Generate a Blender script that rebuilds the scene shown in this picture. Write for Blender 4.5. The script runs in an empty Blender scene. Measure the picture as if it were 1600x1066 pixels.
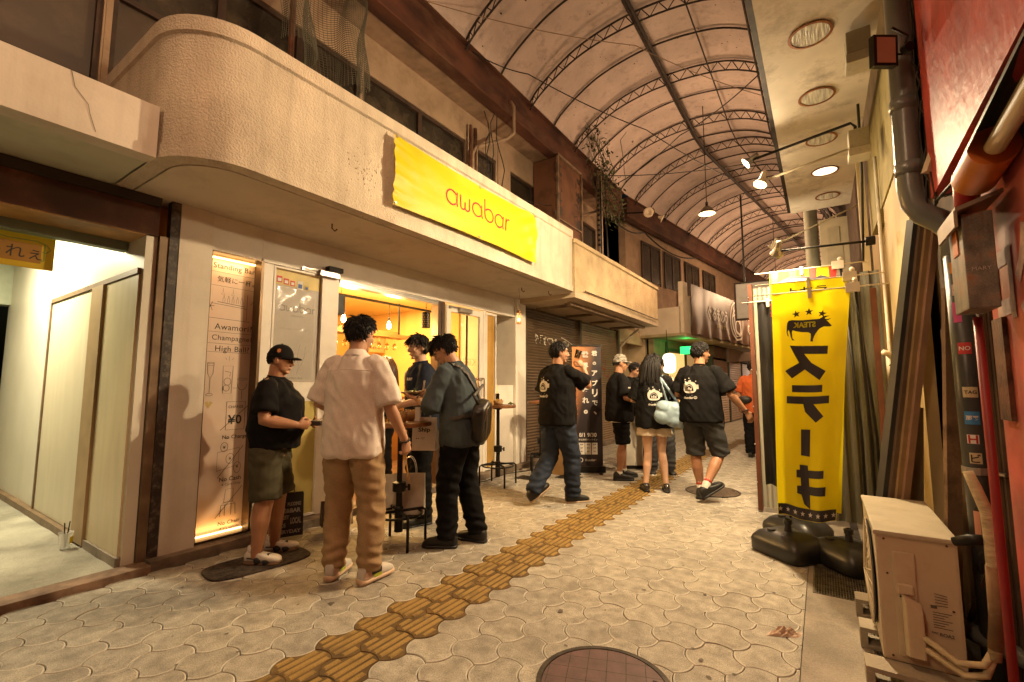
import bpy, bmesh, math, random
from mathutils import Vector, Matrix, noise
from mathutils.bvhtree import BVHTree
random.seed(7)
sc = bpy.context.scene
COL = sc.collection
R = math.radians

# ------------------------------------------------------------------ camera
cd = bpy.data.cameras.new('camera'); cam = bpy.data.objects.new('camera', cd); COL.objects.link(cam)
cd.sensor_width = 36.0; cd.sensor_fit = 'HORIZONTAL'; cd.lens = 720/1600*36
cd.clip_start = 0.05; cd.clip_end = 400
_f = Vector((-.55438, .82678, .09540)).normalized()
_r = Vector((.83056, .55692, 0)).normalized(); _u = _r.cross(_f).normalized()
cam.matrix_world = Matrix(((_r.x, _u.x, -_f.x, 0), (_r.y, _u.y, -_f.y, 0), (_r.z, _u.z, -_f.z, 1.28), (0, 0, 0, 1)))
sc.camera = cam

# ------------------------------------------------------------------ night sky
w = bpy.data.worlds.new('World'); sc.world = w; w.use_nodes = True
nt = w.node_tree; bg = nt.nodes['Background']
sky = nt.nodes.new('ShaderNodeTexSky'); sky.sky_type = 'NISHITA'; sky.sun_disc = False
sky.sun_elevation = R(1.0); sky.sun_rotation = R(200); sky.dust_density = 4
nt.links.new(sky.outputs[0], bg.inputs[0]); bg.inputs[1].default_value = 0.006

sc.view_settings.view_transform = 'Standard'; sc.view_settings.look = 'None'
sc.view_settings.gamma = 1; sc.view_settings.use_curve_mapping = False
sc.view_settings.exposure = 0.42
try:
    sc.cycles.max_bounces = 7; sc.cycles.diffuse_bounces = 4; sc.cycles.glossy_bounces = 3
    sc.cycles.transmission_bounces = 6; sc.cycles.transparent_max_bounces = 12
    sc.cycles.caustics_reflective = False; sc.cycles.caustics_refractive = False
    sc.cycles.sample_clamp_indirect = 4; sc.cycles.use_denoising = True
except Exception: pass

WARM = (1.0, .70, .36); WARM2 = (1.0, .60, .22); SOFT = (1.0, .80, .52)
def lamp(name, kind, loc, energy, color=WARM, size=.05, aim=None, spot=None, blend=.6, parent=None, sy=None):
    d = bpy.data.lights.new(name, kind); d.energy = energy; d.color = color
    if kind == 'AREA':
        d.shape = 'RECTANGLE'; d.size = size; d.size_y = sy or size
    else: d.shadow_soft_size = size
    if kind == 'SPOT': d.spot_size = R(spot or 120); d.spot_blend = blend
    o = bpy.data.objects.new(name, d); COL.objects.link(o); o.location = loc
    if aim is not None:
        o.rotation_euler = (Vector(aim) - Vector(loc)).to_track_quat('-Z', 'Y').to_euler()
    if parent is not None: keep(o, parent)
    return o
def keep(o, parent):
    o.parent = parent; o.matrix_parent_inverse = parent.matrix_basis.inverted()

# ------------------------------------------------------------------ materials
MATS = {}
def mat(name, col, rough=.7, metal=0., vary=.12, scale=6., bump=0., bscale=60., emit=None, es=1., spec=.4,
        alpha=None, trans=0., stain=None, sscale=3., samt=.5, fine=0., coat=0., stretch=None, bdist=.01, streak=None, stramt=.4, island=0., stsc=7):
    if name in MATS: return MATS[name]
    m = bpy.data.materials.new(name); m.use_nodes = True; t = m.node_tree; N = t.nodes; L = t.links
    b = N['Principled BSDF']
    b.inputs['Roughness'].default_value = rough; b.inputs['Metallic'].default_value = metal
    b.inputs['Specular IOR Level'].default_value = spec
    if coat: b.inputs['Coat Weight'].default_value = coat
    if trans: b.inputs['Transmission Weight'].default_value = trans
    if alpha is not None: b.inputs['Alpha'].default_value = alpha
    tc = N.new('ShaderNodeTexCoord'); mp = N.new('ShaderNodeMapping'); L.new(tc.outputs['Object'], mp.inputs[0])
    if stretch: mp.inputs['Scale'].default_value = stretch
    n1 = N.new('ShaderNodeTexNoise'); n1.inputs['Scale'].default_value = scale; n1.inputs['Detail'].default_value = 6
    L.new(mp.outputs[0], n1.inputs[0])
    ra = N.new('ShaderNodeValToRGB'); c = col
    lo = [max(0, x*(1-vary*1.6)) for x in c]; hi = [min(1, x*(1+vary)) for x in c]
    ra.color_ramp.elements[0].position = .3; ra.color_ramp.elements[1].position = .7
    ra.color_ramp.elements[0].color = (*lo, 1); ra.color_ramp.elements[1].color = (*hi, 1)
    L.new(n1.outputs[0], ra.inputs[0]); out = ra.outputs[0]
    if fine:
        nf = N.new('ShaderNodeTexNoise'); nf.inputs['Scale'].default_value = 180; nf.inputs['Detail'].default_value = 3
        L.new(mp.outputs[0], nf.inputs[0])
        mx = N.new('ShaderNodeMix'); mx.data_type = 'RGBA'; mx.blend_type = 'OVERLAY'; mx.inputs[0].default_value = fine
        L.new(out, mx.inputs[6]); L.new(nf.outputs[0], mx.inputs[7]); out = mx.outputs[2]
    if stain:
        n2 = N.new('ShaderNodeTexNoise'); n2.inputs['Scale'].default_value = sscale; n2.inputs['Detail'].default_value = 9
        n2.inputs['Roughness'].default_value = .68
        L.new(mp.outputs[0], n2.inputs[0])
        r2 = N.new('ShaderNodeValToRGB'); r2.color_ramp.elements[0].position = .5; r2.color_ramp.elements[1].position = .72
        r2.color_ramp.elements[0].color = (0, 0, 0, 1); r2.color_ramp.elements[1].color = (samt,)*3 + (1,)
        L.new(n2.outputs[0], r2.inputs[0])
        mx = N.new('ShaderNodeMix'); mx.data_type = 'RGBA'; L.new(r2.outputs[0], mx.inputs[0])
        L.new(out, mx.inputs[6]); mx.inputs[7].default_value = (*stain, 1); out = mx.outputs[2]
    if streak:
        m3 = N.new('ShaderNodeMapping'); L.new(tc.outputs['Object'], m3.inputs[0]); m3.inputs['Scale'].default_value = (1, 1, .09)
        n3 = N.new('ShaderNodeTexNoise'); n3.inputs['Scale'].default_value = stsc; n3.inputs['Detail'].default_value = 7; n3.inputs['Roughness'].default_value = .62; L.new(m3.outputs[0], n3.inputs[0])
        r3 = N.new('ShaderNodeValToRGB'); r3.color_ramp.elements[0].position = .48; r3.color_ramp.elements[1].position = .75
        r3.color_ramp.elements[0].color = (0, 0, 0, 1); r3.color_ramp.elements[1].color = (stramt,)*3 + (1,); L.new(n3.outputs[0], r3.inputs[0])
        mx = N.new('ShaderNodeMix'); mx.data_type = 'RGBA'; L.new(r3.outputs[0], mx.inputs[0]); L.new(out, mx.inputs[6]); mx.inputs[7].default_value = (*streak, 1); out = mx.outputs[2]
    if island:
        gm = N.new('ShaderNodeNewGeometry'); r4 = N.new('ShaderNodeValToRGB'); L.new(gm.outputs['Random Per Island'], r4.inputs[0])
        r4.color_ramp.elements[0].color = (1-island, 1-island, 1-island*.9, 1); r4.color_ramp.elements[1].color = (1, 1, 1, 1)
        mx = N.new('ShaderNodeMix'); mx.data_type = 'RGBA'; mx.blend_type = 'MULTIPLY'; mx.inputs[0].default_value = 1; L.new(out, mx.inputs[6]); L.new(r4.outputs[0], mx.inputs[7]); out = mx.outputs[2]
    L.new(out, b.inputs['Base Color'])
    if bump:
        nb = N.new('ShaderNodeTexNoise'); nb.inputs['Scale'].default_value = bscale; nb.inputs['Detail'].default_value = 4
        L.new(mp.outputs[0], nb.inputs[0])
        bp = N.new('ShaderNodeBump'); bp.inputs['Strength'].default_value = bump; bp.inputs['Distance'].default_value = bdist
        L.new(nb.outputs[0], bp.inputs['Height']); L.new(bp.outputs[0], b.inputs['Normal'])
    if emit:
        b.inputs['Emission Color'].default_value = (*emit, 1); b.inputs['Emission Strength'].default_value = es
    MATS[name] = m; return m
def flat(name, col, rough=.6, **k): return mat(name, col, rough, vary=.05, **k)

# ------------------------------------------------------------------ mesh builder
class MB:
    def __init__(s): s.v = []; s.f = []; s.m = []; s.mi = 0
    def add(s, vs, fs):
        o = len(s.v); s.v += [tuple(v) for v in vs]
        for f in fs: s.f.append(tuple(i+o for i in f)); s.m.append(s.mi)
        return s
    def box(s, x0, x1, y0, y1, z0, z1, mx=None):
        v = [(x0,y0,z0),(x1,y0,z0),(x1,y1,z0),(x0,y1,z0),(x0,y0,z1),(x1,y0,z1),(x1,y1,z1),(x0,y1,z1)]
        if mx is not None: v = [mx @ Vector(p) for p in v]
        return s.add(v, [(3,2,1,0),(4,5,6,7),(0,1,5,4),(1,2,6,5),(2,3,7,6),(3,0,4,7)])
    def bar(s, a, b, w, h, up=(0,0,1)):
        a = Vector(a); b = Vector(b); d = (b-a).normalized(); u = Vector(up)
        x = d.cross(u)
        if x.length < 1e-4: x = d.cross(Vector((1,0,0)))
        x.normalize(); z = x.cross(d).normalized(); x = x*w/2; z = z*h/2
        return s.add([a-x-z, a+x-z, a+x+z, a-x+z, b-x-z, b+x-z, b+x+z, b-x+z],
                     [(3,2,1,0),(4,5,6,7),(0,1,5,4),(1,2,6,5),(2,3,7,6),(3,0,4,7)])
    def tube(s, pts, rad, n=8, caps=True, squash=None, ref=None):
        P = [Vector(p) for p in pts]; k = len(P)
        rad = rad if isinstance(rad, (list, tuple)) else [rad]*k
        vs = []; px = None
        for i, p in enumerate(P):
            d = (P[min(i+1, k-1)] - P[max(i-1, 0)])
            if d.length < 1e-9: d = Vector((0,0,1))
            d.normalize()
            if px is None:
                r0 = Vector(ref) if ref else (Vector((0,0,1)) if abs(d.z) < .9 else Vector((1,0,0)))
                px = r0 - d*r0.dot(d)
            else: px = px - d*px.dot(d)
            px.normalize(); py = d.cross(px)
            r = rad[i]; ra, rb = (r if isinstance(r, (list, tuple)) else (r, r*(squash or 1)))
            for j in range(n):
                t = 2*math.pi*j/n; vs.append(p + px*(ra*math.cos(t)) + py*(rb*math.sin(t)))
        fs = []
        for i in range(k-1):
            for j in range(n):
                a = i*n+j; b = i*n+(j+1) % n; fs.append((a, b, b+n, a+n))
        if caps: fs.append(tuple(range(n-1, -1, -1))); fs.append(tuple((k-1)*n+j for j in range(n)))
        return s.add(vs, fs)
    def lathe(s, prof, c=(0,0,0), n=20, axis=(0,0,1)):
        q = Vector(axis).to_track_quat('Z', 'Y'); c = Vector(c)
        vs = [c + q @ Vector((r*math.cos(2*math.pi*j/n), r*math.sin(2*math.pi*j/n), z)) for r, z in prof for j in range(n)]
        fs = [(i*n+j, i*n+(j+1) % n, (i+1)*n+(j+1) % n, (i+1)*n+j) for i in range(len(prof)-1) for j in range(n)]
        if prof[0][0] > 1e-5: fs.append(tuple(range(n-1, -1, -1)))
        if prof[-1][0] > 1e-5: fs.append(tuple((len(prof)-1)*n+j for j in range(n)))
        return s.add(vs, fs)
    def ell(s, c, r, n=14, m=9, rot=None):
        c = Vector(c); vs = []; q = rot or Matrix.Identity(3)
        for i in range(1, m):
            t = math.pi*i/m
            for j in range(n):
                p = 2*math.pi*j/n
                vs.append(c + q @ Vector((r[0]*math.sin(t)*math.cos(p), r[1]*math.sin(t)*math.sin(p), r[2]*math.cos(t))))
        vs.append(c + q @ Vector((0,0,r[2]))); vs.append(c + q @ Vector((0,0,-r[2])))
        fs = [(i*n+j, (i+1)*n+j, (i+1)*n+(j+1) % n, i*n+(j+1) % n) for i in range(m-2) for j in range(n)]
        T = len(vs)-2
        fs += [(T, j, (j+1) % n) for j in range(n)] + [(T+1, (m-2)*n+(j+1) % n, (m-2)*n+j) for j in range(n)]
        return s.add(vs, fs)
    def prism(s, poly, o, u, v, th=.0):
        """2D polygon on frame o,u,v; thickness along u x v"""
        o = Vector(o); u = Vector(u); v = Vector(v); n = u.cross(v).normalized()*th; k = len(poly)
        a = [o+u*x+v*y for x, y in poly]
        if not th: return s.add(a, [tuple(range(k))])
        b = [p+n for p in a]
        return s.add(a+b, [tuple(range(k-1,-1,-1)), tuple(range(k, 2*k))] + [(i, (i+1) % k, (i+1) % k+k, i+k) for i in range(k)])
    def ribbon(s, pts, wd, o=(0,0,0), u=(1,0,0), v=(0,0,1), closed=False):
        """flat stroke through 2D pts"""
        o = Vector(o); u = Vector(u); v = Vector(v); P = [Vector((p[0], p[1])) for p in pts]
        if closed: P.append(P[0])
        k = len(P); vs = []
        for i in range(k):
            a = P[max(i-1, 0)]; b = P[min(i+1, k-1)]
            if closed and i in (0, k-1): a = P[k-2]; b = P[1]
            d = b-a
            if d.length < 1e-9: d = Vector((1,0))
            d.normalize(); nn = Vector((-d.y, d.x))*wd/2
            for q in (P[i]+nn, P[i]-nn): vs.append(o+u*q.x+v*q.y)
        return s.add(vs, [(2*i, 2*i+1, 2*i+3, 2*i+2) for i in range(k-1)])
    def grid(s, nu, nv, fn):
        vs = [fn(i/nu, j/nv) for j in range(nv+1) for i in range(nu+1)]
        return s.add(vs, [(j*(nu+1)+i, j*(nu+1)+i+1, (j+1)*(nu+1)+i+1, (j+1)*(nu+1)+i) for j in range(nv) for i in range(nu)])
    def build(s, name, mats, parent=None, smooth=False, bevel=0, local=False, fix=False, auto=None):
        me = bpy.data.meshes.new(name); me.from_pydata(s.v, [], s.f); me.update()
        ms = mats if isinstance(mats, (list, tuple)) else [mats]
        for q in ms: me.materials.append(q)
        if len(ms) > 1: me.polygons.foreach_set('material_index', s.m)
        if fix or bevel:
            bm = bmesh.new(); bm.from_mesh(me); bmesh.ops.recalc_face_normals(bm, faces=bm.faces)
            if bevel:
                es = [e for e in bm.edges if len(e.link_faces) == 2 and e.calc_face_angle(0) > .6]
                bmesh.ops.bevel(bm, geom=es, offset=bevel, segments=2, profile=.7, affect='EDGES', clamp_overlap=True)
            bm.to_mesh(me); bm.free()
        if smooth: me.polygons.foreach_set('use_smooth', [True]*len(me.polygons))
        if auto is not None:
            me.polygons.foreach_set('use_smooth', [True]*len(me.polygons))
            me.set_sharp_from_angle(angle=R(auto))
        o = bpy.data.objects.new(name, me); COL.objects.link(o)
        if parent is not None:
            o.parent = parent
            if not local: o.matrix_parent_inverse = world_of(parent).inverted()
        return o
def world_of(o):
    if o.parent is None: return o.matrix_basis.copy()
    return world_of(o.parent) @ o.matrix_parent_inverse @ o.matrix_basis
def tag(o, label=None, cat=None, group=None, kind=None):
    if label: o['label'] = label
    if cat: o['category'] = cat
    if group: o['group'] = group
    if kind: o['kind'] = kind
    return o
def thing(name, loc, label, cat, group=None, rz=0):
    o = bpy.data.objects.new(name, None); COL.objects.link(o); o.location = loc; o.rotation_euler = (0,0,rz)
    o.empty_display_size = .1
    return tag(o, label, cat, group)
def copy_tree(o, parent=None):
    c = o.copy(); COL.objects.link(c)
    if parent is not None: c.parent = parent
    for ch in [x for x in bpy.data.objects if x.parent == o]: copy_tree(ch, c)
    return c

# ------------------------------------------------------------------ lettering
_tc = {}
def glyphs(body, bold=0.0, spacing=1.0):
    key = (body, bold, spacing)
    if key in _tc: return _tc[key]
    c = bpy.data.curves.new('lettering', 'FONT'); c.body = body; c.size = 1; c.offset = bold; c.resolution_u = 4
    c.space_character = spacing; c.align_x = 'LEFT'
    o = bpy.data.objects.new('lettering', c); COL.objects.link(o)
    bpy.context.view_layer.update()
    me = bpy.data.meshes.new_from_object(o.evaluated_get(bpy.context.evaluated_depsgraph_get()))
    vs = [(v.co.x, v.co.y) for v in me.vertices]; fs = [tuple(p.vertices) for p in me.polygons]
    bpy.data.objects.remove(o); bpy.data.curves.remove(c); bpy.data.meshes.remove(me)
    if not vs: vs = [(0,0),(1,0),(1,1)]; fs = [(0,1,2)]
    _tc[key] = (vs, fs); return vs, fs
def cut(vs, fs, step):
    bm = bmesh.new(); bv = [bm.verts.new((x, y, 0)) for x, y in vs]
    for f in fs:
        try: bm.faces.new([bv[i] for i in f])
        except ValueError: pass
    for ax in (0, 1):
        lo = min(v.co[ax] for v in bm.verts); hi = max(v.co[ax] for v in bm.verts); x = lo+step
        while x < hi:
            n = [0,0,0]; n[ax] = 1; c = [0,0,0]; c[ax] = x
            bmesh.ops.bisect_plane(bm, geom=bm.verts[:]+bm.edges[:]+bm.faces[:], plane_co=c, plane_no=n); x += step
    bm.verts.index_update()
    r = [(v.co.x, v.co.y) for v in bm.verts], [tuple(v.index for v in f.verts) for f in bm.faces]
    bm.free(); return r
def fit(vs, cx=None, cy=None, w=None, h=None):
    x0 = min(v[0] for v in vs); x1 = max(v[0] for v in vs); y0 = min(v[1] for v in vs); y1 = max(v[1] for v in vs)
    sx = w/(x1-x0) if w else None; sy = h/(y1-y0) if h else None
    sx = sx or sy; sy = sy or sx
    return [((x-(x0+x1)/2)*sx+cx, (y-(y0+y1)/2)*sy+cy) for x, y in vs]
def words(mb, body, cx, cy, o, u, v, w=None, h=None, bold=0., step=None, fn=None, sp=1.0, mirror=False):
    """lettering fitted about (cx,cy) in the frame o,u,v or mapped through fn(x,y)"""
    vs, fs = glyphs(body, bold, sp)
    vs = fit(vs, 0, 0, w, h)
    if mirror: vs = [(-x, y) for x, y in vs]
    vs = [(x+cx, y+cy) for x, y in vs]
    if step: vs, fs = cut(vs, fs, step)
    if fn: mb.add([fn(x, y) for x, y in vs], fs)
    else:
        o = Vector(o); u = Vector(u); v = Vector(v)
        mb.add([o+u*x+v*y for x, y in vs], fs)
    return mb
def arc(cx, cy, r, a0, a1, n=12, ry=None):
    ry = ry or r
    return [(cx+r*math.cos(R(a0+(a1-a0)*i/n)), cy+ry*math.sin(R(a0+(a1-a0)*i/n))) for i in range(n+1)]
# ================================================================== GROUND
M_pav = mat('concrete_paver', (.33,.295,.235), .78, vary=.20, scale=14, fine=.9, stain=(.13,.105,.08), sscale=3.1, samt=.6, island=.17, bump=.25, bscale=220, bdist=.003)
M_pave = mat('paver_edge_lit', (.46,.42,.35), .75, vary=.12, scale=9, fine=.4)  # paler rim colour paints in the light the bevels catch
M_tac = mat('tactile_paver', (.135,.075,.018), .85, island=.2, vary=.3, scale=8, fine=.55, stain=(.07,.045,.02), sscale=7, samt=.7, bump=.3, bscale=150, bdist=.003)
M_joint = mat('joint_sand', (.045,.036,.027), .95, vary=.4, scale=30, bump=.5, bscale=90)
M_conc = mat('old_concrete', (.27,.23,.18), .85, vary=.2, scale=3, fine=.5, stain=(.08,.065,.05), sscale=2, samt=.75, bump=.35, bscale=70)
M_rust = mat('rusty_steel', (.12,.045,.022), .7, vary=.5, scale=9, stain=(.25,.17,.11), sscale=5, samt=.6, bump=.4, bscale=60)
M_dark = flat('dark_void', (.012,.011,.010), .9)

mb = MB().box(-60, 60, -20, 160, -.3, -.016)
tag(mb.build('ground', mat('asphalt_base', (.06,.052,.045), .95, vary=.3, fine=.4)), kind='structure')
mb = MB(); mb.box(-3.90, -.15, -5, 26.5, -.05, -.0115)
tag(mb.build('paving_bed', M_joint), kind='structure')

mb = MB(); mb.box(-2.12, -1.79, -1, 9.3, -.0105, -.0035)
tag(mb.build('tactile_bed', mat('tactile_grout', (.085,.052,.018), .9, vary=.3, fine=.5)), kind='structure')
# interlocking three-lobed pavers on an equilateral lattice, real joints and bevelled rims
SY = .225; SX = SY*math.sqrt(3)/2; RV = SY/math.sqrt(3)
def strip_x(y): return -1.955 if y < 9.4 else -1.955+(y-9.4)*math.tan(R(9.5))
def outline(cx, cy, shrink, n=5):
    V = [(cx+RV*math.cos(R(60*k)), cy+RV*math.sin(R(60*k))) for k in range(6)]; pts = []
    for k in range(6):
        a = V[k]; b = V[(k+1) % 6]; sg = -1 if k % 2 == 0 else 1
        nx, ny = math.cos(R(60*k+30)), math.sin(R(60*k+30))
        for i in range(n):
            t = i/n; bl = sg*.021*4*t*(1-t)
            pts.append((a[0]*(1-t)+b[0]*t+nx*bl, a[1]*(1-t)+b[1]*t+ny*bl))
    return [(cx+(x-cx)*(1-shrink), cy+(y-cy)*(1-shrink)) for x, y in pts]
pv = MB(); tv = MB(); holes = [(-.845, 1.965, .29), (-1.17, 6.10, .31)]
for i in range(-14, 7):
    cx = -1.271+i*SX
    j0 = int(-3/SY); j1 = int(26/SY)
    for j in range(j0, j1):
        cy = 2.227+(j+(.5 if i % 2 else 0))*SY-SY*8
        if cx < -3.99 or cx > -.06 or cy < -1.2: continue
        if any((cx-a)**2+(cy-b)**2 < (r-.10)**2 for a, b, r in holes): continue
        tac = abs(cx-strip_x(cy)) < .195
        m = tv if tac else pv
        far = cy > 9
        n = 3 if far else 6
        o0 = outline(cx, cy, .008 if tac else .019, n); o1 = outline(cx, cy, .016 if tac else .030, n); o2 = outline(cx, cy, .034 if tac else .075, n)
        k = len(o0); tx, ty = random.uniform(-.012,.012), random.uniform(-.012,.012); dz = random.uniform(-.0012,.0012)
        cl = lambda p: (min(p[0], -.152), p[1])
        def lift(P, z): return [(cl(p)[0], p[1], z+dz+tx*(p[0]-cx)+ty*(p[1]-cy)) for p in P]
        if max(p[0] for p in o0) < -3.9: continue
        vs = lift(o0, -.012)+lift(o1, -.0025)+lift(o2, 0)
        vs = [(max(a, -3.898), b, c) for a, b, c in vs]
        q = lambda A, B: [(A+t, A+(t+1) % k, B+(t+1) % k, B+t) for t in range(k)]
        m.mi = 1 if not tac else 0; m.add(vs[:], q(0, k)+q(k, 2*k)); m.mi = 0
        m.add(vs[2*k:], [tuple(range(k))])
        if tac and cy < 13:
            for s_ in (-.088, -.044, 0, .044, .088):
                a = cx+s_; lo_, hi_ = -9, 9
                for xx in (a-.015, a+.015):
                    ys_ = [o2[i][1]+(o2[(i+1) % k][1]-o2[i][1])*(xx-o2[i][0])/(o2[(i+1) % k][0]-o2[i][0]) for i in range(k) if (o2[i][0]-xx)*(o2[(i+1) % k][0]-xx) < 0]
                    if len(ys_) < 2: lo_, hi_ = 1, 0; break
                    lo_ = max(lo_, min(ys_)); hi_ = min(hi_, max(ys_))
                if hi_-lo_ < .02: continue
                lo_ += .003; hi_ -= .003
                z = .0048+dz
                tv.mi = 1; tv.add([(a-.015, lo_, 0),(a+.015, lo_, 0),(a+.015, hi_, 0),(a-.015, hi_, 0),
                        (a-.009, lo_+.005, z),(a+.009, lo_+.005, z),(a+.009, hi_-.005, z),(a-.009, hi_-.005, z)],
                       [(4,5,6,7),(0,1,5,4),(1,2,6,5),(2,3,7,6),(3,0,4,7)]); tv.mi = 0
o = pv.build('pavement', [M_pav, M_pave]); tag(o, kind='structure')
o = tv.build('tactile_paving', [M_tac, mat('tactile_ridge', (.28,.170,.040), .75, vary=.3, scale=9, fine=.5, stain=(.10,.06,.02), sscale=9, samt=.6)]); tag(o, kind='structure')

def manhole(cx, cy, r, label, m1, m2):
    t = thing('manhole_cover', (cx, cy, 0), label, 'manhole cover', 'manhole covers in the paving')
    b = MB().lathe([(r, -.02), (r, .008), (r-.022, .008), (r-.024, .002), (r-.024, -.02)], (cx, cy, 0), 56)
    b.build('rim', m1, t)
    b = MB()
    n = 0; s_ = .085
    # tiled inlay cut to the disc
    bm = bmesh.new()
    bmesh.ops.create_circle(bm, cap_ends=True, radius=r-.026, segments=56)
    for ax in (0, 1):
        x = -r+s_/2
        while x < r:
            for d in (-.002, .002):
                c = [0,0,0]; c[ax] = x+d; nn = [0,0,0]; nn[ax] = 1
                bmesh.ops.bisect_plane(bm, geom=bm.verts[:]+bm.edges[:]+bm.faces[:], plane_co=c, plane_no=nn)
            x += s_
    for f in list(bm.faces):
        f.material_index = 1 if f.calc_area() < s_*.0045 else 0
    bmesh.ops.rotate(bm, verts=bm.verts, matrix=Matrix.Rotation(R(20), 3, 'Z'))
    me = bpy.data.meshes.new('lid'); bm.to_mesh(me); bm.free(); me.materials.append(m2); me.materials.append(m1)
    o = bpy.data.objects.new('lid', me); COL.objects.link(o); o.location = (0, 0, .006); o.parent = t
    b = MB()
    for a in (35, 215): b.box(cx+math.cos(R(a))*(r-.06)-.02, cx+math.cos(R(a))*(r-.06)+.02, cy+math.sin(R(a))*(r-.06)-.012, cy+math.sin(R(a))*(r-.06)+.012, .0062, .0075)
    b.build('lift_slot', M_dark, t)
M_iron = mat('cast_iron', (.05,.038,.028), .6, metal=.5, vary=.3, scale=20, bump=.3)
M_plum = mat('plum_inlay', (.10,.05,.045), .6, vary=.2, scale=12, fine=.5, stain=(.04,.03,.025), sscale=8)
manhole(-.845, 1.965, .29, 'round manhole cover with dark plum tiled inlay at the bottom of the photo', M_iron, M_plum)
manhole(-1.17, 6.10, .31, 'round brown iron manhole cover under the striding man in shorts', M_iron, mat('brown_lid', (.10,.065,.04), .6, vary=.3, scale=30, fine=.5))
# little square drain covers near the shutters
for x, y in ((-3.45, 5.55), (-3.0, 5.9)):
    t = MB().box(x-.16, x+.16, y-.12, y+.12, -.01, .006)
    for k in range(5): t.box(x-.13, x+.13, y-.1+k*.045, y-.085+k*.045, .006, .010)
    tag(t.build('drain_cover', M_iron), 'small rusty square drain cover beside the stool table' if x < -3.2 else 'small square drain cover just behind the man in jeans', 'drain cover')

# left kerb, threshold steps
mb = MB(); mb.box(-4.06, -3.90, -5, 1.36, -.05, .045)
tag(mb.build('kerb', mat('worn_kerb', (.24,.15,.095), .8, vary=.3, scale=9, stain=(.08,.04,.025), sscale=5, samt=.8, bump=.5, bscale=50), bevel=.006), kind='structure')
mb = MB(); mb.box(-4.06, -3.93, 1.362, 16, -.05, .06)
tag(mb.build('doorstep_kerb', mat('dirty_step', (.20,.15,.105), .8, vary=.3, scale=7, stain=(.06,.045,.03), sscale=4, samt=.8, bump=.4), bevel=.006), kind='structure')
mb = MB(); mb.grid(40, 40, lambda u, v: (-12+7.938*u, -5+6.3*v, .035+.012*noise.noise(Vector((u*20, v*14, 0)))))
tag(mb.build('shop_floor', mat('rough_concrete_floor', (.34,.32,.26), .85, vary=.22, scale=2.2, fine=.6, stain=(.11,.10,.07), sscale=1.6, samt=.7, bump=.6, bscale=40), smooth=True), kind='structure')
# right hand kerb strip
mb = MB(); mb.box(-.148, .14, -5, 3.52, -.05, .002); mb.box(-.148, .14, 4.08, 14, -.05, .002); mb.box(-.148, -.118, 3.52, 4.08, -.05, .002); mb.box(.20, 2.5, -5, 14, -.05, .001)
tag(mb.build('kerb_strip', M_conc), kind='structure')
def grate(name, x0, x1, y0, y1, label, nx, ny):
    b = MB(); z0, z1 = -.03, .004
    b.box(x0, x1, y0, y0+.008, z0, z1); b.box(x0, x1, y1-.008, y1, z0, z1); b.box(x0, x0+.008, y0+.008, y1-.008, z0, z1); b.box(x1-.008, x1, y0+.008, y1-.008, z0, z1)
    for i in range(1, nx): x = x0+(x1-x0)*i/nx; b.box(x-.002, x+.002, y0+.008, y1-.008, z0, z1-.001)
    for i in range(1, ny): y = y0+(y1-y0)*i/ny; b.box(x0+.008, x1-.008, y-.0025, y+.0025, z0, z1-.003)
    tag(b.build(name, mat('galvanised_grating', (.22,.19,.14), .5, metal=.7, vary=.3, scale=20)), label, 'drain grate')
grate('drain_grate', -.116, .195, 3.524, 4.076, 'steel drain grating beneath the black banner weights', 22, 14)
grate('drain_grate', .142, .198, 1.6, 3.515, 'narrow strip of drain grating beside the concrete blocks', 3, 60)
mb = MB(); mb.box(.14, .2, -5, 14, -.12, -.06)
tag(mb.build('gutter_bottom', M_dark), kind='structure')
# ================================================================== LEFT SIDE
M_stucco = mat('cream_stucco', (.60,.52,.40), .85, vary=.10, scale=3, stain=(.30,.23,.16), sscale=2.6, samt=.45, bump=1.0, bscale=75, bdist=.011, streak=(.27,.21,.15), stramt=.45)
M_render = mat('smooth_render', (.62,.56,.47), .75, streak=(.36,.29,.22), stramt=.35, vary=.06, scale=2, stain=(.36,.29,.22), sscale=2.5, samt=.3, bump=.12, bscale=60)
M_soffit = mat('soffit_paint', (.60,.52,.41), .75, vary=.07, scale=1.3, stain=(.30,.23,.16), sscale=4, samt=.4, bump=.08)
M_upper = mat('grimy_upper_wall', (.34,.24,.155), .9, vary=.16, scale=2, stain=(.13,.085,.05), sscale=1.6, samt=.75, bump=.3, bscale=40)
M_rustbeam = mat('rust_brown_beam', (.085,.030,.016), .75, vary=.4, scale=4, stain=(.20,.11,.06), sscale=3, samt=.55, bump=.4, bscale=50, stretch=(1,.35,1))
M_wframe = mat('old_window_frame', (.045,.024,.014), .7, vary=.3)
M_wglass = mat('grimy_glass', (.032,.026,.018), .25, vary=.35, scale=2.5, spec=.6, stain=(.14,.11,.07), sscale=2)
M_wpanel = mat('obscured_pane', (.055,.036,.020), .5, vary=.2, scale=2.5, stain=(.12,.08,.045), sscale=2.2)
M_white = mat('white_paint', (.68,.63,.55), .45, vary=.05, scale=3, stain=(.45,.38,.30), sscale=4, samt=.3)
M_alu = mat('aluminium', (.45,.42,.38), .35, metal=.8, vary=.1)
M_bronze = mat('bronze_trim', (.12,.075,.04), .4, metal=.6, vary=.2)
M_iron2 = mat('black_iron', (.02,.018,.016), .45, metal=.6, vary=.2)
M_ink = flat('black_ink', (.03,.026,.022), .6)

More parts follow.
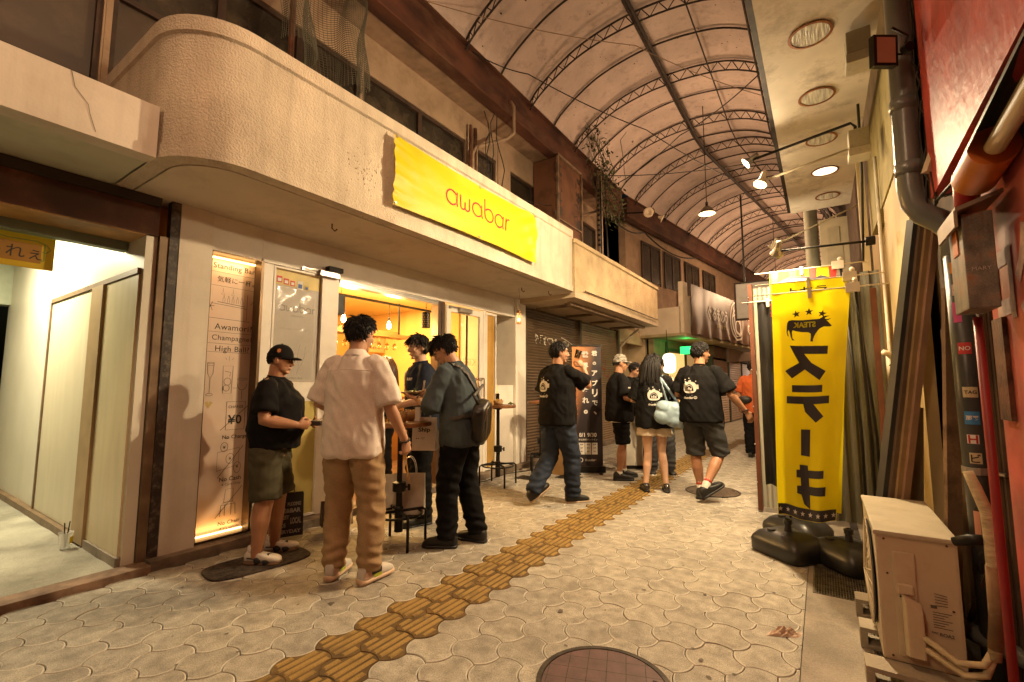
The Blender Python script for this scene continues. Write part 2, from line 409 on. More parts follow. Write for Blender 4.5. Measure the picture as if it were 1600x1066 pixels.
def slab_along(path, prof, name, m, parent, smooth=True):
    """sweep a (out, z) profile along a plan path of (x,y,nx,ny)"""
    b = MB(); n = len(prof)
    for x, y, nx, ny in path: b.v += [(x+nx*o, y+ny*o, z) for o, z in prof]
    for i in range(len(path)-1):
        for j in range(n): a = i*n+j; c = i*n+(j+1) % n; b.f.append((a, c, c+n, a+n)); b.m.append(0)
    b.f.append(tuple(range(n-1,-1,-1))); b.m.append(0); b.f.append(tuple((len(path)-1)*n+j for j in range(n))); b.m.append(0)
    return b.build(name, m, parent, auto=40, fix=True)
def canopy_path(x_back, x_front, y0, y1, r0, r1):
    P = [(x_back, y0, 0, -1)]
    if r0 > 0:
        for i in range(11): a = R(270+90*i/10); P.append((x_front-r0+r0*math.cos(a), y0+r0+r0*math.sin(a), math.cos(a), math.sin(a)))
    else: P += [(x_front, y0, 0, -1), (x_front, y0, 1, 0)]
    if r1 > 0:
        for i in range(9): a = R(90*i/8); P.append((x_front-r1+r1*math.cos(a), y1-r1+r1*math.sin(a), math.cos(a), math.sin(a)))
    else: P += [(x_front, y1, 1, 0), (x_front, y1, 0, 1)]
    P.append((x_back, y1, 0, 1)); return P
def fill_path(path, z0, z1, name, m, parent, inset=.0):
    poly = [(x-nx*inset, y-ny*inset) for x, y, nx, ny in path]
    b = MB(); k = len(poly)
    b.add([(x, y, z0) for x, y in poly]+[(x, y, z1) for x, y in poly], [tuple(range(k-1,-1,-1)), tuple(range(k,2*k))]+[(i,(i+1)%k,(i+1)%k+k,i+k) for i in range(k)])
    return b.build(name, m, parent)

# ---- the bar building
bar = thing('bar_building', (-4.3, 3.8, 0), 'cream stucco building with a rounded canopy above the open bar front', 'building')
cp = canopy_path(-4.46, -3.02, 1.03, 6.20, .42, .10)
slab_along(cp, [(0,2.76),(.012,2.76),(.012,2.672),(-.10,2.672),(-.10,3.60),(.018,3.60),(.018,3.50),(0,3.485)], 'canopy', M_stucco, bar)
fill_path(cp, 2.67, 2.80, 'soffit', M_soffit, bar, .11)
mb = MB()
# upper wall and window band
def upper_wall(y0, y1, wins, parent, x=-4.46, zb=2.7, zt=6.3):
    z0, z1 = 3.55, 5.12
    b = MB(); b.box(x-.25, x, y0, y1, z1, zt); b.box(x-.25, x, y0, y1, zb, z0)
    ys = [y0]+[q for wn in wins for q in wn]+[y1]
    for i in range(0, len(ys), 2):
        if ys[i+1]-ys[i] > .01: b.box(x-.25, x, ys[i], ys[i+1], z0, z1)
    b.build('wall', M_upper, parent)
    for a, c in wins:
        f = MB(); n = max(1, round((c-a)/.85)); t = .035
        f.box(x-.10, x-.02, a, c, z1-.05, z1); f.box(x-.10, x-.02, a, c, z0, z0+.05); f.box(x-.09, x-.025, a+.05, c-.05, 4.35, 4.40)
        for k in range(n+1):
            y = a+(c-a)*k/n; f.box(x-.10, x-.02, max(a, y-t), min(c, y+t), z0+.05, z1-.05)
        wo = f.build('window', M_wframe, parent)
        g = MB()
        for k in range(n):
            ya, yb = a+(c-a)*k/n+t, a+(c-a)*(k+1)/n-t
            g.mi = 0; g.box(x-.07, x-.06, ya, yb, 4.40, z1-.05); g.mi = 1; g.box(x-.075, x-.065, ya, yb, z0+.05, 4.35)
        g.build('pane', [M_wglass, M_wpanel], wo)
upper_wall(1.0, 6.2, [(1.04,3.35),(3.4,5.35),(5.65,6.15)], bar)
# ground floor facade, x = -4.05
X = -4.05
b = MB(); b.box(X-.14, X+.035, 1.435, 1.665, .03, 2.668); b.build('column', M_render, bar)
b = MB()
b.box(X-.14, X, 1.667, 2.08, 2.37, 2.668); b.box(X-.14, X-.002, 2.082, 6.10, 2.40, 2.668); b.box(X-.10, X+.012, 2.082, 6.10, 2.365, 2.398)
b.box(X-.14, X+.03, 6.10, 6.40, .0, 2.668)
b.box(X-.75, X-.72, 5.66, 6.4, .3, 2.668); b.box(X-.72, X-.14, 5.655, 5.68, .3, 2.6); b.box(X-.7, X-.02, 5.68, 6.098, .0, 1.28)
b.box(X-.72, X-.14, 6.10, 6.13, 1.28, 2.668)
b.build('facade', M_white, bar)
b = MB(); b.box(X-.13, X+.03, 1.667, 6.1, .0, .062); b.build('threshold', mat('threshold_stone', (.22,.16,.11), .7, vary=.3, stain=(.08,.05,.03)), bar)
# glass sign box at the left of the front
M_sign = mat('sign_backing', (.62,.47,.36), .6, vary=.08, scale=2.5, stain=(.66,.36,.20), sscale=1.6, samt=.5)
b = MB(); b.box(X-.14, X-.11, 1.667, 2.18, .07, 2.40)
sign = b.build('sign_panel', M_sign, bar); sign['label'] = 'tall backlit drink sign with hand lettering'
b = MB(); y0, y1 = 1.667, 2.083
b.box(X-.10, X+.014, y0, y0+.012, .07, 2.37); b.box(X-.10, X+.014, y1-.012, y1+.012, .07, 2.37); b.box(X-.10, X+.014, y0, y1, .07, .082); b.box(X-.10, X+.012, y0, y1, 2.362, 2.374)
b.build('sign_frame', M_bronze, bar)
M_pane = mat('clear_pane', (.9,.9,.9), .06, spec=.5, trans=1.0, vary=0)
b = MB()
for i in range(34): b.box(X-.10, X-.09, 1.68+i*.0116, 1.686+i*.0116, 2.335, 2.35)
b.box(X-.09, X-.075, 1.682, 2.065, .086, .096)
b.build('led_strip', mat('led_strip', (1,.8,.4), emit=(1,.62,.22), es=6), bar)
def F(x): # frame on the sign panel: u along +Y, v up
    return (Vector((X-.108, 1.905, 0)), Vector((0,1,0)), Vector((0,0,1)))
so, su, sv = F(0)
tx = MB()
ZM = [(.38,.50),(.43,.596),(.485,.67),(.56,.766),(.615,.844),(.70,.907),(.78,.992),(.895,1.098),(.95,1.141),(.99,1.212),(1.22,1.463),(1.33,1.54),(1.415,1.578),(1.545,1.67),(1.675,1.769),(1.80,1.838),(1.90,1.96),(2.10,2.171),(2.235,2.275)]
def zm(z):
    if z < .38: return z
    for (a, b_), (c, d) in zip(ZM, ZM[1:]):
        if z <= c: return b_+(d-b_)*(z-a)/(c-a)
    return z+.04
def W(body, cx, cz, w=None, h=None, bold=0., sp=1.05): words(tx, body, cx, zm(cz), so, su, sv, w, h, bold, sp=sp)
W('Standing Bar.', .01, 2.235, w=.35, bold=.003); W('気軽に一杯。', .02, 2.10, w=.30, bold=.004)
W('Awamori?', .02, 1.675, w=.30, bold=.002); W('Champagne?', .015, 1.545, w=.32, bold=.002); W('High Ball?', .02, 1.415, w=.27, bold=.002)
W('CHARGE', .075, .895, w=.12, bold=.012); W('¥0', .07, .78, w=.11, bold=.02); W('No Charge', .08, .615, w=.20, bold=.012)
words(tx, 'No Cash', .06, .504, so, su, sv, w=.17, bold=.012); words(tx, '※ Card Only', .07, .457, so, su, sv, w=.15); W('No Chair', .07, .150, w=.17, bold=.012); W("※ It's outside", .075, .108, w=.15)
def S(pts, wd=.003, closed=False): tx.ribbon([(p[0], zm(p[1])) for p in pts], wd, so, su, sv, closed)
for z in (2.17, 2.04, 1.61, 1.48, 1.36): S([(-.18, z+.005), (.18, z)], .0022)
# bar shelf sketch
S([(-.17,1.90),(.12,1.885)]); S([(-.12,1.915),(.10,1.90)], .004); S([(.12,2.0),(.12,1.80)]); S([(-.18,1.80),(.15,1.785)]); S([(.19,1.93),(.17,1.95),(.15,1.92)])
for k in range(5): x = -.07+k*.036; S([(x-.008,1.915),(x-.008,1.945),(x-.003,1.955),(x-.003,1.972),(x+.003,1.972),(x+.003,1.955),(x+.008,1.945),(x+.008,1.915)], .002)
for x in (-.08, .0): S([(x,2.03),(x,2.0)], .002); S([(x-.015,1.98),(x,2.0),(x+.015,1.98)], .002, True)
for k in range(6): a = 60*k; S([(-.17,1.88),(-.17+.03*math.cos(R(a)),1.88+.035*math.sin(R(a)))], .004)
# champagne flute, tumbler, wine glass
S([(-.165,1.22),(-.16,1.14),(-.14,1.10),(-.12,1.14),(-.115,1.22)]); S([(-.165,1.20),(-.115,1.20)], .002); S([(-.14,1.10),(-.14,.99)]); S(arc(-.14,.985,.025,0,360,14,.006), .003); S(arc(-.14,1.22,.025,0,360,14,.006), .002)
S([(-.045,1.20),(-.038,.99),(.028,.99),(.035,1.20)], .003, True); S(arc(-.005,1.08,.028,0,360,12), .003); S(arc(-.012,1.03,.024,0,360,12), .003); S([(-.03,1.16),(.02,1.15),(.01,1.12)], .003)
S(arc(.115,1.07,.04,-170,-10,12,.055)); S(arc(.115,1.10,.042,0,360,14,.008), .002); S([(.115,1.01),(.115,.96)]); S([(-.19,1.03),(-.17,1.03)], .002); S([(.04,1.03),(.08,1.03)], .002)
for a, c in (((-.02,1.26),(-.03,1.29)),((-.0,1.25),(.0,1.31)),((.02,1.26),(.035,1.29))): S([a, c], .002)
# price card, cash, chair with strokes through them
S([(0,.70),(0,.95),(.15,.95),(.15,.70)], .004, True); S([(-.04,.70),(.17,.90)], .004)
S([(-.05,.42),(-.05,.53),(.12,.55),(.12,.44)], .003, True); S(arc(.0,.56,.028,0,360,14)); S(arc(.05,.485,.032,0,360,14)); S(arc(.11,.43,.028,0,360,14)); S([(-.04,.39),(.15,.56)], .004)
for x, z in ((0,.56),(.05,.485),(.11,.43)): W('¥', x, z, h=.026, bold=.01)
def S2(pts, wd=.003, closed=False): tx.ribbon(pts, wd, so, su, sv, closed)
S2([(.02,.31),(.03,.42),(.09,.42),(.09,.32)], .003, True); S2([(.0,.295),(.11,.295),(.09,.315),(.02,.315)], .003, True)
for a, c in ((.0,-.005),(.11,.115),(.03,.03),(.08,.08)): S2([(a,.295),(c,.205)], .004)
S2([(-.04,.20),(.16,.43)], .004)
tx.build('sign_lettering', M_ink, sign)
b = MB(); b.ribbon([(-.158,1.145),(-.14,1.105),(-.122,1.145)], .03, so+Vector((.0005,0,0)), su, sv); b.build('sign_colouring', mat('sketch_tint', (.50,.36,.12), .6), sign)
lamp('led_light', 'AREA', (X-.06, 1.87, 2.33), .9, (1,.6,.25), .3, aim=(X-.10, 1.87, 1.0), sy=.02, parent=bar)
lamp('led_light', 'AREA', (X-.07, 1.87, .11), .55, (1,.5,.15), .3, aim=(X-.11, 1.87, 1.0), sy=.02, parent=bar)

# ---- doors and glazing
def leaf(y0, y1, z0, z1, name, m=M_white, fw=.06, x=X):
    b = MB(); b.box(x-.05, x, y0, y0+fw, z0, z1); b.box(x-.05, x, y1-fw, y1, z0, z1); b.box(x-.05, x, y0+fw, y1-fw, z1-fw, z1); b.box(x-.05, x, y0+fw, y1-fw, z0, z0+fw)
    return b.build(name, m, bar, bevel=.003)
M_film = mat('plastic_film', (.62,.58,.52), .12, vary=.05, alpha=.22, spec=.5, bump=.15, bscale=5, bdist=.03)
M_yel = mat('yellow_panel', (.42,.34,.10), .5, vary=.08)
b = MB(); b.box(X-.12, X-.004, 2.095, 2.19, .06, 2.366); b.box(X-.12, X-.004, 2.70, 2.868, .06, 2.366); b.build('door_post', M_white, bar, bevel=.003)
d1 = leaf(2.192, 2.698, .07, 2.362, 'door', M_white, .02)
g = MB(); g.box(X-.04, X-.034, 2.212, 2.678, 1.31, 2.34); g.build('poster', mat('grey_poster', (.36,.32,.27), .5, vary=.06, stain=(.25,.22,.19), sscale=2), d1)
g = MB(); g.box(X-.041, X-.030, 2.212, 2.678, 1.13, 1.309); g.build('white_band', mat('white_band', (.6,.56,.49), .5), d1)
g = MB(); g.box(X-.041, X-.030, 2.212, 2.678, .09, 1.129); g.build('lower_panel', M_yel, d1)
g = MB(); g.box(X-.033, X-.0325, 2.23, 2.67, 2.20, 2.335); g.build('top_strip', mat('yellow_top_strip', (.55,.42,.12), .5), d1)
g = MB(); g.grid(24, 40, lambda u, v: (X-.024+.006*noise.noise(Vector((u*4, v*9, 1))), 2.215+.40*u, 1.33+.85*v)); g.build('plastic_sheet', M_film, d1, smooth=True)
def P1(x): return Vector((X-.0335+x, 2.43, 0)), Vector((0,1,0)), Vector((0,0,1))
po, pu, pw = P1(0)
def awabar(b, cx, cz, h, wd, o, u, v, fn=None):
    """thin round single stroke lettering a w a b a r, x-height h"""
    r = h/2; x = 0; st = []
    def a_(x): return [arc(x+r, r, r, 35, 320, 14), [(x+2*r, 2*r), (x+2*r, r*.5), (x+2*r+r*.12, 0)]]
    seq = []
    seq += a_(0); x = 2.5*r+r*.2
    seq += [[(x, 2*r), (x+.05*r, .55*r)]+arc(x+.5*r, .5*r, .45*r, 180, 360, 8)+[(x+.95*r, 1.2*r)], [(x+.95*r, 1.2*r)]+[(x+.95*r, .5*r)]+arc(x+1.4*r, .5*r, .45*r, 180, 360, 8)+[(x+1.85*r, 2*r)]]
    x += 2.5*r; seq += a_(x); x += 2.75*r
    seq += [[(x, 3.3*r), (x, 1.0*r)], arc(x+r, r, r, 180, 505, 18)]; x += 2.5*r
    seq += a_(x); x += 2.75*r
    seq += [[(x, 2*r), (x, 0)], arc(x+.75*r, 1.2*r, .72*r, 180, 75, 8)]; tot = x+.95*r
    for s_ in seq:
        pts = [(px-tot/2+cx, pz-r+cz) for px, pz in s_]
        if fn:
            t = MB().ribbon(pts, wd, (0,0,0), (1,0,0), (0,1,0)); b.add([fn(q[0], q[1]) for q in t.v], t.f)
        else: b.ribbon(pts, wd, o, u, v)
t = MB(); awabar(t, .02, 1.99, .05, .011, po, pu, pw); words(t, 'OKINAWA', .02, 1.925, po, pu, pw, w=.12)
words(t, 'リラックス・バー・うちなー', .0, 1.80, po, pu, pw, w=.28)
words(t, 'STANDING BAR', .0, 1.345, po, pu, pw, w=.20)
t.build('poster_lettering', mat('poster_ink', (.13,.11,.10), .6), d1)
t = MB()
for sx, rot in ((-.055, 8), (.055, -8)):
    q = [(-.03,.24),(-.035,.14),(-.018,.06),(0,.03),(.018,.06),(.035,.14),(.03,.24)]
    c_, s_ = math.cos(R(rot)), math.sin(R(rot))
    P_ = [(sx+x*c_-z*s_, 1.42+x*s_+z*c_) for x, z in q]; t.ribbon(P_, .004, po, pu, pw)
    t.ribbon([(sx, 1.45), (sx+.02*(1 if sx < 0 else -1), 1.385)], .004, po, pu, pw)
t.build('poster_drawing', mat('poster_ink2', (.2,.18,.16), .6), d1)
t = MB(); cols = [(.5,.06,.04),(.5,.06,.04),(.45,.02,.02),(.55,.52,.5),(.45,.35,.1)]
for k, (y, z, ww, hh) in enumerate(((2.235,2.25,.05,.06),(2.30,2.24,.05,.055),(2.365,2.235,.045,.05),(2.435,2.215,.055,.08),(2.51,2.215,.04,.05))):
    t.mi = 1 if k == 3 else (2 if k == 4 else 0); t.box(X-.030, X-.0285, y, y+ww, z-.03, z-.03+hh)
    t.mi = 1 if k < 3 else 3; t.box(X-.0285, X-.0275, y+.008, y+ww-.008, z-.02, z-.02+hh*.5)
t.build('sticker', [flat('sticker_red', (.5,.05,.04)), flat('sticker_white', (.6,.57,.52)), flat('sticker_gold', (.4,.3,.08)), flat('sticker_blue', (.05,.12,.35))], d1)
def closer(y0, y1, z):
    b = MB(); b.box(X+.002, X+.05, y0, y1, z-.028, z+.028); b.box(X+.012, X+.022, y0-.16, y0+.02, z+.012, z+.03); b.box(X+.004, X+.03, y0-.18, y0-.15, z-.01, z+.03)
    return b
closer(2.62, 2.84, 2.375).build('door_closer', M_alu, bar, bevel=.004)
b = MB(); b.box(X+.0, X+.075, 2.70, 2.86, 2.405, 2.455); b.build('sensor', M_iron2, bar, bevel=.008)
# opening trim
b = MB(); b.box(X-.10, X+.002, 2.872, 4.335, 2.31, 2.362); b.box(X-.08, X+.012, 2.872, 4.335, 2.345, 2.36); b.build('head_rail', M_alu, bar)
b = MB(); b.box(X-.12, X-.0, 4.338, 4.40, .06, 2.362); b.box(X-.12, X+.006, 4.405, 4.46, .06, 2.362); b.build('door_jamb', mat('dark_steel_jamb', (.16,.11,.08), .35, metal=.7), bar)
d2 = leaf(4.50, 5.29, .07, 2.34, 'door', M_white, .085)
g = MB(); g.box(X-.03, X-.024, 4.585, 5.205, .155, 2.255); g.build('pane', mat('door_glass', (.85,.80,.70), .03, trans=1.0, vary=0), d2)
g = MB(); g.box(X-.045, X-.035, 4.93, 4.98, .16, 2.25); g.build('inner_stile', M_alu, d2)
g = MB()
for dx, y in ((.0, 5.13), (.045, 5.24)):
    g.tube([(X+.0, y, 1.35), (X+.05+dx*.2, y, 1.37), (X+.05+dx*.2, y, 1.30), (X+.05+dx*.2, y, .95), (X, y, .93)], .011, 8)
    g.tube([(X+.05, y-.09, 1.375), (X+.05, y, 1.375)], .010, 8)
g.build('handle', mat('chrome', (.7,.68,.65), .15, metal=1.0, vary=0), d2, smooth=True)
t = MB(); words(t, 'KIRAKU', 0, 0, (X-.022, 4.89, 1.60), (0,-1,0), (0,0,1), w=.5, bold=.0); t.build('glass_lettering', mat('frosted_lettering', (.45,.16,.10), .5, alpha=.35), d2)
closer(4.72, 4.98, 2.30).build('door_closer', M_alu, d2, bevel=.004)
d3 = leaf(5.36, 5.62, .07, 2.345, 'window', M_white, .03)
g = MB(); g.box(X-.03, X-.024, 5.39, 5.59, .10, 2.315); g.build('pane', mat('amber_glass', (.62,.40,.12), .2, trans=.6, vary=.1), d3)
b = MB(); b.box(X-.12, X+.0, 5.295, 5.355, .06, 2.362); b.build('door_post', M_white, bar)
# bar room behind
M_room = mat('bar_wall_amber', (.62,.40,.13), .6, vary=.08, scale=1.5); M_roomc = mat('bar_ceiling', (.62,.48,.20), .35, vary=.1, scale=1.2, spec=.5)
b = MB(); rx = -7.2
b.box(rx-.1, rx, 1.3, 6.3, .0, 2.66); b.box(rx, X-.16, 1.30, 1.42, .0, 2.66); b.box(rx, X-.76, 6.2, 6.3, .0, 2.66); b.box(rx, X-.75, 5.62, 5.655, .0, 2.6)
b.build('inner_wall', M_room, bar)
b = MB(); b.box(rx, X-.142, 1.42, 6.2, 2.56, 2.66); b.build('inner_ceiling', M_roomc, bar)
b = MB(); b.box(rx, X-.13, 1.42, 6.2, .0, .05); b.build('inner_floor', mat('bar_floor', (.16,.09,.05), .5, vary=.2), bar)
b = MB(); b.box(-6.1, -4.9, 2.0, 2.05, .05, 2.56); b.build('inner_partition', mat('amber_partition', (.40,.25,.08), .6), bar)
b = MB(); b.box(-6.3, -5.9, 2.9, 5.5, .05, 1.05); b.box(-6.34, -5.84, 2.85, 5.5, 1.05, 1.09); cnt = b.build('bar_counter', mat('warm_wood', (.30,.14,.045), .45, vary=.25, scale=3, stretch=(1,.3,1)), bar)
b = MB(); b.box(-5.62, -5.36, 3.05, 5.1, 2.0, 2.05); b.box(-5.62, -5.58, 3.05, 5.1, 2.05, 2.12); b.build('glass_shelf', MATS['warm_wood'], bar)
b = MB(); b.bar((-5.0,2.2,2.42), (-5.0,5.4,2.42), .03, .03); b.bar((-5.5,3.2,2.56), (-5.5,3.2,2.0), .02, .02); b.bar((-5.5,5.0,2.56), (-5.5,5.0,2.0), .02, .02)
b.box(-5.1,-4.7,2.2,3.4,2.50,2.56); b.build('ceiling_rail', M_iron2, bar)
t = thing('menu_board', (rx+.02, 5.2, 2.0), 'peach menu board with red and black lettering on the bar back wall', 'sign')
b = MB(); b.box(-6.55, -6.52, 5.05, 5.60, 1.86, 2.16); b.build('board', mat('peach_board', (.62,.34,.16), .6), t)
w_ = MB(); fr = (Vector((-6.518, 5.32, 0)), Vector((0,1,0)), Vector((0,0,1)))
words(w_, 'awamori highball ラムハイ', 0, 2.11, *fr, w=.44, bold=.01); words(w_, '飲み比べ 泡盛カクテル', 0, 1.94, *fr, w=.46, bold=.01); w_.build('black_lettering', M_ink, t)
w_ = MB(); words(w_, '乾杯 ビール', 0, 2.03, *fr, w=.30, bold=.02); w_.build('red_lettering', flat('red_ink', (.5,.04,.02)), t)

# bulbs
def bulb(y, z, x, lb, e):
    t = thing('pendant_bulb', (x, y, z), lb, 'pendant bulb', 'bare filament bulbs in the bar')
    b = MB().tube([(x, y, 2.41), (x, y, z+.09)], .004, 6); b.lathe([(.0,.0),(.017,.002),(.017,.05),(.008,.06),(0,.06)], (x, y, z+.05), 12); b.build('socket', M_iron2, t)
    b = MB().lathe([(.002,-.062),(.02,-.052),(.03,-.028),(.028,0),(.016,.035),(.012,.055)], (x, y, z), 16); b.build('bulb', mat('filament_glow', (1,.8,.4), emit=(1,.70,.30), es=22), t, smooth=True)
    lamp('bulb_light', 'POINT', (x+.07, y, z-.03), e, (1,.58,.20), .06, parent=t)
bulb(3.62, 2.13, -5.0, 'glowing bare bulb beside the head of the man in the beige shirt', 55)
bulb(4.36, 2.12, -5.0, 'glowing bare bulb in front of the peach menu board', 55)
bulb(2.75, 2.13, -5.6, 'glowing bare bulb deep in the bar behind the door post', 14)
lamp('bar_ceiling_light', 'AREA', (-5.6, 3.9, 2.54), 170, (1,.60,.20), 1.4, aim=(-5.6, 3.9, 0), sy=2.6, parent=bar)
lamp('bar_shelf_light', 'POINT', (-6.7, 3.6, 1.7), 10, (1,.60,.18), .1, parent=bar)
# hanging glasses
M_gl = mat('wine_glass', (1,.9,.7), .05, trans=1.0, vary=0)
for k in range(12):
    y = 3.25+k*.15; x = -5.48
    g = MB().lathe([(.03,0),(.004,-.006),(.004,-.075),(.03,-.10),(.036,-.14),(.028,-.175)], (x, y, 1.995), 12)
    tag(g.build('hanging_glass', M_gl, smooth=True), 'upturned wine glass hanging in the row under the bar shelf', 'wine glass', 'wine glasses hanging under the shelf')
# trailing plant on the shelf
b = MB(); random.seed(3)
for k in range(260):
    y = 3.05+random.random()**1.6*1.1; x = -5.48+random.uniform(-.12,.12); z = 2.06+random.random()**2*.24*max(.15, 1-(y-3.05))
    a = random.random()*6.3; s_ = random.uniform(.012,.03); dx, dy, dz = s_*math.cos(a), s_*math.sin(a), random.uniform(-.02,.02)
    b.add([(x,y,z),(x+dy*.5,y-dx*.5,z+dz),(x+dx,y+dy,z+dz),(x-dy*.5,y+dx*.5,z-dz*.3)], [(0,1,2,3)])
tag(b.build('trailing_plant', mat('dusky_leaves', (.07,.08,.025), .6, vary=.4, scale=20)), 'small green plant trailing along the bar shelf', 'plant')
# speaker and openwork lantern hanging in the opening
t = thing('hanging_speaker', (-4.25, 2.98, 2.2), 'black box speaker hanging at the top left of the bar opening', 'speaker')
b = MB(); b.box(-4.32, -4.20, 2.955, 3.055, 2.03, 2.235); b.build('cabinet', M_iron2, t, bevel=.004)
b = MB(); b.tube([(-4.25,2.97,2.235),(-4.25,2.97,2.33)], .002, 5); b.tube([(-4.25,3.04,2.235),(-4.25,3.04,2.33)], .002, 5); b.build('hanging_wire', M_iron2, t)
t = thing('openwork_lantern', (-4.15, 4.30, 2.1), 'black openwork lantern with diamond pattern hanging at the right of the bar opening', 'lantern')
b = MB(); b.lathe([(0,0),(.055,0),(.055,.19),(.045,.20),(0,.205)], (-4.13, 4.20, 2.0), 12); b.build('shade', M_iron2, t)
b = MB()
for r_ in range(6):
    for k in range(12):
        a = 2*math.pi*(k+.5*(r_ % 2))/12; c_ = Vector((-4.13+.0565*math.cos(a), 4.20+.0565*math.sin(a), 2.02+r_*.028)); e = Vector((-math.sin(a), math.cos(a), 0))
        b.add([c_-e*.007, c_+Vector((0,0,-.011)), c_+e*.007, c_+Vector((0,0,.011))], [(0,1,2,3)])
b.build('pattern', mat('pattern_light', (.35,.22,.09), .5), t)
b = MB(); b.tube([(-4.13,4.20,2.2),(-4.13,4.20,2.33)], .004, 6); b.ell((-4.13,4.20,2.26), (.008,.008,.012), 8, 6); b.build('chain', M_iron2, t)
# brass lantern under the canopy
t = thing('brass_lantern', (-3.86, 5.85, 2.4), 'small brass lantern hanging from the canopy outside the niche', 'lantern')
x, y = -3.55, 5.47
b = MB(); b.lathe([(.0,.0),(.035,.0),(.035,.02),(.028,.022),(0,.022)], (x,y,2.15), 14); b.lathe([(0,.0),(.028,.0),(.035,.012),(.03,.03),(.008,.045),(0,.046)], (x,y,2.30), 14)
for k in range(6): a = k*math.pi/3; b.tube([(x+.03*math.cos(a), y+.03*math.sin(a), 2.17),(x+.03*math.cos(a), y+.03*math.sin(a), 2.30)], .003, 5)
b.build('lantern_frame', mat('brass', (.50,.24,.08), .3, metal=.9, vary=.1), t, smooth=False)
b = MB().ell((x,y,2.21), (.014,.014,.02), 10, 8); b.build('lantern_flame', mat('lantern_glow', (1,.6,.3), emit=(1,.62,.28), es=12), t, smooth=True)
b = MB().tube([(x,y,2.345),(x,y,2.46),(x+.01,y,2.56),(x,y,2.67)], .0025, 5); b.build('hanging_wire', M_bronze, t)
# intercom phone in the niche
t = thing('wall_phone', (X-.3, 5.75, 1.6), 'black wall phone with a dark screen in the white niche', 'phone')
b = MB(); b.box(X-.36, X-.16, 5.70, 5.735, 1.30, 1.78); b.build('body', M_iron2, t, bevel=.02)
b = MB(); b.box(X-.30, X-.22, 5.735, 5.75, 1.83, 2.22); b.build('screen', mat('dark_screen', (.02,.02,.02), .1), t)
b = MB(); b.box(X-.30, X-.20, 5.737, 5.765, 1.36, 1.74); b.build('handset', mat('dark_green_plastic', (.05,.055,.04), .4), t, bevel=.012)
# hooks under the canopy
for k, (x_, y_) in enumerate(((-3.45, 2.35), (-3.50, 5.47), (-3.3, 5.9))):
    b = MB().tube([(x_,y_,2.67),(x_,y_,2.63),(x_+.02,y_+.015,2.605),(x_+.03,y_+.03,2.625)], .006, 6)
    tag(b.build('ceiling_hook', M_rust), ['rusty hook stub in the soffit nearest the camera', 'rusty hook in the soffit holding the brass lantern', 'rusty hook stub in the soffit near the shutters'][k], 'hook')

# ---- yellow banner on the canopy
ban = thing('yellow_banner', (-2.98, 3.77, 3.1), 'yellow vinyl banner with thin red lettering tied to the cream canopy', 'banner')
def bfn(u, v, off=0.):
    """u 0..2.37 m along the street, v 0..0.63 up"""
    uu = u/2.37; vv = v/.63
    e = math.exp(-uu*16)
    wob = .006*math.sin(vv*34+3*noise.noise(Vector((u*3, v*9, 0))))*e + .012*noise.noise(Vector((u*2.2, v*5, 2))) + .011*math.exp(-(1-uu)*9)*math.sin(vv*9+uu*40)
    wob += .006*math.sin((u+v)*22)*math.exp(-((uu-.08)**2)/.006)*vv + .006*math.sin((u*1.0-v*2.5)*14)*math.exp(-((uu-.93)**2)/.01)
    sag = -.035*math.sin(math.pi*uu)*vv + .02*math.sin(math.pi*uu)*(1-vv)
    return (-2.955+.018*math.sin(math.pi*vv)+wob+off, 2.585+u+.004*math.sin(vv*40)*e, 2.815+v+sag+.01*uu)
b = MB(); b.grid(170, 50, lambda u, v: bfn(u*2.37, v*.63)); cloth = b.build('cloth', mat('yellow_vinyl', (.64,.49,.004), .5, vary=.05, scale=3, spec=.3), ban, smooth=True)
t = MB(); awabar(t, 1.20, .315, .155, .018, None, None, None, fn=lambda x, y: bfn(x, y, .003))
t.build('lettering', flat('banner_red', (.34,.006,.002), .6), cloth)
b = MB()
for u in (.02, 1.2, 2.35):
    for v, s_ in ((.61, 1), (.02, -1)):
        p = Vector(bfn(u, v, .004)); b.lathe([(.004,0),(.011,.001),(.011,.003),(.004,.003)], p, 10, (1,0,0)); b.tube([p, p+Vector((-.02, 0, .05*s_))], .0025, 5)
b.build('eyelet', M_alu, ban)

# ---- neighbour bay on the far left
nb = thing('left_neighbour_shop', (-4.3, -1.5, 0), 'open shop bay with white panel walls at the left edge', 'building')
b = MB(); b.box(-4.46, -3.425, -5, 1.028, 2.672, 2.70); b.build('soffit', mat('green_tinted_soffit', (.50,.50,.38), .7, vary=.1, stain=(.3,.25,.17), samt=.4), nb)
b = MB(); b.box(-3.42, -3.30, -5, 1.026, 2.66, 2.985); b.box(-3.44, -3.42, -5, 1.0, 2.985, 3.0); b.build('fascia', M_render, nb)
b = MB(); b.box(-4.46,-3.44,-5,1.0,2.702,2.80); b.build('canopy_top', M_upper, nb)
upper_wall(-5, .998, [(-4.8,-2.6),(-2.5,-.5),(-.42,.985)], nb)
b = MB(); b.box(-4.38, -4.05, -5, 1.31, 2.385, 2.60); b.build('shutter_box', mat('rusty_shutter_box', (.10,.038,.018), .6, vary=.35, scale=3, stain=(.22,.12,.05), sscale=3, samt=.6), nb)
b = MB(); b.box(-4.375, -4.06, -5, 1.31, 2.375, 2.3845); b.build('shutter_box_underside', mat('ochre_underside', (.34,.18,.05), .6, vary=.35, scale=4, stain=(.12,.05,.02)), nb)
b = MB(); b.box(-4.40, -4.02, -5, 1.31, 2.602, 2.668); b.build('shutter_slot', mat('dark_slot', (.04,.03,.02), .8), nb)
b = MB(); b.box(-4.48, -4.40, -5, 1.235, 2.31, 2.55); b.build('lintel', mat('sage_lintel', (.20,.27,.20), .6, vary=.12), nb)
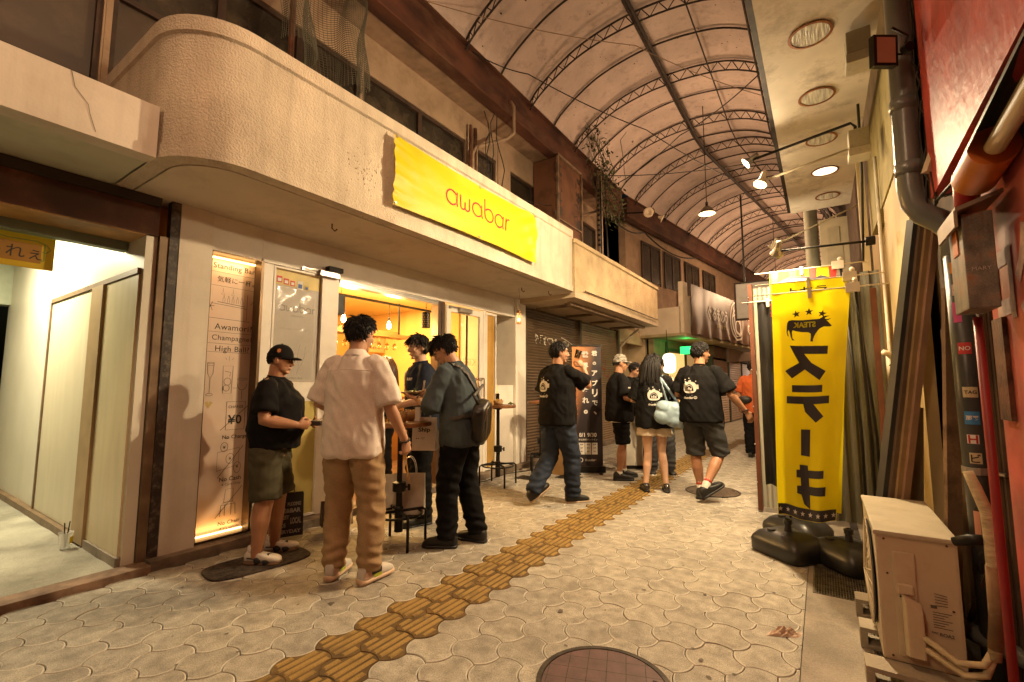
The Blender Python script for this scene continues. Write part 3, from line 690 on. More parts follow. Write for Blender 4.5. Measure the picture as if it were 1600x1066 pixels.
b = MB(); b.box(-4.09, -4.03, 1.315, 1.37, .03, 2.385); b.build('shutter_rail', mat('rail_brown', (.19,.13,.08), .45, metal=.4, vary=.25), nb)
b = MB(); b.box(-4.09, -4.02, 1.372, 1.433, .0, 2.668); b.build('shutter_post', mat('scuffed_black_post', (.035,.025,.02), .5, vary=.3, scale=14, stain=(.22,.18,.14), sscale=22, samt=.7), nb)
b = MB(); b.box(-8.5, -4.06, 1.24, 1.31, .03, 2.95); b.build('panel_wall', mat('white_wall_panel', (.66,.63,.53), .45, vary=.04, scale=2, stain=(.5,.42,.30), sscale=1.5, samt=.3), nb)
b = MB(); b.box(-6.37,-4.10,1.215,1.239,2.095,2.135); b.box(-6.39,-6.36,1.215,1.239,.09,2.095); b.box(-8.4,-5.075,1.19,1.239,.03,.095); b.box(-8.45,-4.06,1.218,1.239,2.86,2.90); b.build('wall_trim', mat('brown_trim', (.20,.13,.075), .5, vary=.2), nb)
b = MB(); b.box(-5.07, -4.79, 1.205, 1.239, .05, 2.094); b.build('door_mullion', mat('tan_mullion', (.36,.25,.13), .5, vary=.1), nb)
b = MB(); b.box(-4.785, -4.10, 1.225, 1.2395, .10, 2.09); b.build('sliding_door', mat('cream_door', (.60,.52,.34), .4, vary=.05, scale=2, stretch=(6,6,1)), nb)
b = MB(); b.box(-4.79,-4.08,1.21,1.2395,.03,.098); b.build('door_sill', M_conc, nb)
b = MB(); b.box(-6.355,-5.075,1.228,1.2395,.10,2.092); b.build('fixed_panel', mat('cream_panel', (.62,.56,.42), .42, vary=.04, scale=2, stretch=(6,6,1)), nb)
b = MB(); b.box(-9.0, -4.46, -5, 1.24, 2.95, 3.0); b.build('ceiling', mat('bay_ceiling', (.60,.60,.50), .7), nb)
b = MB()
for k in range(22): b.box(-8.60, -8.50, -5, .9, .05+k*.1, .145+k*.1)
b.build('back_shutter', mat('cream_slats', (.50,.45,.32), .5, vary=.1), nb)
b = MB(); b.box(-8.62,-8.40,-5,1.24,2.28,2.95); b.build('back_shutter_box', mat('pale_green_box', (.48,.52,.40), .6, vary=.1, stain=(.3,.28,.2)), nb)
tag(MB().tube([(-3.297,.62,2.99),(-3.296,.64,2.90),(-3.296,.70,2.83),(-3.296,.71,2.78),(-3.296,.74,2.69)], .0012, 5).build('hanging_thread', M_ink), 'thin dark thread running down the fascia left of the rounded canopy', 'thread')
b = MB(); rnd = random.Random(77)
for k in range(130):
    if k < 60: y, z = rnd.gauss(2.32,.09), rnd.gauss(3.05,.10)
    else: y, z = rnd.uniform(1.5,6.1), rnd.uniform(2.78,3.48)
    s_ = rnd.uniform(.002,.007)*(1.2 if k < 60 else .8); a0 = rnd.random()*6
    b.add([(-3.0185, y+s_*math.cos(a0+q)*rnd.uniform(.5,1.4), z+s_*math.sin(a0+q)*rnd.uniform(.5,1.6)) for q in (0,1.1,2.2,3.3,4.4)], [tuple(range(5))])
tag(b.build('mould_specks', mat('mould_speck', (.22,.18,.13), .9)), kind='stuff')
t = thing('ceiling_tube_light', (-6.2, .35, 2.9), 'white tube light on the ceiling of the left shop bay', 'light')
b = MB(); b.box(-7.0,-5.5,.62,.70,2.91,2.948); b.build('housing', M_white, t)
b = MB(); b.tube([(-6.95,.66,2.885),(-5.55,.66,2.885)], .016, 10); b.build('tube', mat('cool_tube', (1,1,.9), emit=(1,.95,.70), es=16), t)
lamp('tube_light', 'AREA', (-6.25,.66,2.86), 112, (1.0,.87,.56), 1.4, aim=(-6.25,.75,0), sy=.08, parent=t)
# yellow hand-lettered placard
t = thing('hanging_placard', (-4.60, .3, 2.1), 'yellow hand painted placard with a brown label hanging at the left edge', 'sign')
fr = (Vector((-4.50, .0, 0)), Vector((0,1,0)), Vector((0,0,1)))
b = MB(); b.box(-4.512, -4.502, -.5, .852, 2.085, 2.33); b.build('board', mat('placard_yellow', (.55,.38,.01), .5, vary=.1), t, bevel=.004)
b = MB(); b.box(-4.5015, -4.4985, -.4, .785, 2.125, 2.255); b.build('paper', mat('brown_paper', (.34,.17,.03), .7, vary=.12), t)
b = MB(); words(b, 'どうれぇ', .61, 2.19, Vector((-4.4975,0,0)), fr[1], fr[2], w=.36, bold=.002); b.build('lettering', M_ink, t)
b = MB(); b.ribbon([(.35,2.29),(.5,2.30),(.62,2.275),(.76,2.28),(.81,2.26),(.83,2.23),(.81,2.205),(.79,2.21)], .008, fr[0], fr[1], fr[2]); b.ribbon([(.80,2.27),(.80,2.15),(.78,2.135),(.75,2.14)], .008, fr[0], fr[1], fr[2]); b.build('green_scribble', flat('scribble_green', (.20,.26,.03)), t)
# drink cup left by the wall
t = thing('plastic_cup', (-5.0, 1.12, .04), 'clear plastic cup with yellow sticker and dark straw left by the panel wall', 'cup')
c_ = (-4.86, 1.13, .04)
b = MB().lathe([(0,.002),(.034,.002),(.045,.12),(.047,.122),(.042,.12),(.032,.006)], c_, 20); b.build('cup', mat('cup_plastic', (.85,.85,.8), .1, alpha=.35), t, smooth=True)
b = MB().tube([(c_[0],c_[1],.05),(c_[0]+.01,c_[1]+.015,.24)], .004, 6); b.tube([(c_[0]-.01,c_[1],.05),(c_[0]-.015,c_[1]-.01,.23)], .004, 6); b.build('straw', M_iron2, t)
b = MB().lathe([(.0415,.04),(.0445,.09)], c_, 20); b.f = [f for f in b.f[:20]][11:17]; b.m = [0]*len(b.f); b.build('sticker', flat('cup_sticker', (.7,.55,.02)), t)
# ================================================================== SHUTTERED BUILDING (second canopy) and beyond
M_shut = mat('brown_shutter', (.125,.08,.045), .42, metal=.35, vary=.2, scale=3, stain=(.08,.05,.03), sscale=3)
M_shut2 = mat('tan_shutter', (.25,.16,.09), .42, metal=.3, vary=.15, scale=3, stain=(.15,.09,.05), sscale=3)
def shutter(o, u, w_, z0, z1, name, m, parent, pitch=.05, graffiti=None):
    """ribbed roller shutter from o along u"""
    o = Vector(o); u = Vector(u).normalized(); n = Vector((u.y, -u.x, 0)); k = int((z1-z0)/pitch); b = MB(); vs = []
    prof = [(0,0),(.008,.25),(.011,.5),(.008,.75),(-.004,.97)]
    for i in range(k):
        for d, t in prof: z = z0+(i+t)*pitch; vs += [o+n*d+Vector((0,0,z)), o+u*w_+n*d+Vector((0,0,z))]
    m_ = len(vs)//2; b.add(vs, [(2*i, 2*i+1, 2*i+3, 2*i+2) for i in range(m_-1)])
    ob = b.build(name, m, parent)
    return ob
sb = thing('shuttered_building', (-4.3, 8.4, 0), 'tan stucco building with two brown roller shutters beneath its canopy', 'building')
M_st2 = mat('tan_stucco', (.50,.38,.22), .88, vary=.12, scale=3, stain=(.24,.16,.09), sscale=5, samt=.45, bump=1.0, bscale=45, bdist=.014)
cp2 = canopy_path(-4.46, -3.02, 6.215, 10.45, 0, 0)
slab_along(cp2, [(0,2.70),(-.10,2.70),(-.10,3.50),(.03,3.50),(.03,3.44),(0,3.43)], 'canopy', M_st2, sb)
fill_path(cp2, 2.60, 2.699, 'soffit', mat('tan_soffit', (.46,.36,.24), .8, vary=.1, stain=(.25,.17,.1)), sb, -.0)
b = MB(); b.box(-3.30,-3.24,6.5,10.2,2.545,2.598); b.box(-3.40,-3.34,6.6,10.2,2.56,2.598)
for k in range(4): b.box(-4.0,-3.30,6.7+k*1.1,6.74+k*1.1,2.555,2.598)
b.build('awning_track', mat('weathered_track', (.22,.15,.09), .6, vary=.3), sb)
b = MB(); b.tube([(-2.985,6.5,2.735),(-2.985,10.3,2.735)], .012, 8); b.build('edge_conduit', M_bronze, sb)
b = MB(); b.box(-4.2,-4.03,6.405,6.45,0,2.6); b.box(-4.2,-4.03,8.50,8.58,0,2.6); b.box(-4.2,-4.03,10.62,10.70,0,2.6); b.build('shutter_guide', mat('guide_metal', (.10,.075,.05), .5, metal=.4, vary=.2), sb)
sh1 = shutter((-4.09, 6.45, 0), (0,1,0), 2.05, .03, 2.58, 'shutter', M_shut, sb)
sh2 = shutter((-4.09, 8.58, 0), (0,1,0), 2.04, .03, 2.58, 'shutter', M_shut2, sb)
b = MB(); b.box(-4.3,-4.12,6.4,10.7,0,2.6); b.build('wall', M_upper, sb)
upper_wall(6.22, 10.6, [(6.6,8.2),(8.7,10.4)], sb)
# spray lettering on the shutter and stroke decorations
t = MB(); fr = (Vector((-4.072, 7.45, 0)), Vector((0,1,0)), Vector((0,0,1)))
random.seed(11)
for k in range(9):
    x = -.62+k*.15; pts = [(x+random.uniform(-.02,.09)*math.cos(a*1.7+k)+.03*math.cos(a), 2.08-.03*k*.25+.10*math.sin(a+k)*random.uniform(.5,1)) for a in [q*.8 for q in range(8)]]
    t.ribbon(pts, .016, *fr)
t.ribbon([(.3,2.18),(.62,2.12),(.82,2.06),(.85,1.98)], .014, *fr); t.build('graffiti', flat('white_spray', (.55,.48,.38), .6), sh1)
t = MB(); fr = (Vector((-4.072, 9.6, 0)), Vector((0,1,0)), Vector((0,0,1)))
for k in range(3): t.ribbon([(.1+k*.2, 2.05-k*.2), (.0+k*.22, 1.7-k*.2), (.28+k*.15, 1.62-k*.15)], .03, *fr)
t.build('graffiti', flat('red_spray', (.35,.05,.03), .6), sh2)
# entrance between the shutters and the corner shop
en = thing('stair_entrance', (-4.2, 11.4, 0), 'cream recessed entrance with a small window beyond the shutters', 'entrance')
b = MB(); b.box(-4.6,-4.5,10.7,12.6,0,2.7); b.box(-4.5,-4.0,12.55,12.7,0,2.7); b.box(-4.12,-4.05,10.71,12.55,2.35,2.7); b.build('wall', mat('cream_entrance', (.52,.40,.24), .7, vary=.08), en)
b = MB(); b.box(-4.49,-4.46,10.9,11.5,1.75,2.2); b.build('window', mat('pale_window', (.40,.42,.34), .3), en)
b = MB(); b.box(-4.49,-4.47,11.7,12.45,.05,2.15); b.build('door', mat('entrance_door', (.58,.46,.28), .5, vary=.05), en)
b = MB(); b.box(-4.47,-4.465,11.9,12.3,1.75,1.95); b.build('door_plate', M_ink, en)
b = MB(); b.tube([(-4.02,10.72,2.2),(-3.8,10.8,2.45),(-3.6,10.85,2.62)], .03, 8); b.tube([(-4.02,10.72,.0),(-4.02,10.72,2.2)], .035, 8); b.build('drain_pipe', mat('cream_pipe', (.5,.42,.28), .5), en, smooth=True)

# second stretch of the street bends 8.5 degrees to the right
BEND = R(9.0); PV = Vector((-2.1, 11.0, 0)); RM = Matrix.Rotation(-BEND, 4, 'Z')
def bent(x, y, z): return tuple(PV + (RM @ Vector((x-PV.x, y-PV.y, z))))
def bentMB(b): b.v = [bent(*p) for p in b.v]; return b
# corner building with the dark banner
cb = thing('corner_building', bent(-3.8, 15, 0), 'white balcony building carrying a dark printed banner over its shopfront', 'building')
b = MB(); b.box(-3.14,-3.02,12.0,12.3,2.6,3.95); b.box(-3.10,-3.04,12.3,19.5,2.62,3.6); b.box(-4.4,-3.1,12.0,12.1,2.62,3.3); bentMB(b).build('balcony', mat('balcony_white', (.55,.46,.34), .8, vary=.1, stain=(.3,.22,.14)), cb)
b = MB(); b.box(-4.4,-3.0,12.0,19.6,2.55,2.619); b.box(-3.02,-2.98,12.0,19.6,2.52,2.60); bentMB(b).build('canopy_slab', mat('mossy_slab', (.34,.28,.15), .8, vary=.15, stain=(.15,.11,.06)), cb)
b = MB(); b.box(-4.6,-4.4,11.6,30,2.6,6.2); bentMB(b).build('wall', mat('tan_upper_wall', (.36,.24,.15), .85, vary=.15, stain=(.15,.09,.05)), cb)
b = MB(); b.box(-4.10,-3.95,12.2,19.6,.0,2.55); bentMB(b).build('shopfront', mat('olive_shopfront', (.26,.22,.11), .6, vary=.15), cb)
b = MB()
for y in (12.9, 14.2, 15.4): b.box(-3.94,-3.90,y,y+.08,.0,2.5)
b.box(-3.94,-3.90,12.98,14.2,2.25,2.33); bentMB(b).build('green_frame', mat('green_frame', (.05,.12,.045), .5), cb)
for y0, y1, m_ in ((13.0,14.15,'lit'),(14.3,15.35,'dim')):
    b = MB(); b.box(-3.945,-3.925,y0,y1,.3,2.2); bentMB(b).build('shop_window', mat('lit_window_'+m_, (.5,.3,.1) if m_ == 'lit' else (.2,.13,.06), .3, emit=(1,.55,.18), es=.9 if m_ == 'lit' else .3), cb)
for y in (12.5, 14.0, 15.6, 17.2):
    b = MB(); b.box(-4.40,-4.36,y,y+1.1,4.3,5.35); wn = bentMB(b).build('window', M_wglass, cb)
    b = MB(); b.box(-4.37,-4.34,y-.05,y,4.25,5.4); b.box(-4.37,-4.34,y+1.1,y+1.15,4.25,5.4); b.box(-4.37,-4.34,y+.52,y+.58,4.3,5.35); b.box(-4.37,-4.34,y-.05,y+1.15,5.35,5.42); bentMB(b).build('window_frame', M_wframe, wn)
# dark printed banner
db = thing('dark_banner', bent(-2.98, 15.4, 2.6), 'large dark brown printed banner creased along its lower edge', 'banner')
def dfn(y, z, off=0.):
    cr = .012*noise.noise(Vector((y*1.4, z*1.2, 5)))+.035*math.exp(-(z-2.62)*2.2)*math.sin(y*9+3*noise.noise(Vector((y, z, 0))))+.06*math.exp(-(19.3-y)*1.1)*math.sin(z*7+y*4)
    return bent(-2.93+cr+off, y, z+.02*math.sin(y*6)*(z < 2.8))
b = MB(); b.grid(160, 30, lambda u, v: dfn(12.32+7.1*u, 2.60+1.32*v)); cl = b.build('cloth', mat('brown_banner_cloth', (.10,.055,.035), .5, vary=.25, scale=2, spec=.35), db, smooth=True)
t = MB(); words(t, 'ぐるまのう', 14.25, 3.30, *fr, w=1.6, h=.42, bold=.03, step=.12, fn=lambda x, y: dfn(x, y, .015))
for pts in (arc(15.9, 3.28, .62, 0, 360, 30, .60), arc(15.9, 3.22, .46, 60, 330, 24, .42), arc(16.0, 3.1, .22, 0, 360, 16), [(15.6,3.7),(15.75,3.0),(16.1,2.85)], [(15.5,3.4),(15.8,3.5),(16.2,3.3),(16.3,2.9)]):
    q = MB().ribbon(pts, .055, (0,0,0), (1,0,0), (0,1,0)); t.add([dfn(p[0], p[1], .015) for p in q.v], q.f)
words(t, 'SERI', 17.3, 3.55, *fr, w=1.0, h=.26, bold=.02, step=.1, fn=lambda x, y: dfn(x, y, .015)); words(t, 'GURUN', 17.7, 3.12, *fr, w=1.5, h=.34, bold=.02, step=.1, fn=lambda x, y: dfn(x, y, .015))
t.build('lettering', flat('faded_white_print', (.50,.45,.38), .6), cl)
t = MB(); words(t, '営業中おでん', 14.5, 2.98, *fr, w=.9, h=.14, bold=.02, step=.1, fn=lambda x, y: dfn(x, y, .015)); t.build('small_lettering', flat('faded_yellow_print', (.33,.25,.07), .5), cl)
# exit sign, oval shop lantern
t = thing('exit_sign', bent(-3.4, 13.2, 2.3), 'green glowing emergency exit sign under the slab of the corner building', 'sign')
p = bent(-3.35, 13.0, 2.24)
b = MB(); b.box(-3.55,-3.10,12.98,13.03,2.13,2.34); bentMB(b).build('panel', mat('exit_green', (.1,.8,.3), emit=(.02,.75,.14), es=1.6), t)
b = MB(); b.box(-3.28,-3.16,12.972,12.979,2.17,2.30); bentMB(b).build('pictogram', mat('exit_white', (.8,1,.85), emit=(.5,1,.6), es=1.8), t)
lamp('exit_light', 'POINT', bent(-3.3, 12.85, 2.42), 3.5, (.05,1,.25), .08, parent=t)
t = thing('oval_lantern_sign', (-3.0, 10.8, 1.8), 'glowing white oval sign with a black fortune telling character', 'sign')
o_ = Vector((-2.99, 11.2, 1.80)); uu = Vector((.83,.557,0)); vv = Vector((0,0,1)); nn = Vector((.557,-.83,0))
def sup(w_, h_, n=40): return [(w_*math.copysign(abs(math.cos(2*math.pi*i/n))**.62, math.cos(2*math.pi*i/n)), h_*math.copysign(abs(math.sin(2*math.pi*i/n))**.62, math.sin(2*math.pi*i/n))) for i in range(n)]
b = MB(); b.prism(sup(.145, .235), o_, uu, vv, -.10); b.prism(sup(.145,.235), o_+nn*.002, uu, vv, .0); b.build('lightbox', mat('lantern_white', (1,.97,.85), emit=(1,.92,.70), es=1.3), t)
b = MB(); b.ribbon([(0,.17),(0,.03)], .02, o_+nn*.006, uu, vv); b.ribbon([(0,.12),(.06,.12)], .018, o_+nn*.006, uu, vv)
b.ribbon([(-.07,.03),(-.05,-.10),(.05,-.10),(.07,.03)], .018, o_+nn*.006, uu, vv, True); b.build('character', M_ink, t)
b = MB(); b.tube([o_+vv*.24-nn*.05, o_+vv*.42-nn*.05+uu*-.03, o_+vv*.80-uu*.06], .008, 6); b.build('hanging_wire', M_iron2, t)
words_ = MB(); words(words_, '占い', 0, -.30, o_, uu, vv, w=.13, bold=.02); words_.build('lettering', M_ink, t)
lamp('oval_light', 'POINT', tuple(o_+nn*.16), 5, (1,.85,.55), .12, parent=t)
# poster column behind the group
t = thing('shop_notice_board', bent(-3.6, 12.1, 1.2), 'board of dark red and black posters beneath the oval lantern', 'notice board')
b = MB(); b.box(-3.92,-3.88,12.2,12.85,.6,1.62); bentMB(b).build('board', mat('cream_board', (.5,.36,.2), .6), t)
b = MB(); b.box(-3.878,-3.872,12.25,12.8,1.1,1.5); b.box(-3.878,-3.872,12.3,12.6,.7,1.0); bentMB(b).build('poster', flat('maroon_poster', (.10,.03,.035), .5), t)

# three pale shutters far down the bend
fs = thing('far_shuttered_shop', bent(-3.2, 18, 0), 'far shop with three pale ribbed shutters in green frames', 'shop')
ux = Vector((.09, .62, 0)).normalized()
A = Vector((-2.86, 15.6, 0)); Bv = Vector((-2.44, 22.0, 0)); dv = (Bv-A); Ld = dv.length; ux = dv.normalized()
M_far = mat('pale_shutter', (.46,.34,.26), .4, metal=.25, vary=.12, scale=2)
for k in range(3):
    shutter(A+ux*(Ld*k/3+.12), ux, Ld/3-.24, .03, 2.14, 'shutter', M_far, fs, pitch=.08)
for k in range(4):
    p = A+ux*(Ld*k/3); MB().box(p.x-.12, p.x+.03, p.y-.12, p.y+.12, .0, 2.2).build('post', mat('dark_green_post', (.035,.05,.03), .5), fs)
b = MB(); b.bar(A+Vector((-.1,0,2.34)), Bv+Vector((-.1,0,2.34)), .35, .34); b.build('header', mat('brown_header', (.16,.10,.06), .6, vary=.2), fs)
b = MB(); b.bar(A+ux*1.6+Vector((.10,0,2.46)), Bv+ux*3+Vector((.10,0,2.9)), .06, .8); b.build('signboard', mat('blank_signboard', (.36,.28,.22), .35, vary=.15, scale=.8), fs)
b = MB(); b.bar(A+Vector((-.3,0,3.4)), Bv+ux*14+Vector((-.3,0,3.4)), .2, 1.8); b.bar(Bv+Vector((-.2,0,1.2)), Bv+ux*14+Vector((-.2,0,1.2)), .2, 2.4); b.build('wall', mat('far_wall', (.34,.22,.15), .8, vary=.15), fs)
b = MB(); b.bar(Bv+ux*.3+Vector((.1,0,.9)), Bv+ux*.3+Vector((.1,0,2.2)), .3, .3); b.build('lit_doorway', mat('white_doorway', (1,.9,.8), emit=(1,.85,.7), es=2.5), fs)
# hanging sign box with a drawn face
t = thing('hanging_sign_box', (-1.0, 13, 3.4), 'pale lightbox sign with blue hiragana hanging across the arcade', 'sign')
Y = 12.6; b = MB(); b.box(-1.68, .2, Y, Y+.18, 2.93, 3.80); b.build('panel', mat('grey_lightbox', (.34,.33,.30), .4, vary=.08), t)
b = MB()
for q in ((-1.72,.22,2.90,2.93),(-1.72,.22,3.80,3.84)): b.box(q[0],q[1],Y-.02,Y+.2,q[2],q[3])
b.box(-1.72,-1.68,Y-.02,Y+.2,2.93,3.80); b.box(.2,.24,Y-.02,Y+.2,2.93,3.80); b.build('frame', M_wframe, t)
b = MB(); words(b, 'むつ美', -.82, 3.34, (0,Y-.006,0), (1,0,0), (0,0,1), w=1.25, bold=.012); b.build('lettering', flat('sign_blue', (.02,.04,.28), .5), t)
for x_ in (-1.5, -.1): MB().box(x_,x_+.04,Y+.05,Y+.09,3.84,6.1).build('hanger', M_iron2, t)

# ---- right-hand back wall of the street's far end, so the view closes
rb = thing('right_far_building', bent(1.2, 18, 0), 'dim row of shopfronts along the right side beyond the flags', 'building')
b = MB(); b.box(.9, 1.2, 9, 34, 0, 6.3); b.build('wall', mat('dim_right_wall', (.20,.13,.085), .8, vary=.2), rb)
for k in range(4): MB().box(.85,.9,12+k*3,14.2+k*3,.1,2.3).build('shutter', M_far, rb)
# ================================================================== ARCADE ROOF
M_sheet = mat('stained_roof_sheet', (.60,.48,.42), .75, vary=.12, scale=2.5, stain=(.16,.11,.08), sscale=5, samt=.55, fine=.4)
M_steel = mat('dark_arcade_steel', (.045,.032,.024), .6, metal=.4, vary=.35, scale=12)
arc_pts = [(-4.0,6.14),(-3.85,6.33),(-3.52,6.57),(-3.1,6.79),(-2.6,6.92),(-2.12,6.97),(-1.6,6.94),(-1.1,6.84),(-.72,6.66),(-.45,6.46),(-.22,6.2)]
def smooth_arc(P, n):
    out = []; k = len(P)-1
    for i in range(n+1):
        t = i/n*k; j = min(int(t), k-1); f = t-j
        p0 = P[max(j-1,0)]; p1 = P[j]; p2 = P[j+1]; p3 = P[min(j+2,k)]
        out.append(tuple(.5*((2*p1[q])+(-p0[q]+p2[q])*f+(2*p0[q]-5*p1[q]+4*p2[q]-p3[q])*f*f+(-p0[q]+3*p1[q]-3*p2[q]+p3[q])*f**3) for q in (0,1)))
    return out
AR = smooth_arc(arc_pts, 30)
roof = thing('arcade_roof', (-2.1, 8, 6.9), 'barrel vaulted arcade roof of stained pale sheets on dark steel trusses', 'roof')
YE = 46
def at_bend(x, y, z): return bent(x, y, z) if y > 11 else (x, y, z)
ys = [-6+17*i/20 for i in range(21)]+[11+(YE-11)*i/26 for i in range(1, 27)]
b = MB(); k = len(AR)
for y in ys: b.v += [at_bend(x, y, z+.06) for x, z in AR]
for i in range(len(ys)-1):
    for j in range(k-1): a = i*k+j; b.f.append((a, a+1, a+1+k, a+k)); b.m.append(0)
b.build('roof_sheet', M_sheet, roof, smooth=True)
AL = smooth_arc([(x, z) for x, z in arc_pts], 40)
def rib(y, truss):
    b = MB(); P = [(x, y, z+.02) for x, z in AL]; b.tube(P, .016, 6)
    if truss:
        Q = [(x, y, z-.17+.05*abs(i-20)/20) for i, (x, z) in enumerate(AL)]; b.tube(Q[1:-1], .015, 6)
        for i in range(1, 39, 2):
            b.tube([P[i], Q[i+1]], .008, 5, caps=False); b.tube([Q[i+1], P[i+2]], .008, 5, caps=False)
    if y > 11: b.v = [bent(*v) for v in b.v]
    return b.build('truss' if truss else 'rib', M_steel, roof)
y = -5.75+.0; i = 0
Ys = [4.75+.875*k for k in range(-12, 8)]
for q, y in enumerate(Ys):
    if y < 10.9: rib(y, q % 2 == 0)
for q in range(38): rib(11.4+.875*q, q % 2 == 0)
def run(x, z, r, name='purlin', wob=0., m=M_steel, y0=-6, y1=YE, n=60):
    P = []
    for i in range(n+1):
        y = y0+(y1-y0)*i/n; P.append(at_bend(x+wob*noise.noise(Vector((y*.7, x*3, z))), y, z+wob*noise.noise(Vector((y*.9, x, 4)))))
    return MB().tube(P, r, 6).build(name, m, roof)
run(-2.05, 6.80, .035); run(-2.12, 6.86, .02)
run(-.62, 6.48, .018); run(-.50, 6.28, .02); run(-.35, 6.18, .03); run(-.26, 6.0, .03, wob=.05); run(-.40, 6.05, .018, wob=.08); run(-1.35, 6.78, .012); run(-.30, 5.85, .02, wob=.08)
for k, y in enumerate(ys[8:]):
    q = MB(); q.bar(at_bend(-.25, y, 6.2), at_bend(-.45, y+.4, 5.75), .02, .02); q.build('brace', M_steel, roof)
# edge beam on the left
b = MB()
for (y0, y1) in ((-6, 11), (11, YE)):
    q = MB(); q.box(-4.12,-4.0,y0,y1,5.60,6.13); q.box(-4.12,-3.93,y0,y1,5.585,5.61) ; q.box(-4.12,-3.93,y0,y1,6.13,6.155)
    if y0 > 0: q.v = [bent(*v) for v in q.v]
    b.add(q.v, q.f)
b.build('edge_beam', M_rustbeam, roof)
b = MB(); b.box(-4.47,-4.11,-6,11,5.60,5.66); b.build('eave_board', mat('eave_board', (.30,.20,.13), .8, vary=.2), roof)
b = MB(); q = MB(); q.box(-.2, 1.1, -6, 11, 6.22, 6.3); b.add(q.v, q.f); q = MB(); q.box(-.2, 2.1, 11, YE, 6.22, 6.3); b.add([bent(*v) for v in q.v], q.f); b.box(-12,-4.48,-6,30,6.3,6.4)
b.build('flat_roof', mat('dark_flat_roof', (.06,.045,.035), .9), roof)
# closing wall at the far end, in the dark
b = MB(); b.box(-8, 4, YE, YE+.2, 0, 8); b.v = [bent(*v) for v in b.v]; tag(b.build('end_building', mat('far_end_wall', (.16,.10,.07), .8, vary=.3)), 'dark building closing the far end of the arcade', 'building')
# rusty advertising box above the canopies
t = thing('rusty_sign_box', (-3.95, 7.8, 5), 'tall rust brown empty sign box standing above the two canopies', 'sign')
b = MB(); b.box(-4.43,-3.92,7.36,8.35,3.6,5.57); b.build('panel', mat('rust_board', (.15,.065,.03), .8, vary=.3, scale=4, stain=(.06,.03,.015), sscale=4), t)
b = MB()
for y_ in (7.34, 8.35): b.box(-3.925,-3.88,y_,y_+.03,3.6,5.6)
b.box(-3.925,-3.88,7.34,8.38,5.58,5.62); b.box(-3.925,-3.88,7.34,8.38,4.35,4.37); b.build('frame', mat('box_frame', (.24,.16,.10), .7, vary=.3), t)
for k in range(2):
    lt = MB(); words(lt, 'ビデオ喫茶酒場'[k*3:k*3+4], 0, 0, (-3.917,7.42+k*.86,4.9), (0,0,-1), (0,1,0), w=1.1, bold=.03); lt.build('faded_lettering', flat('faded_ink', (.03,.02,.015)), t)
# concrete mast with ivy
t = thing('utility_mast', (-3.7, 9.5, 4.5), 'old pale mast wrapped in cables and dry ivy against the beam', 'mast')
b = MB().tube([(-3.92,9.35,3.5),(-3.92,9.35,6.1)], .07, 10); b.build('mast', mat('weathered_mast', (.34,.26,.18), .8, vary=.25), t, smooth=True)
b = MB(); b.tube([(-3.82,9.2,3.5),(-3.83,9.2,5.9)], .02, 6); b.tube([(-3.80,9.5,3.5),(-3.84,9.5,6.0)], .016, 6)
for k in range(12): b.ell((-3.84,9.12,4.3+k*.11), (.035,.035,.03), 8, 6)
b.build('insulator_string', M_iron2, t)
random.seed(5)
b = MB()
for k in range(420):
    u = random.random(); yy = 8.4+1.3*u+random.gauss(0,.16); zz = 6.45-1.5*u+random.gauss(0,.16); xx = -3.62+random.gauss(0,.13)
    s_ = random.uniform(.025,.06); a = Vector((random.gauss(0,1),random.gauss(0,1),random.gauss(0,1))).normalized()*s_; c_ = Vector((random.gauss(0,1),random.gauss(0,1),random.gauss(0,1))).normalized()*s_; p = Vector((xx,yy,zz))
    b.add([p-a, p+c_*.6, p+a, p-c_*.6], [(0,1,2,3)])
for k in range(14):
    P = [Vector((-3.65+random.gauss(0,.1), 9.5+random.gauss(0,.12), 4.9))]
    for j in range(9): P.append(P[-1]+Vector((random.gauss(0,.05), random.gauss(-.10,.08), .17)))
    b.tube(P, .006, 4)
tag(b.build('ivy', mat('dusty_ivy', (.055,.065,.022), .7, vary=.5, scale=8, stain=(.16,.10,.05), sscale=6)), 'straggling ivy hanging off the mast under the arcade roof', 'plant')
# conduits, cables
M_cable = mat('black_cable', (.022,.018,.015), .6); M_cond = mat('dusty_conduit', (.28,.19,.12), .6, vary=.2)
def cable(pts, r, label, m=M_cable, name='cable', n=20, sag=0):
    P = []
    for i in range(len(pts)-1):
        a, c = Vector(pts[i]), Vector(pts[i+1])
        for j in range(n): t_ = j/n; P.append(a.lerp(c, t_)-Vector((0,0,sag*4*t_*(1-t_))))
    P.append(Vector(pts[-1]))
    return tag(MB().tube(P, r, 6).build(name, m, smooth=True), label, name)
cable([(-3.98,4.9,6.12),(-3.4,5.5,5.9),(-2.2,7.3,5.5),(-1.2,9.4,5.2)], .008, 'thin black cable sagging from the beam toward the first pendant lamp', sag=.05)
cable([(-4.0,3.9,6.2),(-2.0,6.2,6.2),(-.4,8.6,6.1)], .006, 'braided pale wire crossing under the vault', m=M_cond, sag=.08)
cable([(-3.7,9.3,5.6),(-2.0,8.7,6.0),(-.3,7.6,6.2)], .010, 'dark cable slung from the mast to the right eave', sag=.10)
cable([(-3.75,9.3,5.9),(-.3,10.5,5.9)], .010, 'black cable crossing the vault beyond the mast', sag=.12)
cable([(-3.9,9.6,5.3),(-3.6,11.5,5.2),(-2.9,14,5.0)], .02, 'thick black cable looping along the upper wall to the far building', sag=.22)
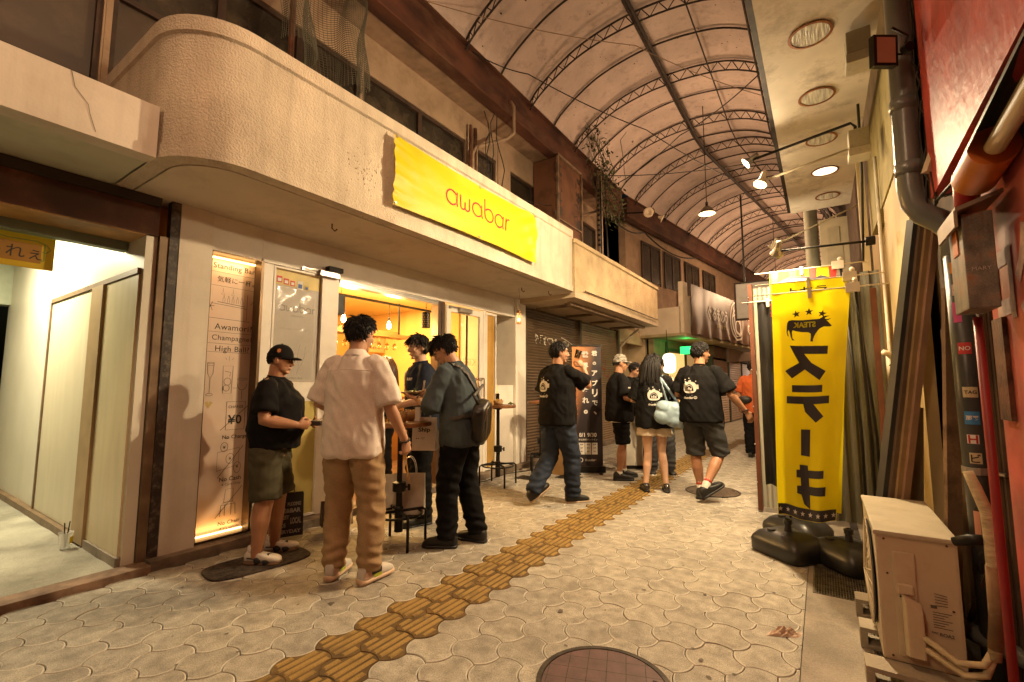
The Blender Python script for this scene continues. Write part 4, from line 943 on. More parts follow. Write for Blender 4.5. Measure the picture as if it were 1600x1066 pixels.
for y, lb in ((5.25, 'pale conduit bent under the beam over the banner end'), (8.9, 'pale conduit bent over the rusty sign box')):
    P = [(-4.36,y+.15,3.6),(-4.36,y+.15,4.9),(-4.33,y+.2,5.02),(-4.0,y+.55,5.2),(-3.90,y+.62,5.3),(-3.90,y+.62,5.75),(-3.95,y+.60,5.85)]
    tag(MB().tube(P, .028, 8).build('conduit', M_cond, smooth=True), lb, 'conduit')
for y, lb in ((5.48, 'dark vertical pipe beside the last banner window'), (5.36, 'rust brown vertical pipe rising behind the banner'), (8.55, 'dark vertical pipe right of the rusty sign box')):
    tag(MB().tube([(-4.38,y,3.55),(-4.38,y,5.35)], .03 if y > 5.4 else .022, 8).build('wall_pipe', M_rust, smooth=True), lb, 'pipe')
random.seed(9)
for k in range(9):
    y = 5.5+random.random()*5.3 if k > 2 else 5.35+k*.12; x = -4.2
    P = [Vector((x+random.uniform(0,.2), y, 5.6-random.random()*.3))]
    for j in range(10): P.append(P[-1]+Vector((random.gauss(0,.02), random.gauss(0,.05), -.17)))
    tag(MB().tube(P, .008, 5).build('dangling_cable', M_cable, smooth=True), 'loose black cable dangling against the upper wall behind the canopy parapets', 'cable', 'loose cables dangling on the upper wall')
for k in range(3):
    cable([(-4.3,5.5+k*.1,4.1+k*.2),(-3.9,8.2,4.4+k*.25)], .006, ['lowest', 'middle', 'highest'][k]+' of three thin wires strung along the upper windows left of the rusty box', sag=.15)
# bird netting draped over the parapet
t = MB(); random.seed(4)
def nfn(i, j, nu, nv):
    u = i/nu; v = j/nv; y = 1.95+1.25*u*(1-.20*v)+.02*math.sin(v*9); z = 5.75-v*(1.7-.4*abs(u-.5))
    x = -4.05+.25*math.sin(u*11)*(.3+.5*v)+.34*v
    return Vector((min(x, -3.45), y+.05*math.sin(u*23+v*3), z))
nu, nv = 58, 62
G_ = [[nfn(i, j, nu, nv) for i in range(nu+1)] for j in range(nv+1)]
w2 = .0028
for j in range(nv):
    for i in range(nu):
        for a, c in ((G_[j][i], G_[j+1][i]), (G_[j][i], G_[j][i+1])):
            d = (c-a).normalized(); s_ = d.cross(Vector((1,0,0)));
            if s_.length < .1: s_ = d.cross(Vector((0,0,1)))
            s_ = s_.normalized()*w2; t.add([a-s_, a+s_, c+s_, c-s_], [(0,1,2,3)])
tag(t.build('bird_net', mat('old_net', (.06,.055,.035), .8)), 'old dark netting hanging from the beam down onto the cream canopy', 'net')
tag(MB().tube([(-4.2,2.33,3.5),(-4.2,2.33,5.6)], .03, 8).build('wall_pipe', M_rust), 'dark downpipe behind the hanging net', 'pipe')

b = MB(); rnd = random.Random(31)
for k in range(260):
    i_ = rnd.randrange(2, 38); y = rnd.uniform(2.5, 10.8); x, z = AL[i_]; x2, z2 = AL[i_+1]; q = rnd.random(); cx_, cz_ = x+(x2-x)*q, z+(z2-z)*q+.035
    tx_ = V_ = Vector((x2-x, 0, z2-z)).normalized(); s_ = rnd.uniform(.003,.014)*(1 if rnd.random() < .9 else 2); a0 = rnd.random()*6
    b.add([Vector((cx_, y, cz_))+tx_*(s_*math.cos(a0+t_)*rnd.uniform(.4,1.3))+Vector((0,s_*math.sin(a0+t_)*rnd.uniform(.4,1.5),0)) for t_ in (0,1,2,3,4,5.1)], [tuple(range(6))])
tag(b.build('roof_debris', mat('debris', (.07,.05,.035), .9)), kind='stuff')
# lamps under the roof
def pendant(x, y, z, lb, e, r=.16, on=False, g='pendant lamps under the arcade roof', up=.10):
    p = at_bend(x, y, z); t = thing('pendant_lamp', p, lb, 'pendant lamp', g)
    b = MB().lathe([(.03,.16),(.06,.14),(.10,.10),(r-.03,.05),(r,0),(r-.008,0),(r-.04,.045),(.08,.09),(.02,.12)], p, 24); b.build('shade', mat('grey_shade', (.22,.19,.15), .35, metal=.8), t, smooth=True)
    b = MB().tube([(p[0],p[1],p[2]+.15),(p[0],p[1],6.85)], .008, 6); b.tube([(p[0],p[1],p[2]+.15),(p[0],p[1],p[2]+.24)], .025, 10); b.build('stem', M_steel, t)
    b = MB().ell((p[0],p[1],p[2]+.05), (.045,.045,.05), 12, 8); b.build('bulb', mat('pendant_glow' if on else 'pendant_dim', (1,.8,.5), emit=(1,.62,.30), es=40 if on else 1.2), t, smooth=True)
    lamp('pendant_light', 'SPOT', (p[0],p[1],p[2]+.02), e, (1,.66,.34), .06, aim=(p[0],p[1],0), spot=165, blend=.3, parent=t)
    lamp('pendant_glow', 'POINT', (p[0],p[1],p[2]-.12), e*up, (1,.62,.35), .30, parent=t)
pendant(-1.70, 9.4, 4.62, 'grey metal pendant lamp hanging from the vault just before the bend', 22, up=9.5)  # an unlit lamp; the lights in it are added to brighten the vault
pendant(-2.0, 17.0, 4.6, 'far pendant lamp glowing past the bend, nearest of the far lamps', 260, on=True, up=.9)
pendant(-1.8, 25.0, 4.6, 'far pendant lamp deep in the arcade, seen as a small bright dot', 320, on=True, up=.8)
pendant(-1.8, 34.0, 4.6, 'furthest pendant lamp at the end of the arcade', 320, on=True, up=.8)
pendant(-1.2, 1.0, 5.3, 'unseen grey pendant lamp added high over the bar front to light roof and canopy', 10, on=True, up=15)  # out of view, added so its upward glow brightens roof and canopy
pendant(-1.6, -3.2, 4.8, 'unseen grey pendant lamp added behind the viewpoint as fill light over the paving', 130, on=True, up=1.2)  # out of view, added as warm fill from behind
# camera / speaker cluster on the left beam
t = thing('horn_speaker', (-3.6, 11.2, 5.0), 'pair of small horn loudspeakers on the beam before the bend', 'speaker')
c_ = Vector((-3.2, 10.6, 5.35))
b = MB(); b.lathe([(.03,0),(.04,.05),(.07,.09),(.12,.11),(.115,.115),(.05,.09),(.02,.05)], c_, 18, (.2,-.9,-.25)); b.lathe([(.03,0),(.04,.05),(.07,.09),(.11,.12),(.105,.125),(.05,.09),(.02,.05)], c_+Vector((.18,.1,-.1)), 18, (.7,.3,-.4)); b.build('horn', mat('cream_horn', (.35,.28,.19), .5), t, smooth=True)
b = MB(); b.box(c_.x-.08,c_.x+.1,c_.y,c_.y+.12,c_.z+.02,c_.z+.10); b.tube([c_+Vector((0,.1,.05)), (-4.0,10.9,5.6)], .02, 6); b.build('bracket', M_steel, t)
# ================================================================== RIGHT SIDE
M_ply = mat('aged_plywood', (.36,.23,.09), .65, vary=.15, scale=2, stain=(.16,.09,.035), sscale=2.5, samt=.6, stretch=(1,1,.25))
M_paleply = mat('pale_board', (.50,.38,.19), .6, vary=.1, scale=2, stain=(.26,.17,.07), sscale=3, samt=.4, stretch=(1,1,.3))
M_dply = mat('dark_scribbled_board', (.11,.065,.03), .75, vary=.3, scale=3, stain=(.04,.025,.012), sscale=3)
M_mould = mat('mouldy_white_soffit', (.74,.66,.54), .7, vary=.10, scale=3, stain=(.16,.12,.085), sscale=3.0, samt=.8, bump=.15)
M_red = mat('red_painted_wall', (.46,.062,.055), .5, streak=(.24,.025,.02), stramt=.55, vary=.18, scale=3, stain=(.16,.02,.02), sscale=4, samt=.5, bump=.5, bscale=18, spec=.3)
M_redd = mat('dark_red_paint', (.24,.012,.012), .5, vary=.2, scale=4)
# soffit with round lights
rs = thing('right_canopy', (.1, 5, 3.6), 'mould stained white canopy with five round recessed lights on the right', 'canopy')
b = MB(); b.box(-.232, .42, -4, 7.16, 3.60, 3.75); b.build('soffit', M_mould, rs)
b = MB(); b.box(-.27,-.235,-4,7.18,3.62,3.95); b.build('fascia', M_steel, rs)
for k, (y, lit) in enumerate(((3.47,0),(4.28,0),(5.08,0),(5.88,1),(6.70,0))):
    x = .055+k*.03
    r_ = MB().lathe([(.125,3.598),(.128,3.590),(.112,3.588),(.110,3.597)], (x, y, 0), 32).build('light_ring', mat('rust_ring', (.28,.10,.03), .6, metal=.3, vary=.3), rs)
    g = MB(); n = 40
    g.lathe([(.0,3.592),(.11,3.5925),(.1115,3.5985),(.0,3.5986)], (x, y, 0), 36)
    r2 = g.build('lens', mat('lens_lit' if lit else 'ribbed_lens', (.66,.63,.52), .25, vary=.3, scale=18, stretch=(2.5,.3,1), emit=(1,.8,.5) if lit else None, es=2.2, bump=.8, bscale=30, spec=.6), r_)
    if lit: lamp('downlight', 'SPOT', (x, y, 3.57), 14, (1,.8,.5), .06, aim=(x, y, 0), spot=120, parent=r_)
# wall panels under the canopy
rw = thing('right_board_wall', (.6, 4, 0), 'right-hand wall of plywood, pale boards and battens behind the flags', 'wall')
b = MB(); b.box(.50,.56,3.66,4.80,.0,2.75); b.build('pale_board', M_paleply, rw)
b = MB(); b.box(.56,.60,4.9,6.6,.0,3.6); b.box(.48,.52,4.98,5.6,.0,2.15); b.build('plywood_sheet', M_ply, rw)
b = MB(); b.box(.40,.46,5.65,5.72,.0,3.6);  b.build('batten', M_paleply, rw)
b = MB(); b.box(.38,.43,5.3,5.36,.0,2.2); b.box(.38,.42,4.9,4.94,0,2.1); b.build('brown_batten', mat('dark_red_wood', (.14,.045,.02), .6, vary=.2), rw)
b = MB(); b.box(.62,1.1,3.2,12,0,6.2); b.box(.60,.64,2.72,3.65,.0,6.2); b.build('back_wall', mat('dark_back_wall', (.10,.065,.04), .85, vary=.3), rw)
b = MB(); b.box(.49,.56,3.60,5.7,2.76,6.2); b.build('upper_board', mat('mossy_timber', (.33,.27,.11), .75, vary=.25, scale=6, stain=(.10,.08,.04), sscale=6), rw)
tag(MB().tube([(.475,4.86,0.0),(.472,4.84,1.2),(.468,4.80,3.2)], .013, 8).build('white_pipe', mat('white_pipe', (.62,.54,.40), .4), smooth=True), 'thin white water pipe running up the boards', 'pipe')
t = thing('wall_tap', (.47, 4.8, 1.3), 'cream tap fitting on the thin white pipe', 'tap')
b = MB(); b.tube([(.472,4.84,1.52),(.455,4.74,1.53),(.42,4.70,1.54)], .022, 8); b.tube([(.472,4.85,1.34),(.472,4.85,1.52)], .028, 8); b.build('body', MATS['white_pipe'], t, smooth=True)
b = MB(); b.tube([(.46,4.80,1.44),(.52,4.70,1.48)], .006, 6); b.build('lever', M_iron2, t)
# junction boxes
for x, y, z, s_, lb in ((.33,4.45,3.16,.16,'white mouldy junction box under the canopy carrying the lamp arms'), (.30,3.62,3.44,.16,'grey and white stained junction box nearest the camera under the canopy')):
    t = thing('junction_box', (x,y,z), lb, 'junction box')
    b = MB(); b.box(x-.055,x+.075,y-s_/2,y+s_/2,z-.02,z+.13); b.build('cover', mat('box_grey', (.42,.38,.28), .6, vary=.12, stain=(.16,.13,.08), sscale=12), t, bevel=.006)
    b = MB(); b.box(x-.06,x+.08,y-s_/2-.005,y+s_/2+.005,z-.085,z-.022); b.build('base', mat('box_white', (.55,.50,.38), .6, vary=.1, stain=(.2,.16,.1), sscale=12), t, bevel=.006)
cable([(.36,4.5,3.55),(.36,4.6,3.0),(.37,5.2,2.4)], .010, 'black cable dropping from the junction box along the wall')
# LED floods on arms
def flood(a, c, aim, lb, m_arm, e, spot=150):
    a, c = Vector(a), Vector(c); t = thing('flood_lamp', c, lb, 'flood lamp', 'LED floods on arms over the street')
    b = MB()
    if m_arm is M_iron2 and a.z > 3: b.tube([a+Vector((0,0,-.25)), a+Vector((0,0,-.04)), a+Vector((-.03,0,0)), c], .013, 8)
    else: b.tube([a, c], .010, 8)
    b.build('arm', m_arm, t, smooth=True)
    d = (Vector(aim)-c).normalized()
    b = MB().lathe([(.0,-.12),(.022,-.115),(.024,-.05),(.03,-.03),(.052,.0),(.056,.012),(.050,.012)], c+d*.02, 24, d); b.tube([c, c-d*.06], .018, 8); b.build('housing', mat('cream_housing', (.5,.42,.28), .4) if m_arm is not M_iron2 else M_alu, t, smooth=True)
    b = MB().lathe([(0,.0),(.046,.002),(.046,.010),(0,.014)], c+d*.02, 24, d); b.build('lens', mat('led_face', (1,.95,.85), emit=(1,.90,.70), es=45), t, smooth=True)
    p = c+d*.06
    lamp('flood_light', 'SPOT', p, e, (1,.74,.43), .05, aim=p+d, spot=spot, blend=.5, parent=t)
    lamp('flood_spill', 'POINT', p+d*.03, e*.07, (1,.78,.48), .04, parent=t)
M_armc = mat('cream_arm', (.42,.36,.24), .4, vary=.1)
flood((.35,4.744,3.52), (-.47,4.744,3.40), (-2.3,4.4,2.1), 'LED flood lamp on the bent black arm, highest over the street', M_iron2, 480, spot=168)
flood((.34,4.40,3.16), (-.345,4.38,3.03), (-.9,3.9,1.4), 'cream LED flood lamp on the thin cream arm, below the bent one', M_armc, 160)
flood((.36,4.46,2.40), (-.26,4.46,2.42), (-.9,6.6,0.4), 'cream LED flood on the low straight black arm beside the flags', M_iron2, 60)
flood((.5,6.6,3.4), (-.42,6.6,3.05), (-2.2,9.0,0), 'distant flood lamp blazing above the flags', M_armc, 260)
t = thing('gate_arm_motor', (.38,4.46,2.4), 'black clamp at the wall end of the low lamp arm', 'clamp')
b = MB(); b.lathe([(.0,-.03),(.035,-.03),(.035,.03),(0,.03)], (.37,4.46,2.40), 14, (1,0,0)); b.build('clamp', M_iron2, t)
# column and outdoor units hung far up on the right
tag(MB().tube([(-.02,9.2,0),(-.02,9.2,5.9)], .10, 16).build('round_column', mat('grey_green_column', (.30,.30,.22), .6, vary=.15), smooth=True), 'round grey green column rising behind the flags', 'column')
t = thing('hanging_outdoor_unit', (.3, 7.6, 3.1), 'beige air conditioner casing mounted high beyond the white canopy', 'air conditioner')
b = MB(); b.box(.08,.40,7.5,7.9,2.75,3.55); b.build('casing', mat('beige_casing', (.44,.36,.24), .5, vary=.08), t, bevel=.01)
b = MB(); b.box(.15,.33,7.488,7.498,2.85,3.15); b.box(.17,.30,7.48,7.488,3.2,3.42); b.build('side_panel', mat('beige_panel', (.38,.31,.2), .5), t, bevel=.008)
# ---------------- grey downpipe, red building
M_grey = mat('grey_pvc', (.14,.15,.14), .3, vary=.12, scale=5, spec=.6)
dp = thing('grey_downpipe', (.52,2.7,2.5), 'thick grey plastic downpipe with an elbow beside the red wall', 'pipe')
b = MB()
Pp = [(.408,2.80,4.2),(.402,2.80,3.0),(.394,2.80,2.30),(.394,2.80,2.21),(.403,2.80,2.135),(.435,2.80,2.075),(.49,2.80,2.03),(.520,2.80,1.99),(.530,2.80,1.94),(.530,2.80,1.86)]
b.tube(Pp, .050, 18); b.build('pipe', M_grey, dp, smooth=True)
for z in (2.62, 2.30): MB().tube([(.396,2.80,z-.03),(.396,2.80,z+.03)], .054, 18).build('collar', M_grey, dp, smooth=True)
for k in range(3):
    rnd = random.Random(k+50); P = [Vector((.448+.012*k, 2.76-.03*k, 3.6))]
    while P[-1].z > 2.12: P.append(Vector((.445+.012*k+rnd.gauss(0,.008), 2.76-.03*k+rnd.gauss(0,.008), P[-1].z-.08)))
    tag(MB().tube(P, .0045, 6).build('cable', M_cable, smooth=True), ['thin black cable tied close beside the grey downpipe', 'second black cable hanging between the downpipe and the red overhang', 'third black cable against the edge of the red overhang'][k], 'cable')
bp = thing('stickered_pipe', (.6,2.5,1), 'dark grey standing pipe covered in stickers and marker scribbles', 'pipe')
b = MB(); b.tube([(.531,2.80,1.90),(.532,2.80,1.2),(.540,2.80,.0)], .045, 20); b.build('pipe', mat('dark_grey_pvc', (.055,.058,.055), .35, vary=.2), bp, smooth=True)
b = MB(); b.tube([(.5345,2.80,.90),(.534,2.80,.93)], .050, 20); b.tube([(.54,2.8,.915),(.60,2.7,.915)], .008, 6); b.build('strap', M_alu, bp)
def wrap(w_, h_, ang, z, m_, nm='sticker', txt=None, tm=None):
    b = MB(); n = 8; rr = .0462; cx, cy = .5325, 2.80
    a0 = R(ang)-w_/2/rr
    f = lambda x, y, o=0: (cx+(rr+o)*math.cos(R(ang)+x/rr), cy+(rr+o)*math.sin(R(ang)+x/rr), z+y)
    b.grid(n, 1, lambda u, v: f((u-.5)*w_, (v-.5)*h_)); s_ = b.build(nm, m_, bp)
    if txt:
        b = MB(); words(b, txt, 0, 0, *fr, w=w_*.8, bold=.02, step=.008, fn=lambda x, y: f(x, y, .001)); b.build('print', tm, s_)
A_ = -105
wrap(.05,.05,A_,1.80,flat('st_orange',(.6,.22,.02))); wrap(.055,.05,A_+6,1.70,flat('st_pink',(.65,.5,.48)),txt='OK',tm=flat('st_redink',(.4,.03,.03))); wrap(.03,.09,A_-16,1.60,flat('st_mag',(.5,.08,.25)))
wrap(.045,.05,A_+2,1.44,flat('st_red',(.5,.05,.05)),txt='NO',tm=flat('st_w',(.7,.65,.6))); wrap(.05,.045,A_+8,1.25,flat('st_cream',(.5,.42,.26)),txt='TAG',tm=M_ink)
wrap(.05,.055,A_+6,1.14,flat('st_blue',(.05,.2,.45)),txt='那覇',tm=MATS['st_w']); wrap(.038,.038,A_+2,1.05,MATS['st_w'],txt='H',tm=MATS['st_redink']); wrap(.04,.045,A_+6,.97,MATS['st_cream'],txt='ビ',tm=M_ink)
wrap(.02,.10,A_-12,.70,flat('st_peach',(.6,.3,.2)))
b = MB(); fz = lambda x, y: (.537+.0465*math.cos(R(A_+10)+x/.046), 2.80+.0465*math.sin(R(A_+10)+x/.046), .62+y)
words(b, 'OAKES', 0, 0, *fr, w=.36, h=.06, bold=.0, step=.01, fn=lambda x, y: fz(-y, -x*.9)); b.build('marker_scribble', M_ink, bp)
# red building
rd = thing('red_building', (1.0,1.2,0), 'glossy red painted building with white painted lettering on the right edge', 'building')
b = MB(); b.add([(.45,-3,2.32),(1.4,-3,2.32),(1.4,2.70,2.11),(.45,2.70,2.11),(.45,-3,4.6),(1.4,-3,4.6),(1.4,2.70,4.6),(.45,2.70,4.6)], [(3,2,1,0),(4,5,6,7),(0,1,5,4),(1,2,6,5),(2,3,7,6),(3,0,4,7)]); b.build('overhang', M_red, rd)
b = MB(); b.box(.60,1.6,-3,2.05,0,2.32); b.build('wall', M_red, rd)
b = MB(); b.box(.575,1.2,2.051,2.56,0,2.12); b.build('pier', mat('faded_red_pier', (.46,.10,.085), .5, vary=.3, scale=4, stain=(.40,.26,.16), sscale=2.6, samt=.55), rd)
b = MB(); words(b, 'ロク', 0, 0, (.572,2.26,1.66), (0,-1,0), (0,0,1), w=.44, h=.32, bold=.05); b.build('painted_lettering', mat('worn_white_paint', (.50,.36,.32), .7, vary=.3, scale=14), rd)
b = MB().tube([(.492,2.36,0.0),(.492,2.36,.7),(.490,2.36,1.53)], .014, 10); b.build('red_pipe', mat('red_pipe', (.24,.018,.018), .45), rd, smooth=True)
b = MB().tube([(.50,2.42,1.93),(.50,2.42,2.11)], .034, 12); b.build('red_drain', M_redd, rd, smooth=True)
t = thing('orange_tube_lamp', (.5,2.0,2.1), 'orange ended half cylinder lamp slung below the red overhang', 'lamp')
a = Vector((.505,2.30,2.035)); c_ = Vector((.505,.9,2.16)); d = (c_-a).normalized()
b = MB().tube([a, a+d*.24], .065, 28); b.build('orange_cap', mat('orange_enamel', (.50,.13,.015), .4, vary=.2, stain=(.2,.07,.02), spec=.3), t, auto=40)
b = MB(); n = Vector((0,0,1)); sx = d.cross(n).normalized(); up = sx.cross(d)
for i in range(2):
    q = a+d*(.241 if i == 0 else 1.3)
    b.v += [tuple(q+(sx*math.cos(R(th))+up*math.sin(R(th)))*.065) for th in range(0, 181, 15)]
b.f = [(i, i+1, i+14, i+13) for i in range(12)]; b.m = [0]*12; b.build('reflector', mat('dark_reflector', (.03,.03,.025), .4), t)
b = MB().tube([a+d*.25-up*.01, a+d*1.3-up*.01], .028, 14); b.build('tube', mat('unlit_tube', (.55,.45,.30), .3), t, smooth=True)
t = thing('metal_box', (.5,2.3,1.7), 'battered grey metal meter box with orange tags and a rusty base', 'box')
b = MB(); b.box(.446,.528,2.24,2.44,1.55,1.895); b.build('casing', mat('battered_casing', (.20,.18,.15), .55, metal=.2, vary=.3, scale=14, fine=.5, stain=(.28,.11,.04), sscale=14, samt=.9, streak=(.08,.05,.03), stramt=.6, stsc=40), t, bevel=.005)
b = MB(); b.add([(.425,2.20,1.895),(.55,2.20,1.94),(.55,2.47,1.94),(.425,2.47,1.895),(.425,2.20,1.91),(.55,2.20,1.955),(.55,2.47,1.955),(.425,2.47,1.91)], [(3,2,1,0),(4,5,6,7),(0,1,5,4),(1,2,6,5),(2,3,7,6),(3,0,4,7)]); b.box(.420,.430,2.20,2.47,1.84,1.90); b.build('lid', mat('bent_lid', (.26,.20,.14), .5, metal=.4, vary=.3), t)
b = MB(); b.box(.4425,.445,2.30,2.37,1.76,1.87); b.build('orange_tag', flat('orange_tape', (.50,.13,.02)), t)
b = MB(); words(b, 'MARY', 0, 0, (.487,2.238,1.69), (1,0,0), (0,0,1), w=.05, bold=0); b.build('scribble', flat('pale_marker', (.4,.33,.28)), t)
b = MB(); b.box(.56,.574,2.40,2.52,1.15,1.53); b.build('rusty_bracket', M_rust, t)
t = thing('small_floodlight', (.42,2.6,2.95), 'small square floodlight with a tan face clipped to the grey pipe', 'flood lamp')
o_ = Vector((.322,2.58,2.80)); uu = Vector((.80,.55,.0)).normalized(); vv = Vector((.03,-.10,1)).normalized(); nn = uu.cross(vv).normalized()
b = MB(); b.prism([(-.055,-.07),(.055,-.07),(.055,.07),(-.055,.07)], o_, uu, vv, -.03); b.build('housing', M_iron2, t, fix=True)
b = MB(); b.prism([(-.043,-.058),(.043,-.058),(.043,.058),(-.043,.058)], o_+nn*.002, uu, vv, 0); b.build('face', mat('tan_face', (.42,.26,.18), .4), t)
b = MB(); b.tube([o_-nn*.03, o_+uu*.10-nn*.03, o_+uu*.12+vv*.08-nn*.02, o_+uu*.03+vv*.10], .006, 6); b.lathe([(0,0),(.022,0),(.022,.03),(0,.03)], o_+uu*.085, 12, nn); b.build('bracket', M_iron2, t)
t = thing('small_antenna_cap', (.5,2.6,2.35), 'cream wedge shaped cover with a wire bracket on the red overhang', 'cover')
b = MB(); b.prism([(0,0),(.05,.12),(.075,.13),(.075,0)], (.415,2.66,2.22), (.83,.55,0), (0,0,1), .03); b.build('cover', mat('cream_cover', (.48,.40,.28), .5), t, fix=True)
b = MB(); b.tube([(.45,2.66,2.22),(.452,2.62,2.09),(.47,2.56,2.07),(.53,2.5,2.07)], .006, 6); b.tube([(.45,2.60,2.07),(.49,2.42,2.10),(.52,2.30,2.10),(.60,1.9,2.12)], .007, 6); b.build('bracket', M_iron2, t)
# leaning profiles and boards
def leaning(pts0, pts1, w_, d_, m_, label, name='leaning_profile', cat='timber'):
    b = MB().bar(pts0, pts1, w_, d_, up=(-.55,.83,0)); return tag(b.build(name, m_), label, cat)
lean = thing('leaning_profile_bundle', (.5,3.1,1.1), 'bundle of grey and pale timber profiles leaning against the wall', 'timber')
for k, (x0, x1, m_) in enumerate(((.0,.0,mat('charcoal_profile',(.05,.05,.048),.4)), (.045,.035,mat('grey_brown_profile',(.16,.11,.07),.5)), (.085,.065,mat('tan_profile',(.36,.24,.12),.5)), (.125,.10,mat('pink_tan_profile',(.36,.22,.14),.5)))):
    b = MB().bar((.165+x0*.75, 3.53, .0), (.495+x1*.95, 3.50, 2.25), .036, .05, up=(-.55,.83,0)); b.build('profile', m_, lean)
tag(MB().box(.585,.598,2.75,3.60,.0,1.60).build('scribbled_board', M_dply), 'dark board with marker graffiti behind the leaning profiles', 'board')
b = MB(); random.seed(2)
for k in range(10):
    x, z = random.uniform(-.22,.18), random.uniform(.5,1.45); P = [(x+random.uniform(-.06,.06), z+random.uniform(-.05,.05)) for _ in range(6)]
    b.ribbon(P, .006, (.583,3.22,0), (0,-1,0), (0,0,1))
tag(b.build('graffiti', M_ink), 'black marker scrawl on the dark board', 'graffiti')
t = MB(); t.box(.580,.584,3.15,3.35,.93,1.01); o = tag(t.build('yellow_tag', flat('yellow_tag', (.55,.40,.02))), 'small yellow sticker with black strokes on the dark board', 'sticker')
q = MB(); words(q, '注意', 0, 0, (.579,3.25,.97), (0,-1,0), (0,0,1), w=.13, bold=.03); q.build('print', M_ink, o)
M_grime = mat('stained_plank', (.27,.17,.10), .75, vary=.2, scale=3, stain=(.07,.04,.025), sscale=5, samt=.9, bump=.3)
leaning((.455,3.10,.0), (.555,3.10,1.76), .07, .02, M_grime, 'stained pinkish plank leaning beside the stickered pipe', 'leaning_plank', 'plank')
leaning((.35,3.62,.0), (.42,3.62,1.15), .16, .02, mat('grey_scrawled_plank', (.26,.20,.13), .7, vary=.2, stain=(.08,.06,.05), sscale=6), 'grey scrawled plank behind the air conditioner', 'leaning_plank', 'plank')
# corrugated screen with brown edge
cs = thing('corrugated_screen', (-.3,5.4,1.1), 'pale corrugated sheet screen with a dark brown edge board behind the flags', 'screen')
def corr(x0, x1, y, z0, z1, y1=None):
    b = MB(); n = int((x1-x0)/.006)
    prof = lambda s_: .016*max(-1, min(1, 1.8*math.sin(s_*2*math.pi/.085)))
    y1 = y if y1 is None else y1
    b.grid(n, 1, lambda u, v: (x0+(x1-x0)*u, y+(y1-y)*u+prof((x1-x0)*u), z0+(z1-z0)*v)); return b
corr(-.56,-.10,5.42,.05,2.30).build('sheet', mat('pale_corrugated', (.40,.38,.30), .4, metal=.2, vary=.15, scale=2, stain=(.2,.17,.12), stretch=(1,1,.2)), cs)
corr(-.10,.48,5.25,.05,2.32).build('sheet', mat('grey_corrugated', (.22,.21,.17), .4, metal=.3, vary=.2, scale=2, stain=(.13,.10,.07), stretch=(1,1,.2)), cs)
b = MB(); b.box(-.605,-.565,5.38,5.46,.02,2.34); b.build('edge_board', mat('dark_red_board', (.10,.03,.012), .6, vary=.2), cs)
b = MB()
for k in range(6): b.ell((-.605,5.375,.3+k*.38), (.008,.008,.008), 8, 6)
b.build('screw', M_alu, cs)

# ---------------- flags and weights
def banner_flag(cx, y, z0, z1, w_, skew, m_, name, label, pole_x, seed, nar=0.0, ang=0., decorate=None):
    t = thing(name, (pole_x, y, 0), label, 'banner flag', None)
    def f(u, v, off=0.):
        """u 0..1 left to right, v 0..1 bottom to top"""
        k = 1-v; ww = w_*(1-nar*k); x = cx+skew*k-ww/2+ww*u
        fold = .018*math.sin(u*7+k*5+seed)*k + .022*math.sin(u*15+seed*2-k*3)*(k**.6)*.7 + .012*noise.noise(Vector((u*4, v*5, seed)))
        fold += .02*math.sin((u*1.2+v*4)*4.5)*math.exp(-((v-.62)/.09)**2)*u
        p = Vector((x, y+fold-off, z0+(z1-z0)*v+.010*math.sin(u*math.pi*2+seed)*k))
        return tuple(p)
    cl = MB().grid(46, 110, lambda u, v: f(u, v)).build('cloth', m_, t, smooth=True)
    if decorate: decorate(cl, f, w_, z1-z0)
    b = MB(); top = Vector(f(1, 1)); b.tube([(pole_x, y, .12), (pole_x+.005, y, .9), (top.x+.03, y, z1+.04)], .011, 8); b.build('pole', M_iron2, t, smooth=True)
    b = MB(); b.tube([(cx-w_/2-.12, y-.004, z1+.004), (cx+w_/2+.22, y-.004, z1+.004)], .005, 8); b.build('crossbar', mat('white_rod', (.66,.60,.48), .4), t, smooth=True)
    b = MB(); b.box(cx-.012, cx+.012, y-.016, y+.010, z1-.05, z1+.025); b.build('clip', mat('white_plastic_clip', (.62,.56,.46), .35), t, bevel=.003)
    b = MB(); b.box(top.x-.03, top.x+.055, y-.022, y+.016, z1-.035, z1+.035); b.lathe([(0,0),(.016,.004),(.018,.02),(.010,.034),(0,.036)], (top.x+.03, y, z1+.035), 12)
    b.build('corner_joint', mat('white_plastic_clip', (.62,.56,.46), .35), t, bevel=.003)
    return t, f
random.seed(1)
M_flag = mat('yellow_flag', (.80,.72,.010), .6, vary=.04, scale=2)
_n = M_flag.node_tree; _tr = _n.nodes.new('ShaderNodeBsdfTranslucent'); _tr.inputs[0].default_value = (.88,.74,.01,1); _mx = _n.nodes.new('ShaderNodeMixShader'); _mx.inputs[0].default_value = .45
_n.links.new(_n.nodes['Principled BSDF'].outputs[0], _mx.inputs[1]); _n.links.new(_tr.outputs[0], _mx.inputs[2]); _n.links.new(_mx.outputs[0], [q for q in _n.nodes if q.type == 'OUTPUT_MATERIAL'][0].inputs[0])
M_navy = flat('flag_navy', (.035,.030,.035), .6)
